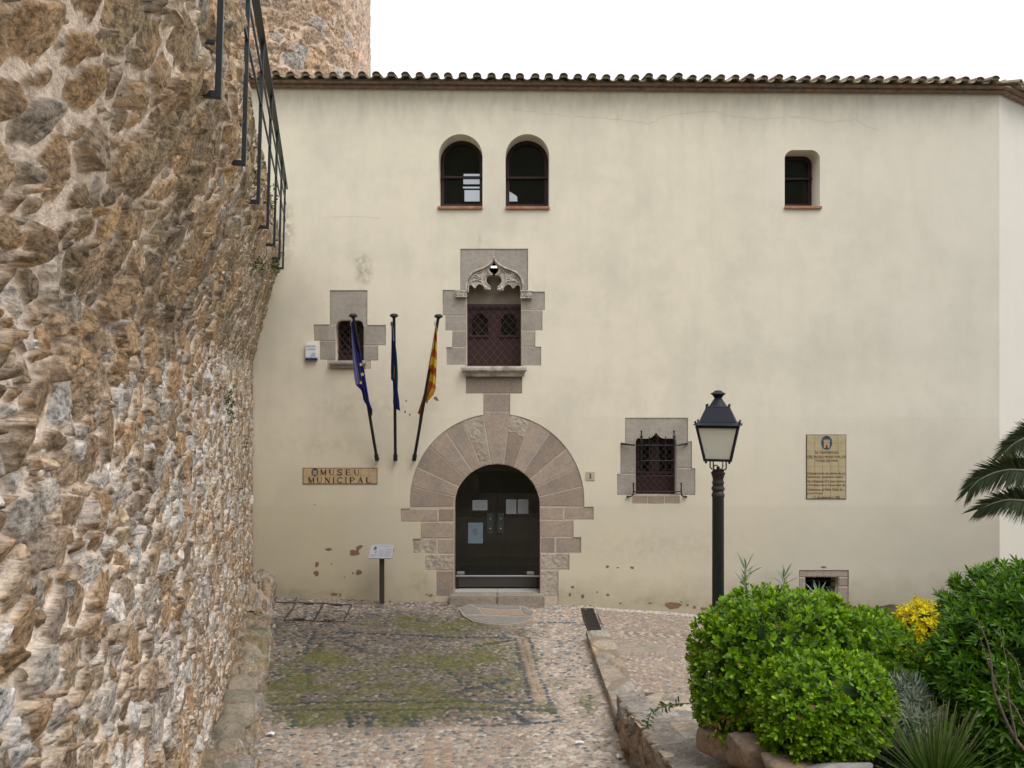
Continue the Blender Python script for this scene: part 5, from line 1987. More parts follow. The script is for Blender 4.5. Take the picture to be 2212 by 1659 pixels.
rM = lambda x, y: xz(642.8 + .08773 * x, 994.5 + .08773 * y)
X0, Z1 = rM(133, 183); X1, Z0 = rM(1967, 583)
msign = tile_panel('museum_sign', X0, X1, Z0, Z1, 9, 2, M_CERAMO, 'long ochre tile sign lettered MUSEU MUNICIPAL in brown on the plaster', 'sign')
b = MB()
its = []
for ch, a, c, y0, y1 in [('M', 572, 708, 225, 356), ('U', 782, 905, 225, 356), ('S', 975, 1113, 225, 356), ('E', 1188, 1318, 225, 356), ('U', 1398, 1522, 225, 356),
                         ('M', 275, 412, 418, 548), ('U', 480, 606, 418, 548), ('N', 680, 803, 418, 548), ('I', 850, 935, 418, 548), ('C', 975, 1113, 418, 548), ('I', 1160, 1235, 418, 548), ('P', 1278, 1415, 418, 548), ('A', 1490, 1612, 418, 548), ('L', 1688, 1820, 418, 548)]:
    xa_, zb = rM(a, y0); xb_, za = rM(c, y1)
    its.append((ch, xa_, xb_, za, zb))
letters(b, its, FD - .0205)
b.build('lettering', M_LETTER, msign)
cx_, cz_ = rM(435, 288)
crest(msign, cx_, cz_, .066, .082, FD - .0205)

rP = lambda x, y: xz(1728.2 + .10964 * x, 909.6 + .10964 * y)
X0, Z1 = rP(120, 265); X1, Z0 = rP(905, 1535)
plq = tile_panel('commemorative_plaque', X0, X1, Z0, Z1, 5, 8, M_CERAM, 'tall yellow tile plaque with a blue crest and many lines of small brown lettering', 'plaque')
cx_, cz_ = rP(517, 423)
crest(plq, cx_, cz_, .108, .138, FD - .0205)
for txt, xa_, xb_, yb_, sz in [("50 ANIVERSARI", 285, 745, 640, .052), ("DEL MUSEU MUNICIPAL DE", 135, 890, 722, .052), ("TOSSA DE MAR", 288, 735, 802, .052),
                               ("S'inauguraren les obres de re", 135, 872, 1042, .047), ("habilitaci\u00f3 i ampliaci\u00f3 essent", 135, 835, 1115, .047), ("Rei d'Espanya S.M. Joan Carles I", 135, 880, 1200, .047),
                               ("i President de la Generalitat de", 135, 878, 1276, .047), ("Catalunya, el Molt Hble. Sr.", 135, 838, 1362, .047), ("Jordi Pujol", 135, 432, 1438, .047), ("11 de setembre 1985", 248, 770, 1516, .047)]:
    X0, Zb = rP(xa_, yb_); X1, _ = rP(xb_, yb_)
    for dx in (0,):
        v, f = text_mesh(txt, sz * 1.25, X0 + dx, Zb, FD - .0205 - dx * .1, 'LEFT', X1 - X0)
        b = MB()
        b.add(v, f)
        b.build('lettering', M_LETTER, plq)

# house number
X0, Z1 = r7(1425, 580); X1, Z0 = r7(1489, 643)
hn = thing('house_number', ((X0 + X1) / 2, FD, Z0), 'small square cream tile with the number 1 beside the stone arch', 'sign')
b = MB(); b.box(X0, X1, FD - .014, FD + .002, Z0, Z1); b.build('tile', mat('cream_tile', (.46, .41, .30), .35, .08, 8, .05, 30), hn, bevel=.004)
b = MB()
xm, zm = (X0 + X1) / 2, (Z0 + Z1) / 2
b.box(xm - .014, xm + .014, FD - .0165, FD - .013, zm - .042, zm + .042)
b.box(xm - .024, xm + .024, FD - .0162, FD - .013, zm - .05, zm - .040)
b.box(xm - .024, xm + .010, FD - .0162, FD - .013, zm + .040, zm + .048)
b.build('numeral', M_INK, hn)
b = MB(); e = .012
b.box(X0 - e, X1 + e, FD - .006, FD + .001, Z0 - e, Z1 + e); b.build('mortar_bed', mat('white_grout', (.6, .57, .5), .9, .1, 8, 0), hn)

# alarm box
X0, Z1 = r6(88, 498); X1, Z0 = r6(182, 628)
ab = thing('alarm_box', ((X0 + X1) / 2, FD, Z0), 'white plastic alarm box with navy bottom edge left of the small window', 'alarm box')
zn = Z0 + .045
b = MB(); b.box(X0, X1, FD - .075, FD, zn, Z1); b.build('housing', M_PLASTIC, ab, bevel=.012, seg=2)
b = MB(); b.box(X0 + .002, X1 - .002, FD - .072, FD, Z0, zn - .001); b.build('base', M_NAVY, ab, bevel=.006)
b = MB()
v, f = text_mesh("PROTEC", .05, X0 + .022, Z1 - .07, FD - .0765, 'LEFT', X1 - X0 - .044); b.add(v, f)
b.build('lettering', mat('grey_print', (.25, .25, .27), .6, .05, 8, 0), ab)
b = MB()
for k in range(6):
    b.box(X1 - .03 - .105 + k * .009, X1 - .03, FD - .0768, FD - .0745, zn + .03 + k * .013, zn + .037 + k * .013)
b.build('printed_stripes', mat('pale_blue_print', (.28, .42, .62), .6, .2, 8, 0), ab)
b = MB()
b.box(X0 + .03, X1 - .03, FD - .0768, FD - .0745, Z1 - .115, Z1 - .10)
b.build('printed_line', mat('blue_print', (.2, .28, .45), .6, .2, 8, 0), ab)

# papers on the glass door
def notice(x0, y0, x1, y1, m, label, lines=0, picture=False):
    X0, Z1 = q(x0, y0); X1, Z0 = q(x1, y1)
    root = thing('notice', ((X0 + X1) / 2, DD - .004, Z0), label, 'notice', 'papers stuck on the glass door')
    b = MB(); b.box(X0, X1, DD - .006, DD - .003, Z0, Z1); b.build('sheet', m, root)
    b = MB()
    for k in range(lines):
        z = Z1 - (Z1 - Z0) * (.14 + .74 * k / max(1, lines))
        wv = random.uniform(.5, .8) * (X1 - X0) / 2
        xm = (X0 + X1) / 2
        b.box(xm - wv, xm + wv, DD - .0068, DD - .0055, z - .004, z)
    if picture:
        b.prism([((X0 + X1) / 2 + .055 * math.cos(a * .5236) - .01, Z0 + (Z1 - Z0) * .62 + .03 * math.sin(a * .5236) * (1 + .4 * (a % 3))) for a in range(12)], DD - .007, DD - .0055)
        b.prism([((X0 + X1) / 2 + .04 * math.cos(a * .5236), Z0 + (Z1 - Z0) * .45 + .022 * math.sin(a * .5236)) for a in range(12)], DD - .007, DD - .0055)
    b.build('print', mat('faint_print', (.11, .12, .125), .8, .1, 8, 0), root)


notice(587, 790, 697, 866, M_NOTICE, 'white landscape sheet taped to the left leaf of the glass door', 6)
notice(835, 786, 911, 893, M_NOTICE, 'white portrait sheet on the right door leaf, nearer to the door joint', 9)
notice(922, 784, 999, 891, M_NOTICE, 'white portrait sheet on the right door leaf, nearer to the stone jamb', 7)
notice(555, 957, 664, 1110, M_PAPERB, 'pale blue poster low on the left leaf of the glass door', 2, True)

# information lectern
def lectern():
    bx, bd = (825 - CX) * 15.35 / F, 15.35
    root = thing('information_lectern', (bx, bd, .04), 'small metal information panel tilted on a single brown post before the facade', 'information panel')
    zt = CAMZ - (1203 - CY) * bd / F
    b = MB(); b.box(bx - .045, bx + .045, bd - .03, bd + .03, .14, zt + .03); b.build('post', M_BRONZE, root, bevel=.006)
    b = MB(); b.box(bx - .040, bx + .040, bd - .026, bd + .026, -.02, .145); b.build('post_foot', M_STEEL, root)
    b = MB()
    x0, x1 = (798 - CX) * bd / F, (847.5 - CX) * bd / F
    z0, z1 = CAMZ - (1203 - CY) * bd / F, CAMZ - (1178 - CY) * (bd + .10) / F
    v = [(x0, bd - .12, z0), (x1, bd - .12, z0), (x1 + .012, bd + .18, z1), (x0 + .012, bd + .18, z1)]
    b.add(v + [(p[0], p[1] + .01, p[2] - .016) for p in v], [(0, 1, 2, 3), (4, 7, 6, 5), (0, 4, 5, 1), (1, 5, 6, 2), (2, 6, 7, 3), (3, 7, 4, 0)])
    pn = b.build('panel', mat('panel_print', (.30, .30, .33), .4, .06, 10, 0), root)
    b = MB()
    A = [Vector(t) for t in v]
    nrm = (A[1] - A[0]).cross(A[3] - A[0]).normalized() * .002

    def on(u, t): return A[0] + (A[1] - A[0]) * u + (A[3] - A[0]) * t + nrm

    def rect(u0, u1, t0, t1): b.add([on(u0, t0), on(u1, t0), on(u1, t1), on(u0, t1)], [(0, 1, 2, 3)])
    for k in range(7): rect(.38, .62, .12 + .075 * k, .145 + .075 * k)
    for k in range(8): rect(.66, .93, .12 + .075 * k, .145 + .075 * k)
    for k in range(3): rect(.06, .33, .10 + .075 * k, .125 + .075 * k)
    rect(.42, .86, .84, .88)
    b.build('print', mat('pale_print', (.2, .2, .225), .6, .1, 8, 0), pn)
    b = MB()
    b.add([on(.20 + .07 * math.cos(a * .6283), .72 + .16 * math.sin(a * .6283) * (1 if a % 2 else .6)) for a in range(10)], [tuple(range(10))])
    b.add([on(.27 + .03 * math.cos(a * .6283), .45 + .06 * math.sin(a * .6283)) for a in range(10)], [tuple(range(10))])
    b.build('printed_figure', M_INK, pn)


lectern()

# ================================================================ FLAGPOLES AND FLAGS
rF = lambda x, y, d: p3(636.7 + .2742 * x, 606.4 + .2742 * y, d)
FDT, FDB = 15.0, 15.78      # depth of pole tops and feet


def pole_pt(k, y, dz=0.0):
    """point on pole k at region-6 row y"""
    (xb_, yb_), (xt, yt) = POLES[k]
    B, T = Vector(rF(xb_, yb_, FDB)), Vector(rF(xt, yt, FDT))
    # solve for parameter with projected row y
    lo, hi = 0.0, 1.0
    for _ in range(40):
        mdl = (lo + hi) / 2
        p = B + (T - B) * mdl
        yy = (CY + F * (CAMZ - p.z) / p.y - 606.4) / .2742
        if yy > y: lo = mdl
        else: hi = mdl
    return B + (T - B) * lo


POLES = [((648, 1410), (460, 275)), ((793, 1410), (782, 262)), ((940, 1410), (1132, 285))]
PN = ['black flagpole leaning left out of the wall, carrying the blue flag with stars', 'black upright middle flagpole carrying the furled dark blue flag', 'black flagpole leaning right towards the stone arch, carrying the red and yellow flag']
for k in range(3):
    B, T = pole_pt(k, 1408), pole_pt(k, 280)
    root = thing('flagpole', B, PN[k], 'flagpole', 'flagpoles on the facade')
    dirv = (T - B).normalized()
    b = MB(); b.tube([B, T], [.030, .027], 12); b.build('pole', M_IRON, root, smooth=False)
    b = MB(); b.tube([B - dirv * .02, B + dirv * .10], .042, 12); b.tube([B + dirv * .02, Vector((B.x, FD + .01, B.z))], .03, 8); b.build('socket', M_IRON, root)
    b = MB(); b.lathe([(.03, -.035), (.055, -.015), (.082, 0.0), (.08, .018), (.05, .047), (.015, .044)], T, 16); b.build('cap', M_IRON, root)
    b = MB()
    P_ = pole_pt(k, 318)
    b.tube([P_ + Vector((-.03, -.03, 0)), P_ + Vector((-.055, -.04, -.03)), P_ + Vector((-.05, -.04, -.09))], .012, 6); b.build('hook', M_STEEL, root)


def flag(name, left, right, k, dfun, colfun, label, nfold=2.5, amp=.035, base=None):
    """left/right: outlines as (x,y) rows in region-6 px from top to bottom"""
    nv, nu = 90, 26
    ls, rs_ = np.array(left, float), np.array(right, float)
    t = np.linspace(0, 1, nv)

    def samp(a):
        dl = np.concatenate([[0], np.cumsum(np.hypot(*np.diff(a, axis=0).T))]); dl /= dl[-1]
        return np.stack([np.interp(t, dl, a[:, 0]), np.interp(t, dl, a[:, 1])], -1)
    Lp, Rp = samp(ls), samp(rs_)
    u = np.linspace(0, 1, nu)
    px = Lp[:, None, 0] * (1 - u)[None] + Rp[:, None, 0] * u[None]
    py = Lp[:, None, 1] * (1 - u)[None] + Rp[:, None, 1] * u[None]
    U, T = np.meshgrid(u, t)
    dep = dfun(py) + amp * np.sin(U * nfold * 2 * math.pi + T * 5 + np.sin(T * 9) * .6) * (.35 + .65 * np.sin(np.pi * np.clip(U, 0.0, 1)))
    X = (636.7 + .2742 * px - CX) * dep / F
    Z = CAMZ - (606.4 + .2742 * py - CY) * dep / F
    C = colfun(px, py, U, T)
    ob = grid_mesh(name, np.stack([X, dep, Z], -1), C, M_FLAG, base=(float(X[0, 0]), float(dep[0, 0]), float(Z[0, 0])))
    tag(ob, label, 'flag', 'flags hanging from the facade poles')
    return ob


def pdepth(k):
    ys = np.linspace(275, 1410, 60)
    ds = np.array([pole_pt(k, y).y for y in ys])
    return lambda y: np.interp(y, ys, ds)


BLUE = np.array([.032, .034, .22])
fl = flag('flag', [(440, 322), (445, 420), (452, 560), (462, 700), (472, 780), (482, 822), (522, 862), (532, 890), (540, 940), (565, 980), (590, 1010), (606, 1070)],
          [(452, 322), (468, 400), (490, 480), (516, 565), (530, 640), (546, 690), (562, 790), (576, 880), (588, 950), (600, 985), (612, 1020), (610, 1068)], 0,
          lambda y: pdepth(0)(y) - .06, lambda px, py, U, T: np.where(((U < .48) & (py < 815))[..., None], np.array([.25, .25, .58]) * (.8 + .4 * U[..., None]), BLUE * (1 + .0 * U[..., None])) *
          np.where((px > 466 + (py - 420) * .12)[..., None] & (py < 560)[..., None], .35, 1.0),  # shade by the pole painted into the cloth colour
          'dark blue flag with yellow stars hanging limp from the left leaning pole')
b = MB()
for x, y, r_, cut in ((522, 660, 17, 0), (533, 737, 18, 0), (519, 803, 15, 1)):
    dd = float(pdepth(0)(y)) - .125
    pts = []
    for a in range(10):
        rr_ = r_ if a % 2 == 0 else r_ * .4
        ang = math.pi / 2 + a * math.pi / 5 + .1
        xx = x + rr_ * math.cos(ang)
        if cut: xx = max(xx, 514)
        pts.append((xx, y - rr_ * math.sin(ang)))
    w3 = [rF(px, py, dd) for px, py in pts]
    b.add(w3, [tuple(range(9, -1, -1))])
b.build('star', mat('star_yellow', (.62, .50, .05), .7, .05, 8, 0), fl)['kind'] = 'stuff'


def col2(px, py, U, T):
    c = np.tile(np.array([.024, .04, .17]), px.shape + (1,))
    g_ = sstep(.55, .75, U) * sstep(480, 560, py) * sstep(830, 760, py)
    c = c * (1 - g_[..., None]) + np.array([.012, .06, .07]) * g_[..., None]
    wht = (U > .45) & (py < 470) & (U < .8)
    c[wht] = (.5, .52, .56)
    og_ = (np.abs(px - 784 - (py - 700) * -.06) < 4) & (py > 670) & (py < 770)
    c[og_] = (.30, .16, .05)
    c *= (.75 + .5 * fbm(U * 6, T * 10, 5, 2))[..., None]
    return c


flag('flag', [(761, 322), (762, 440), (760, 560), (757, 700), (758, 778), (772, 790), (776, 900), (774, 960), (782, 1005)],
     [(768, 320), (782, 380), (790, 470), (803, 570), (810, 660), (813, 760), (811, 860), (824, 950), (829, 1025)], 1,
     lambda y: pdepth(1)(y) - .06, col2, 'furled dark blue and green flag hugging the middle upright pole', 3)


def col3(px, py, U, T):
    ph = (py + (px - 1080) * -.55 + 18 * np.sin(U * 3)) / 68.0
    red = (np.floor(ph) % 2 == 0)
    c = np.where(red[..., None], np.array([.42, .10, .035]), np.array([.60, .42, .035]))
    low = py > 850
    ph2 = (px + (py - 900) * .35) / 34.0
    c2 = np.where((np.floor(ph2) % 2 == 0)[..., None], np.array([.36, .085, .03]), np.array([.52, .34, .035]))
    c = np.where(low[..., None], c2, c)
    c[(U < .12) & (py < 760)] = (.55, .50, .48)
    return c


flag('flag', [(1110, 340), (1098, 420), (1078, 540), (1058, 660), (1040, 760), (1030, 840), (1004, 930), (980, 1010), (967, 1045), (984, 1052), (976, 1122)],
     [(1118, 338), (1121, 420), (1121, 540), (1118, 660), (1115, 750), (1110, 850), (1092, 900), (1060, 940), (1030, 955), (1010, 1010), (998, 1124)], 2,
     lambda y: pdepth(2)(y) + np.where(y > 700, .05, -.03), col3, 'red and yellow striped flag hanging limp from the right leaning pole', 2, .03)

# ================================================================ STAIR RAILING ON THE RUBBLE WALL
def railing():
    ds = [4.64, 6.38, 8.11, 9.85, 11.59, 13.40, 15.1]
    X = lambda d: -.535 - .2475 * d
    zb = lambda d: CAMZ + 1.82 + (d - 8.1) * .048
    H = 1.60
    root = thing('iron_railing', (X(8.1), 8.1, 6.1), 'dark iron railing bracketed out from the top of the rubble wall', 'railing')
    n = Vector((1, .2475, 0)).normalized(); t = Vector((-.2475, 1, 0)).normalized()

    def bar(b, p, q_, w1, w2, u, v):
        """flat bar from p to q_ with half widths w1 along u and w2 along v"""
        p, q_ = Vector(p), Vector(q_)
        vs = []
        for c in (p, q_):
            for a, e in ((-1, -1), (1, -1), (1, 1), (-1, 1)):
                vs.append(c + u * w1 * a + v * w2 * e)
        b.add(vs, [(0, 3, 2, 1), (4, 5, 6, 7), (0, 1, 5, 4), (1, 2, 6, 5), (2, 3, 7, 6), (3, 0, 4, 7)])
    up = Vector((0, 0, 1))
    for d in ds:
        b = MB()
        P = Vector((X(d), d, zb(d)))
        Tt = P + Vector((.045, 0, H))
        bar(b, P - up * .02, Tt, .017, .02, n, t)
        bar(b, P - n * .017, P - n * .42, .02, .02, t, up)
        bar(b, P - n * .017 + up * .30 * 1.0, P - n * .40 + up * .30, .012, .012, t, up)
        po = b.build('post', M_RAIL, root, bevel=.002)
        b = MB()
        Wp = P - n * .14
        bar(b, Wp - n * .001, Wp + n * .012, .03, .03, t, up)
        b.build('wall_plate', M_RUST, po)
    d0, d1 = 1.5, 15.72
    for f, w1, w2, nm in ((1.0, .036, .010, 'handrail'), (.815, .010, .013, 'rail'), (.61, .010, .013, 'rail')):
        b = MB()
        pts = []
        a = Vector((X(d0) + .045 * f, d0, zb(d0) + H * f)); c = Vector((X(d1) + .045 * f, d1, zb(d1) + H * f))
        bar(b, a, c, w1, w2, n, up)
        b.build(nm, M_RAIL, root, bevel=.002)


railing()

# ================================================================ STREET LAMP
def lamp():
    d = 8.4
    k = d / F
    X0 = (1551.2 - CX) * k
    # survey grid of the lamp crop: 0.12794 px of the 2212 grid per crop px
    zz = lambda y: CAMZ - (830.7 + .12793 * y - CY) * k
    ww = lambda a: a * .12793 * k
    zg = .75
    root = thing('street_lamp', (X0, d, zg), 'black lantern street lamp with opal panes on a tall post behind the round green bush', 'street lamp')
    b = MB()
    b.lathe([(.10, zg), (.10, zg + .05), (.075, zg + .12), (.062, zg + .5), (.060, zz(1659 + 270)), (.057, zz(1659 + 95))], (X0, d, 0), 20)
    b.build('post', M_LAMPPOST, root, smooth=True)
    b = MB()
    z1 = zz(1950)
    b.lathe([(ww(98), zz(1905)), (ww(105), zz(1895)), (ww(110), zz(1860)), (ww(100), zz(1840)), (ww(90), zz(1815)), (ww(88), zz(1790)), (ww(108), zz(1780)), (ww(112), zz(1745)), (ww(98), zz(1725)),
             (ww(88), zz(1700)), (ww(96), zz(1680)), (ww(100), zz(1650)), (ww(92), zz(1630)), (ww(88), zz(1600)), (ww(96), zz(1560)), (ww(110), zz(1515)), (ww(120), zz(1495)), (ww(118), zz(1487)), (ww(100), zz(1480)), (ww(98), zz(1450))], (X0, d, 0), 22)
    b.build('collar', M_RUST, root, smooth=False)
    b = MB()
    za, zb_ = zz(1440), zz(1270)
    for s_ in (-1, 1):
        for e in (-1, 1):
            x_, y_ = X0 + s_ * ww(108), d + e * ww(108)
            b.tube([(X0 + s_ * ww(30), d + e * ww(30), za), (x_ - s_ * ww(20), y_ - e * ww(20), za + .006), (x_, y_, za + .02), (x_, y_, zb_)], .007, 6)
    b.build('yoke', M_LAMPPOST, root)
    b = MB()
    b.tube(smooth_path([(X0 - ww(80), d, zz(1410)), (X0 - ww(60), d, zz(1365)), (X0 - ww(10), d, zz(1370)), (X0 + ww(5), d, zz(1420))]), .006, 6)
    b.box(X0 - ww(20), X0 + ww(20), d - .02, d + .02, zz(1440), zz(1385))
    b.build('cable', M_IRON, root)
    # lantern: square frustum, wide at the top; slight turn like the photo
    ht, hb = ww(352), ww(222)          # half widths outer top and bottom
    zt, zbm = zz(676), zz(1280)
    turn = -.29
    ct, st = math.cos(turn), math.sin(turn)
    R = lambda x, y, z: (X0 + x * ct - y * st, d + x * st + y * ct, z)
    cn = [(-1, -1), (1, -1), (1, 1), (-1, 1)]

    def frus(b, h0, z0, h1, z1, cap=True):
        v = [R(a * h0, e * h0, z0) for a, e in cn] + [R(a * h1, e * h1, z1) for a, e in cn]
        f = [(0, 1, 5, 4), (1, 2, 6, 5), (2, 3, 7, 6), (3, 0, 4, 7)]
        if cap: f += [(3, 2, 1, 0), (4, 5, 6, 7)]
        b.add(v, f)
    b = MB()
    r_ = ww(24)
    for a, e in cn:
        b.tube([R(a * (hb - r_ * .7), e * (hb - r_ * .7), zbm), R(a * (ht - r_ * .7), e * (ht - r_ * .7), zt)], r_, 4)
    frus(b, ht, zz(722), ht, zt)
    frus(b, hb + ww(6), zz(1282), hb + ww(14), zz(1240))
    b.build('lantern_frame', M_LAMPROOF, root)
    for i in range(4):
        a, e = cn[i], cn[(i + 1) % 4]
        s_ = .93
        b = MB()
        b.add([R(a[0] * hb * s_, a[1] * hb * s_, zz(1240)), R(e[0] * hb * s_, e[1] * hb * s_, zz(1240)), R(e[0] * ht * s_, e[1] * ht * s_, zz(722)), R(a[0] * ht * s_, a[1] * ht * s_, zz(722))], [(0, 1, 2, 3)])
        b.build('pane', M_OPAL, root)
    b = MB()
    hw = ww(398)
    frus(b, hw, zz(672), ww(305), zz(628), True)
    b.build('brim', M_LAMPROOF, root)
    b = MB()
    frus(b, ww(300), zz(626), ww(190), zz(380))
    frus(b, ww(198), zz(381), ww(185), zz(366))
    b.build('roof', M_LAMPROOF, root, bevel=.002)
    b = MB()
    b.lathe([(ww(150), zz(368)), (ww(100), zz(290)), (ww(58), zz(225)), (ww(45), zz(250)), (ww(60), zz(230)), (ww(95), zz(180)), (ww(127), zz(158)), (ww(127), zz(150)), (ww(80), zz(128)), (ww(55), zz(104)), (ww(40), zz(99)), (.001, zz(98))], (X0, d, 0), 24)
    b.build('finial', M_LAMPROOF, root, smooth=False)
    b = MB()
    for h_, z_ in ((ww(352), zz(622)), (ww(182), zz(345))):
        for a, e in cn:
            x_, y_, _ = R(a * h_, e * h_, 0)
            b.ball((x_, y_, z_), .012, 6); b.ball((x_, y_, z_ - .017), .010, 6)
    for a, e in cn:
        x_, y_, _ = R(a * hb * .85, e * hb * .85, 0)
        b.ball((x_, y_, zz(1300)), .013, 6)
    b.build('stud', M_LAMPROOF, root)['kind'] = 'stuff'


lamp()

# ================================================================ PLANTS
def terrace_z(x, y):
    return min(.43 + .16 * (10.1 - y), 2.6)


LEAF_T = {   # template verts (along, across, lift) and faces
    'obovate': (np.array([(0, 0, 0), (.38, 0, -.03), (.74, 0, -.03), (1, 0, .0), (.36, .17, .03), (.72, .25, .05), (.36, -.17, .03), (.72, -.25, .05)]),
                [(0, 1, 4), (1, 2, 5, 4), (2, 3, 5), (0, 6, 1), (1, 6, 7, 2), (2, 7, 3)]),
    'lance': (np.array([(0, 0, 0), (.38, 0, -.02), (.72, 0, -.04), (1, 0, -.06), (.32, .13, .02), (.68, .10, -.01), (.32, -.13, .02), (.68, -.10, -.01)]),
              [(0, 1, 4), (1, 2, 5, 4), (2, 3, 5), (0, 6, 1), (1, 6, 7, 2), (2, 7, 3)]),
    'strap': (np.array([(0, 0, 0), (.38, 0, -.01), (.72, 0, -.03), (1, 0, -.07), (.3, .055, .01), (.68, .05, -.01), (.3, -.055, .01), (.68, -.05, -.01)]),
              [(0, 1, 4), (1, 2, 5, 4), (2, 3, 5), (0, 6, 1), (1, 6, 7, 2), (2, 7, 3)]),
}


def leaf_mesh(name, tips, axes, nleaf, L, kind, colfun, m, parent, tilt=(25, 75), seed=0, jit=.25):
    r = np.random.default_rng(seed)
    n = len(tips)
    T = np.repeat(tips, nleaf, 0); A = np.repeat(axes, nleaf, 0)
    k = np.tile(np.arange(nleaf), n)
    az = k * 2.39996 + np.repeat(r.uniform(0, 6.28, n), nleaf) + r.normal(0, .25, n * nleaf)
    tl = np.radians(tilt[0] + (tilt[1] - tilt[0]) * k / max(1, nleaf - 1) + r.normal(0, 9, n * nleaf))
    ref = np.where(np.abs(A[:, 2:3]) > .9, np.array([[1., 0, 0]]), np.array([[0, 0, 1.]]))
    e1 = np.cross(A, ref); e1 /= np.linalg.norm(e1, axis=1, keepdims=True) + 1e-9
    e2 = np.cross(A, e1)
    side = e1 * np.cos(az)[:, None] + e2 * np.sin(az)[:, None]
    u = A * np.cos(tl)[:, None] + side * np.sin(tl)[:, None]
    nrm = A * np.sin(tl)[:, None] - side * np.cos(tl)[:, None]
    wv = np.cross(nrm, u)
    roll = r.normal(0, .3, n * nleaf)
    w2 = wv * np.cos(roll)[:, None] + nrm * np.sin(roll)[:, None]
    n2 = nrm * np.cos(roll)[:, None] - wv * np.sin(roll)[:, None]
    ln = L * (1 + r.uniform(-jit, jit, n * nleaf)) * (.72 + .28 * np.minimum(1, (k + 1) / max(1, nleaf * .5)))
    base = T - A * (k / max(1, nleaf) * L * .55)[:, None]
    tv, tf = LEAF_T[kind]
    V = base[:, None] + (u[:, None] * tv[None, :, 0:1] + w2[:, None] * tv[None, :, 1:2] + n2[:, None] * tv[None, :, 2:3]) * ln[:, None, None]
    nl = n * nleaf
    tri = [f for f in tf if len(f) == 3]; qd = [f for f in tf if len(f) == 4]
    nvt = len(tv)
    offs = (np.arange(nl) * nvt)[:, None]
    faces = []
    allf = np.concatenate([(np.array(tri).ravel()[None] + offs).reshape(-1, 3).astype(np.int32)], 0)
    allq = (np.array(qd).ravel()[None] + offs).reshape(-1, 4).astype(np.int32)
    me = bpy.data.meshes.new(name)
    v = V.reshape(-1, 3)
    me.vertices.add(len(v)); me.vertices.foreach_set('co', v.astype(np.float32).ravel())
    loops = np.concatenate([allf.ravel(), allq.ravel()])
    me.loops.add(len(loops)); me.loops.foreach_set('vertex_index', loops)
    me.polygons.add(len(allf) + len(allq))
    st = np.concatenate([np.arange(len(allf)) * 3, len(allf) * 3 + np.arange(len(allq)) * 4]).astype(np.int32)
    me.polygons.foreach_set('loop_start', st)
    me.update(calc_edges=True)
    me.polygons.foreach_set('use_smooth', np.ones(len(st), bool))
    C = colfun(T, A, k, r, nl)
    set_col(me, np.repeat(C, nvt, 0))
    return link(name, me, m, parent)


def shoots(blobs, spacing, seed, pexp=2.4, up=.35, layers=((1.0, 1.0), (.86, .8), (.73, .6))):
    """shoot tips on the outside of a set of squarish ellipsoids"""
    r = np.random.default_rng(seed)
    P, N = [], []
    for bi, (c, rad) in enumerate(blobs):
        c, rad = np.array(c), np.array(rad)
        area = 4 * math.pi * ((rad[0] * rad[1]) ** 1.6 / 3 + (rad[0] * rad[2]) ** 1.6 / 3 + (rad[1] * rad[2]) ** 1.6 / 3) ** (1 / 1.6)
        for sc, dens in layers:
            n = int(area / spacing ** 2 * dens)
            v = r.normal(0, 1, (n, 3)); v /= np.linalg.norm(v, axis=1, keepdims=True)
            k = (np.abs(v) ** pexp).sum(1) ** (-1 / pexp)
            lump = 1 + .14 * (fbm(v[:, 0] * 2.2 + v[:, 2] * 1.3 + 7 * bi, v[:, 1] * 2.2 - v[:, 2] * 1.7, seed + 5, 3) - .5) * 2 + r.normal(0, .022, n)
            p = v * (k * lump * (1 + (r.random(n) < .035) * .06))[:, None] * rad * sc + c
            nn = np.sign(v) * np.abs(v) ** (pexp - 1) / rad
            nn /= np.linalg.norm(nn, axis=1, keepdims=True)
            ok = np.ones(n, bool)
            for bj, (c2, rad2) in enumerate(blobs):
                if bj != bi:
                    ok &= (np.abs((p - np.array(c2)) / np.array(rad2)) ** pexp).sum(1) > .86 ** pexp
            P.append(p[ok]); N.append(nn[ok])
    P, N = np.concatenate(P), np.concatenate(N)
    A = N + np.array([0, 0, up]) + r.normal(0, .25, N.shape)
    A /= np.linalg.norm(A, axis=1, keepdims=True)
    return P, A


M_CORE = mat('dark_core', (.025, .05, .008), .95, .4, 12, .5, 20)


def core(blobs, k, parent):
    b = MB()
    for c, rad in blobs:
        n = 12
        vs, fs = [], []
        for i in range(n + 1):
            th = math.pi * i / n
            for j in range(18):
                ph = 2 * math.pi * j / 18
                q_ = (math.sin(th) * math.cos(ph), math.sin(th) * math.sin(ph), math.cos(th))
                s_ = (abs(q_[0]) ** 2.4 + abs(q_[1]) ** 2.4 + abs(q_[2]) ** 2.4) ** (-1 / 2.4) * random.uniform(.94, 1.04)
                vs.append((c[0] + q_[0] * rad[0] * k * s_, c[1] + q_[1] * rad[1] * k * s_, c[2] + q_[2] * rad[2] * k * s_))
        for i in range(n):
            for j in range(18):
                fs.append((i * 18 + j, (i + 1) * 18 + j, (i + 1) * 18 + (j + 1) % 18, i * 18 + (j + 1) % 18))
        b.add(vs, fs)
    return b.build('added_core', M_CORE, parent)  # solid dark lobes added to block light through the leaves


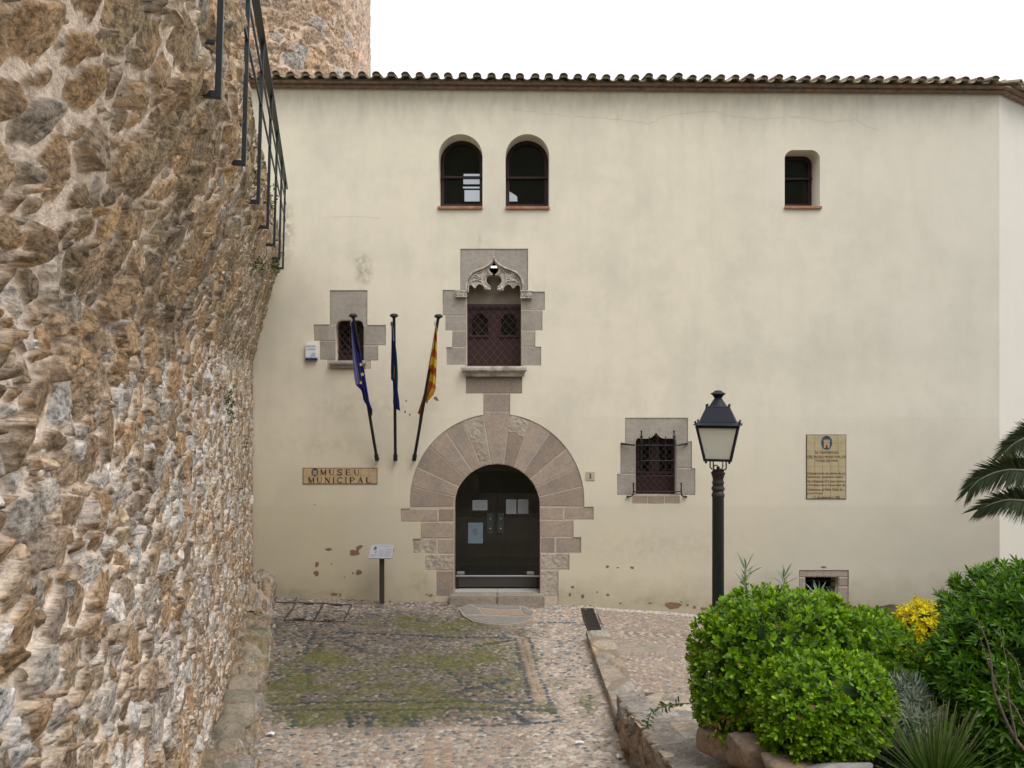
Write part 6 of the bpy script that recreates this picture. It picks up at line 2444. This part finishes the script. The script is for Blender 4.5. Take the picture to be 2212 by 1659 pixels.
def green(c_dark, c_mid, c_tip, tipk=2, spread=.25, brown=0.0):
    cd, cm, ct = map(np.array, (c_dark, c_mid, c_tip))

    def f(T, A, k, r, nl):
        t = r.random(nl)[:, None]
        c = cd * (1 - t) + cm * t
        ty = (np.clip(1 - k / tipk, 0, 1) * r.uniform(.2, 1, nl))[:, None]
        c = c * (1 - ty) + ct * ty
        c = c * r.uniform(1 - spread, 1 + spread, (nl, 1))
        if brown:
            bm_ = r.random(nl) < brown
            c[bm_] = np.array([.19, .10, .045]) * r.uniform(.7, 1.2, (bm_.sum(), 1))
        return c
    return f


def pb(x, y, d, rx, rz, ry):
    """a crown lobe from its survey centre and half sizes"""
    X, Y, Z = p3(x, y, d)
    return ((X, Y, Z), (rx * d / F, ry, rz * d / F))


# ---- large round bush and the smaller one in front of it
B1 = [pb(1662, 1440, 7.4, 166, 160, .68), pb(1738, 1400, 7.6, 120, 112, .55), pb(1868, 1450, 7.65, 110, 122, .55), pb(1600, 1500, 7.3, 95, 110, .5)]
bush = thing('bush', (B1[0][0][0], 7.4, 1.05), 'largest bright green clipped bush, broad and rounded, hiding the foot of the street lamp', 'bush', 'bright green clipped bushes')
GF = green((.045, .12, .006), (.125, .27, .008), (.31, .48, .015), 4, spread=.35, brown=.006)
P, A = shoots(B1, .078, 3)
leaf_mesh('foliage', P, A, 7, .060, 'obovate', GF, M_LEAF, bush, seed=4, jit=.35)
core(B1, .60, bush)
B2 = [pb(1772, 1520, 6.5, 138, 104, .46), pb(1745, 1565, 6.45, 105, 72, .38), pb(1850, 1500, 6.55, 66, 78, .34)]
bush2 = thing('bush', (B2[0][0][0], 6.5, 1.25), 'smaller bright green bush in front of the large one, above the planter stones', 'bush', 'bright green clipped bushes')
P, A = shoots(B2, .072, 5)
leaf_mesh('foliage', P, A, 7, .055, 'obovate', green((.05, .13, .006), (.135, .28, .008), (.33, .50, .015), 4, spread=.35, brown=.008), M_LEAF, bush2, seed=6)
core(B2, .58, bush2)
# withered leaves at the foot of the big bush
r_ = np.random.default_rng(8)
n_ = 26
tp = np.stack([np.array(p3(1588, 1556, 6.95))[0] + r_.normal(0, .10, n_), 6.9 + r_.normal(0, .03, n_), p3(1588, 1556, 6.95)[2] + r_.normal(0, .035, n_)], -1)
ax_ = r_.normal(0, 1, (n_, 3)); ax_ /= np.linalg.norm(ax_, axis=1, keepdims=True)
leaf_mesh('withered_leaves', tp, ax_, 2, .05, 'obovate', lambda T, A, k, r, nl: np.array([[.25, .13, .06]]) * r.uniform(.6, 1.2, (nl, 1)), M_LEAFD, bush, seed=9)
# loose sprig reaching out over the low wall
def sprig():
    pts = [p3(1512, 1520, 7.0), p3(1470, 1520, 6.95), p3(1440, 1524, 6.9), p3(1412, 1534, 6.9)]
    pts2 = [p3(1410, 1532, 6.9), p3(1402, 1550, 6.9), p3(1396, 1575, 6.92)]
    b = MB(); b.tube(smooth_path(pts), .005, 5); b.tube(smooth_path(pts2), .004, 5)
    s_ = b.build('sprig', M_BARK, bush)
    T, A_ = [], []
    for sp in (smooth_path(pts, 5), smooth_path(pts2, 4)):
        for i in range(1, len(sp) - 1):
            if i < 7 and sp is not sp: continue
            a = (Vector(sp[i + 1]) - Vector(sp[i - 1])).normalized()
            T.append(sp[i]); A_.append(tuple(a))
    T, A_ = np.array(T), np.array(A_)
    keep = np.random.default_rng(2).random(len(T)) < .75
    leaf_mesh('sprig_leaves', T[keep], A_[keep], 2, .06, 'obovate', green((.02, .055, .008), (.05, .11, .014), (.08, .16, .02)), M_LEAF, s_, (40, 80), 12)


sprig()

# ---- dark bush at the right edge
B3 = [pb(2280, 1490, 6.75, 255, 236, .85), pb(2160, 1540, 6.7, 132, 170, .7), pb(2240, 1340, 6.85, 160, 112, .7), pb(2135, 1425, 6.8, 75, 95, .5)]
bush3 = thing('bush', (B3[0][0][0], 6.75, 1.2), 'dark green bush with narrow pointed leaves at the right edge', 'bush')
P, A = shoots(B3, .088, 13, 2.2, .3)
leaf_mesh('foliage', P, A, 9, .085, 'lance', green((.03, .09, .006), (.075, .185, .010), (.19, .36, .02), 3), M_LEAF, bush3, (20, 80), 14)
core(B3, .62, bush3)
# a single long shoot standing out of the top
tp = np.array([p3(2176, 1228 + 9 * k, 6.7) for k in range(6)]); ax_ = np.tile(np.array([[.05, 0, 1.]]), (6, 1))
leaf_mesh('top_shoot', tp, ax_, 4, .075, 'lance', green((.03, .08, .01), (.05, .12, .015), (.10, .2, .03)), M_LEAF, bush3, (15, 65), 15)

# ---- yellow leaved shrub between them
B4 = [pb(1996, 1350, 9.4, 60, 48, .32), pb(1992, 1400, 9.3, 44, 50, .3), pb(1978, 1460, 9.2, 34, 60, .25)]
shrub = thing('shrub', (B4[0][0][0], 9.4, .6), 'small bright yellow leaved shrub between the green bushes', 'shrub')
P, A = shoots(B4, .085, 23, 2.0, .4)
leaf_mesh('foliage', P, A, 7, .052, 'obovate', green((.52, .42, .012), (.80, .70, .025), (.86, .80, .06), 3), M_LEAFD, shrub, (25, 75), 24)
core(B4, .55, shrub)
tp = np.array([p3(1944, 1333, 9.4), p3(1939, 1328, 9.4), p3(1948, 1328, 9.4)])
leaf_mesh('stray_shoot', tp, np.array([[0, 0, 1.]] * 3), 7, .05, 'obovate', green((.45, .35, .02), (.52, .42, .03), (.6, .5, .05)), M_LEAFD, shrub, (25, 75), 25)

# ---- silvery plant low between the bushes
B5 = [pb(1950, 1500, 7.0, 44, 40, .25), pb(1975, 1545, 6.8, 52, 36, .25)]
silv = thing('silver_plant', (B5[0][0][0], 7.0, 1.0), 'silvery grey narrow leaved plant low between the bright bush and the dark bush', 'plant')
P, A = shoots(B5, .07, 33, 2.0, .5)
leaf_mesh('foliage', P, A, 8, .11, 'strap', green((.18, .22, .175), (.30, .36, .29), (.42, .48, .40), 2), M_LEAFD, silv, (15, 80), 34)

# ---- oleander shoots rising behind the big bush
for (x, y, lab) in ((1611, 1226, 'grey green oleander shoot next to the lamp post, tallest behind the bush'), (1692, 1246, 'grey green oleander shoot behind the middle of the large bush'),
                    (1768, 1284, 'grey green oleander shoot in front of the left side of the basement window'), (1802, 1290, 'grey green oleander shoot in front of the right side of the basement window')):
    d = 9.2
    X, Y, Z = p3(x, y + 20, d)
    root = thing('oleander', (X, Y, .5), lab, 'plant', 'oleander shoots behind the bush')
    b = MB(); b.tube([(X + .05, Y, .45), (X + .02, Y, Z - .3), (X, Y, Z + .02)], [.012, .009, .004], 6); b.build('stem', M_BARK, root)
    tp = np.array([(X, Y, Z + .10), (X + .005, Y, Z - .03), (X + .01, Y, Z - .16), (X + .02, Y, Z - .3)])
    ax_ = np.tile(np.array([[0., -.12, 1.]]), (4, 1)) + np.random.default_rng(int(x)).normal(0, .08, (4, 3)); ax_ /= np.linalg.norm(ax_, axis=1, keepdims=True)
    leaf_mesh('foliage', tp, ax_, 8, .20, 'strap', green((.15, .22, .15), (.24, .33, .25), (.28, .38, .29), 2), M_LEAFD, root, (14, 66), int(x))

# ---- spiky grass plant at the bottom
def grass():
    bx, by, bz = p3(2022, 1705, 5.6)
    root = thing('grass_plant', (bx, by, bz), 'spiky fountain of long stiff grey green blades at the bottom right', 'grass plant')
    r = np.random.default_rng(41)
    V, Q, C = [], [], []
    off = 0
    for i in range(330):
        az = r.uniform(0, 2 * math.pi)
        el = math.radians(r.choice([r.uniform(25, 60), r.uniform(55, 88)]))
        L = r.uniform(.38, .64)
        dirv = np.array([math.cos(az) * math.cos(el), math.sin(az) * math.cos(el), math.sin(el)])
        n = 7
        t = np.linspace(0, 1, n)
        p = np.array([bx, by, bz]) + np.array([math.cos(az), math.sin(az), 0]) * .035 + dirv[None] * (t * L)[:, None]
        p[:, 2] -= (t ** 2) * L * .10 * r.uniform(.3, 1.6) * math.cos(el)
        sd = np.array([-math.sin(az), math.cos(az), 0]) * .8 + r.normal(0, .5, 3)
        sd -= dirv * sd.dot(dirv); sd /= np.linalg.norm(sd)
        wd = (.0046 * (1 - t ** 2 * .75))[:, None]
        V.append(np.concatenate([p - sd * wd, p + sd * wd]))
        for k in range(n - 1): Q.append((off + k, off + k + 1, off + n + k + 1, off + n + k))
        c = np.array([.070, .125, .028]) * r.uniform(.5, 1.4)
        cc = np.tile(c, (n, 1)); cc[-1] = (.24, .2, .13)
        C.append(np.concatenate([cc, cc])); off += 2 * n
    me = bpy.data.meshes.new('blades')
    mesh_arrays(me, np.concatenate(V), np.array(Q)); set_col(me, np.concatenate(C))
    link('blades', me, M_LEAFD, root)
    b = MB(); b.lathe([(.05, -.2), (.06, -.05), (.045, .02), (.01, .05)], (bx, by, bz), 10); b.build('crown', M_BARK, root)


grass()

# ---- bare twiggy shrub
def twigs():
    d = 5.55
    T = lambda pts, dd=0: [p3(x, y, d + dd) for x, y in pts]
    bx = p3(2236, 1650, d)
    root = thing('twiggy_shrub', (bx[0], d, 1.35), 'leafless branching stems with a few buds before the dark bush', 'shrub')
    br = [(T([(2250, 1720), (2225, 1640), (2192, 1594), (2174, 1559), (2158, 1520), (2147, 1491), (2143, 1455), (2136, 1400), (2112, 1338)]), .014),
          (T([(2195, 1598), (2192, 1580), (2186, 1551), (2179, 1512), (2176, 1485), (2177, 1455), (2170, 1410), (2158, 1352)], -.03), .009),
          (T([(2258, 1700), (2240, 1600), (2212, 1566), (2192, 1527), (2173, 1506), (2155, 1481), (2143, 1452), (2128, 1415), (2118, 1380)], .05), .009),
          (T([(2240, 1600), (2222, 1520), (2205, 1470), (2195, 1430), (2172, 1402)], .08), .008)]
    buds_t, buds_a = [], []
    for pts, r0 in br:
        sp = smooth_path(pts, 4)
        n = len(sp)
        b = MB(); b.tube(sp, [r0 * (1 - .75 * i / n) for i in range(n)], 7); b.build('branch', M_BARK, root)
        for i in range(5, n, 3):
            buds_t.append(sp[i]); buds_a.append((random.uniform(-.6, .6), -.3, .8))
    leaf_mesh('buds', np.array(buds_t), np.array(buds_a), 3, .022, 'obovate', green((.12, .17, .02), (.2, .26, .04), (.3, .36, .06)), M_LEAFD, root, (10, 50), 44)


twigs()

# ---- palm: trunk outside the frame, fronds reaching in from the right
def palm():
    cx_, cy_, cz_ = p3(2445, 1012, 9.0)
    tz = .5
    root = thing('palm_tree', (cx_, cy_, tz), 'palm tree whose feathery dark green fronds reach in at the right edge', 'palm')
    b = MB()
    prof = []
    n = 40
    for i in range(n + 1):
        z = (cz_ - .25 - 0) * i / n + tz * (1 - i / n)
        prof.append((.19 + .02 * (i % 2) + .05 * (i / n) ** 3, z))
    b.lathe(prof, (cx_, cy_, 0), 16); b.build('trunk', M_BARK, root)
    rP_ = lambda x, y, d: p3(2049.6 + .1645 * x, 879.3 + .1645 * y, d)
    fr = [([(2400, 700), (2000, 420), (1500, 300), (1200, 330), (988, 408), (850, 482), (735, 590)], 8.9, 370, 0),
          ([(2400, 800), (1900, 760), (1500, 760), (1200, 795), (988, 826), (800, 822), (600, 862), (400, 955), (268, 1082)], 8.7, 370, 0),
          ([(2400, 900), (1900, 1010), (1500, 1120), (1200, 1200), (988, 1226), (780, 1216), (600, 1256), (490, 1298), (408, 1330)], 8.5, 350, 0),
          ([(2400, 760), (2100, 300), (1900, 0), (1700, -200), (1500, -300)], 9.4, 240, 1),
          ([(2400, 760), (2500, 200), (2700, -200), (2950, -420)], 9.2, 240, 1), ([(2400, 800), (2800, 600), (3200, 640), (3600, 900)], 9.0, 240, 1),
          ([(2400, 800), (2700, 900), (3100, 1150), (3400, 1500)], 8.6, 240, 1), ([(2400, 820), (2300, 1000), (2200, 1300), (2150, 1600)], 8.3, 220, 1)]
    for fi, (pts, d, LL, off_) in enumerate(fr):
        r = np.random.default_rng(60 + fi)
        w3 = []
        m_ = len(pts)
        for i, (x, y) in enumerate(pts):
            dd = 9.0 + (d - 9.0) * min(1, i / (m_ - 1) * 1.6)
            w3.append(rP_(x, y, dd))
        sp = [np.array(p) for p in smooth_path(w3, 14)]
        b = MB(); N_ = len(sp)
        b.tube([tuple(p) for p in sp], [.016 * (1 - .8 * i / N_) + .002 for i in range(N_)], 6)
        rc = b.build('frond', mat('frond_stalk', (.19, .20, .13), .6, .15, 20, 0) if fi == 0 else bpy.data.materials['frond_stalk'], root)
        # leaflets along both sides
        seg = np.array(sp); ln = np.concatenate([[0], np.cumsum(np.linalg.norm(np.diff(seg, axis=0), axis=1))])
        total = ln[-1]
        V, Q, C = [], [], []
        off = 0
        ss = np.arange(.25 * total if not off_ else .2 * total, total, .0048)
        for s_ in ss:
            p = np.array([np.interp(s_, ln, seg[:, k]) for k in range(3)])
            p2 = np.array([np.interp(min(total, s_ + .03), ln, seg[:, k]) for k in range(3)])
            p1 = np.array([np.interp(max(0, s_ - .03), ln, seg[:, k]) for k in range(3)])
            t = (p2 - p1) / (np.linalg.norm(p2 - p1) + 1e-9)
            upv = np.array([-t[2], 0, t[0]]);
            if upv[2] < 0: upv = -upv
            fr_ = s_ / total
            for sgn in (1, -1):
                Lf = LL * .1645 * 9 / F * (1.0 - .30 * max(0, fr_ - .75) / .25) * r.uniform(.82, 1.12) * (.9 if sgn < 0 else 1.05)
                fwd = .62 + .75 * max(0, fr_ - .7) / .3
                dv = t * fwd + upv * sgn * (.80 - .35 * max(0, fr_ - .8) / .2) + np.array([0, -.28 if sgn > 0 else -.12, -.12]) + r.normal(0, .05, 3)
                dv /= np.linalg.norm(dv)
                tt = np.array([0, .45, 1.0])
                q_ = p[None] + dv[None] * (tt * Lf)[:, None]
                q_[:, 2] -= tt ** 2 * Lf * .10
                nv = np.cross(dv, np.array([0, 1., 0])); nv /= np.linalg.norm(nv) + 1e-9
                wd = np.array([.006, .0075, .0006])[:, None] * r.uniform(.8, 1.2)
                yb = np.array([0, .004, 0])
                V.append(np.concatenate([q_ - nv * wd, q_ + nv * wd + yb]))
                Q += [(off, off + 1, off + 4, off + 3), (off + 1, off + 2, off + 5, off + 4)]
                c = np.array([.056, .074, .040]) * r.uniform(.6, 1.6)
                if r.random() < .05: c = np.array([.13, .13, .09])
                cc = np.tile(c, (6, 1)); cc[2] *= 1.5; cc[5] *= 1.5
                C.append(cc); off += 6
        me = bpy.data.meshes.new('leaflets')
        mesh_arrays(me, np.concatenate(V), np.array(Q)); set_col(me, np.concatenate(C))
        link('leaflets', me, M_LEAFD, rc)


palm()

# ---- soil bed, planter stones
def soil():
    x = np.arange(1.72, 9.2, .06); y = np.arange(4.2, 15.7, .06)
    X, Y = np.meshgrid(x, y, indexing='ij')
    Z = .43 + .16 * (10.1 - Y) + .05
    Z = np.where(Y > 10.1, .48 - .085 * (Y - 10.1), Z)
    edge = sstep(0, .35, X - (1.78 + np.clip((7.0 - Y), 0, 3) * .20 + 2.2 * sstep(7.8, 9.6, Y)))
    Z = Z - .45 * (1 - edge) + (fbm(X * 3, Y * 3, 121, 4) - .5) * .12 * edge
    V = np.stack([X, Y, Z], -1)
    tag(grid_mesh('soil_bed', V, None, M_SOIL, base=(4, 8, .8)), kind='structure')


soil()


def rock(label, c, r3, rot, m, seed, name='planter_stone', parent=None):
    r = np.random.default_rng(seed)
    bm = bmesh.new()
    bmesh.ops.create_cube(bm, size=2)
    bmesh.ops.subdivide_edges(bm, edges=bm.edges[:], cuts=9, use_grid_fill=True)
    ca, sa = math.cos(rot), math.sin(rot)
    planes = []
    for _ in range(9):
        nv = r.normal(0, 1, 3); nv /= np.linalg.norm(nv)
        planes.append((nv, r.uniform(.62, .92)))
    for v in bm.verts:
        p = np.array(v.co)
        q_ = p / ((np.abs(p) ** 5).sum() ** (1 / 5))
        for nv, tcut in planes:
            dd_ = q_.dot(nv) - tcut
            if dd_ > 0: q_ = q_ - nv * dd_ * .9
        n1 = float(fbm(np.array(q_[0] * 1.4 + seed + q_[2] * .7), np.array(q_[1] * 1.4 - q_[2] * 1.1), seed, 4)) - .5
        n2 = float(fbm(np.array(q_[0] * 6 + seed), np.array(q_[1] * 6 + q_[2] * 6), seed + 3, 3)) - .5
        q_ = q_ * (1 + .16 * n1 + .07 * n2) * np.array(r3)
        v.co = (c[0] + q_[0] * ca - q_[1] * sa, c[1] + q_[0] * sa + q_[1] * ca, c[2] + q_[2])
    me = bpy.data.meshes.new(name)
    bm.to_mesh(me); bm.free()
    me.polygons.foreach_set('use_smooth', np.ones(len(me.polygons), bool))
    if parent is not None:
        return link(name, me, m, parent)
    o = link(name, me, m, base=(c[0], c[1], c[2] - r3[2]))
    return tag(o, label, 'stone', 'stones edging the planted bed')


M_LEDGE = mat('ledge_stone', (0.27, 0.225, 0.17), 0.92, 0.4, 20.0, 0.9, 30.0, tint=(0.20, 0.185, 0.14), tscale=3, vary=.2)
lr = random.Random(31)
dd_ = 8.2
while dd_ < 14.2:
    ln_ = lr.uniform(.20, .38)
    wd_ = lr.uniform(.19, .25)
    ht_ = lr.uniform(.13, .19)
    cc_ = wall_pt(dd_ + ln_, wd_ + lr.uniform(.0, .06), ht_ * .75)
    rock('', cc_, (wd_, ln_ * 1.04, ht_), .243 + lr.uniform(-.12, .12), M_LEDGE, lr.randint(1, 900), 'ledge_stone', LEDGE)
    dd_ += ln_ * 2 * lr.uniform(.9, 1.02)

x_, y_, z_ = p3(1556, 1617, 7.0)
rock('brown rounded stone at the left end of the bed edging, under the large bush', (x_, y_ + .1, z_), (.12, .26, .15), .5, M_ROCK, 3)
x_, y_, z_ = p3(1625, 1640, 6.6)
rock('long brown block edging the bed below the large bush, second from the low wall', (x_, y_ + .05, z_), (.17, .24, .15), .75, M_ROCK, 5)
x_, y_, z_ = p3(1700, 1672, 6.25)
rock('brown rounded stone cut by the bottom edge of the picture, under the smaller bush', (x_, y_, z_), (.17, .2, .13), .4, M_ROCK, 8)
x_, y_, z_ = p3(1812, 1668, 6.0)
rock('pale grey flat topped stone at the bottom edge below the smaller bush', (x_, y_, z_ - .01), (.27, .17, .085), .05, M_ROCKG, 11)
x_, y_, z_ = p3(1915, 1550, 6.7)
rock('upright grey brown stone half hidden between the smaller bush and the silvery plant', (x_, y_ + .25, z_ - .05), (.07, .07, .16), .2, M_BARK, 14)

# dark ground cover in the bed
r_ = np.random.default_rng(55)
n_ = 900
gx = r_.uniform(2.3, 3.5, n_); gy = r_.uniform(5.2, 7.3, n_)
gz = .43 + .16 * (10.1 - gy) + .08 + r_.uniform(0, .12, n_)
ax_ = r_.normal(0, .5, (n_, 3)) + np.array([0, -.1, 1]); ax_ /= np.linalg.norm(ax_, axis=1, keepdims=True)
gc = leaf_mesh('ground_cover', np.stack([gx, gy, gz], -1), ax_, 6, .05, 'lance', green((.010, .022, .008), (.022, .042, .014), (.04, .06, .02)), M_LEAFD, None, (20, 80), 56)
tag(gc, 'dark low ground cover under the bushes at the bottom right', 'ground cover', kind='stuff')


# ---- weeds growing out of the rubble wall
def weed(x, y, off, n, L, label, seed, trail=0.0):
    # find the depth at which the survey ray meets the wall face
    best = None
    for d in np.linspace(3, 15.8, 1400):
        X, _, Z = p3(x, y, d)
        lean = max(0, Z - ZC)
        o_ = float(lean_off(d, lean)) + off
        e = abs(X - wall_pt(d, o_, Z)[0])
        if best is None or e < best[0]: best = (e, d, o_, Z)
    _, d, o_, Z = best
    c = np.array(wall_pt(d, o_, Z))
    r = np.random.default_rng(seed)
    root = thing('wall_weed', tuple(c), label, 'weed', 'green weeds rooted in the rubble wall')
    T = c + r.normal(0, 1, (n, 3)) * np.array([.03, .09, .05 + trail]) + np.array([.03, 0, 0])
    A = r.normal(0, .5, (n, 3)) + np.array([.8, -.3, .2]); A /= np.linalg.norm(A, axis=1, keepdims=True)
    leaf_mesh('foliage', T, A, 5, L, 'obovate', green((.03, .07, .015), (.06, .115, .03), (.09, .15, .04)), M_LEAFD, root, (20, 80), seed)


weed(492, 872, .05, 34, .036, 'trailing green weed growing from the lower part of the rubble wall', 71, .09)
weed(549, 570, .05, 24, .038, 'green tuft rooted just below the last railing posts, farther from the corner', 72, .03)
weed(586, 572, .06, 26, .045, 'green tuft in the upper corner where rubble wall and plaster meet', 73, .03)
weed(524, 962, .05, 12, .035, 'faint green weed on the far end of the rubble wall', 74, .07)
weed(578, 424, .06, 18, .04, 'green tuft on the rim of the wall behind the lowest railing posts', 75, .06)

# ---- scraps of paper on the path
for i, (x, y, w_, h_, lab) in enumerate([(1252, 1608, .10, .025, 'thin white paper strip lying on the lower cobbles, in the middle of the path'), (1337, 1638, .05, .05, 'crumpled white scrap beside the foot of the low stone wall'),
                                         (585, 1589, .09, .03, 'pale scrap lying against the left ledge on the cobbles')]):
    X, Y = gp(x, y)
    b = MB()
    b.add([(X - w_ / 2, Y - h_, .022), (X, Y - h_ * .8, .034), (X + w_ / 2, Y - h_, .024), (X + w_ / 2, Y + h_, .026), (X, Y + h_ * .9, .04), (X - w_ / 2, Y + h_, .024)], [(0, 1, 4, 5), (1, 2, 3, 4)])
    tag(b.build('paper_scrap', M_PAPER, base=(X, Y, .02)), lab, 'litter', 'paper scraps on the cobbles')
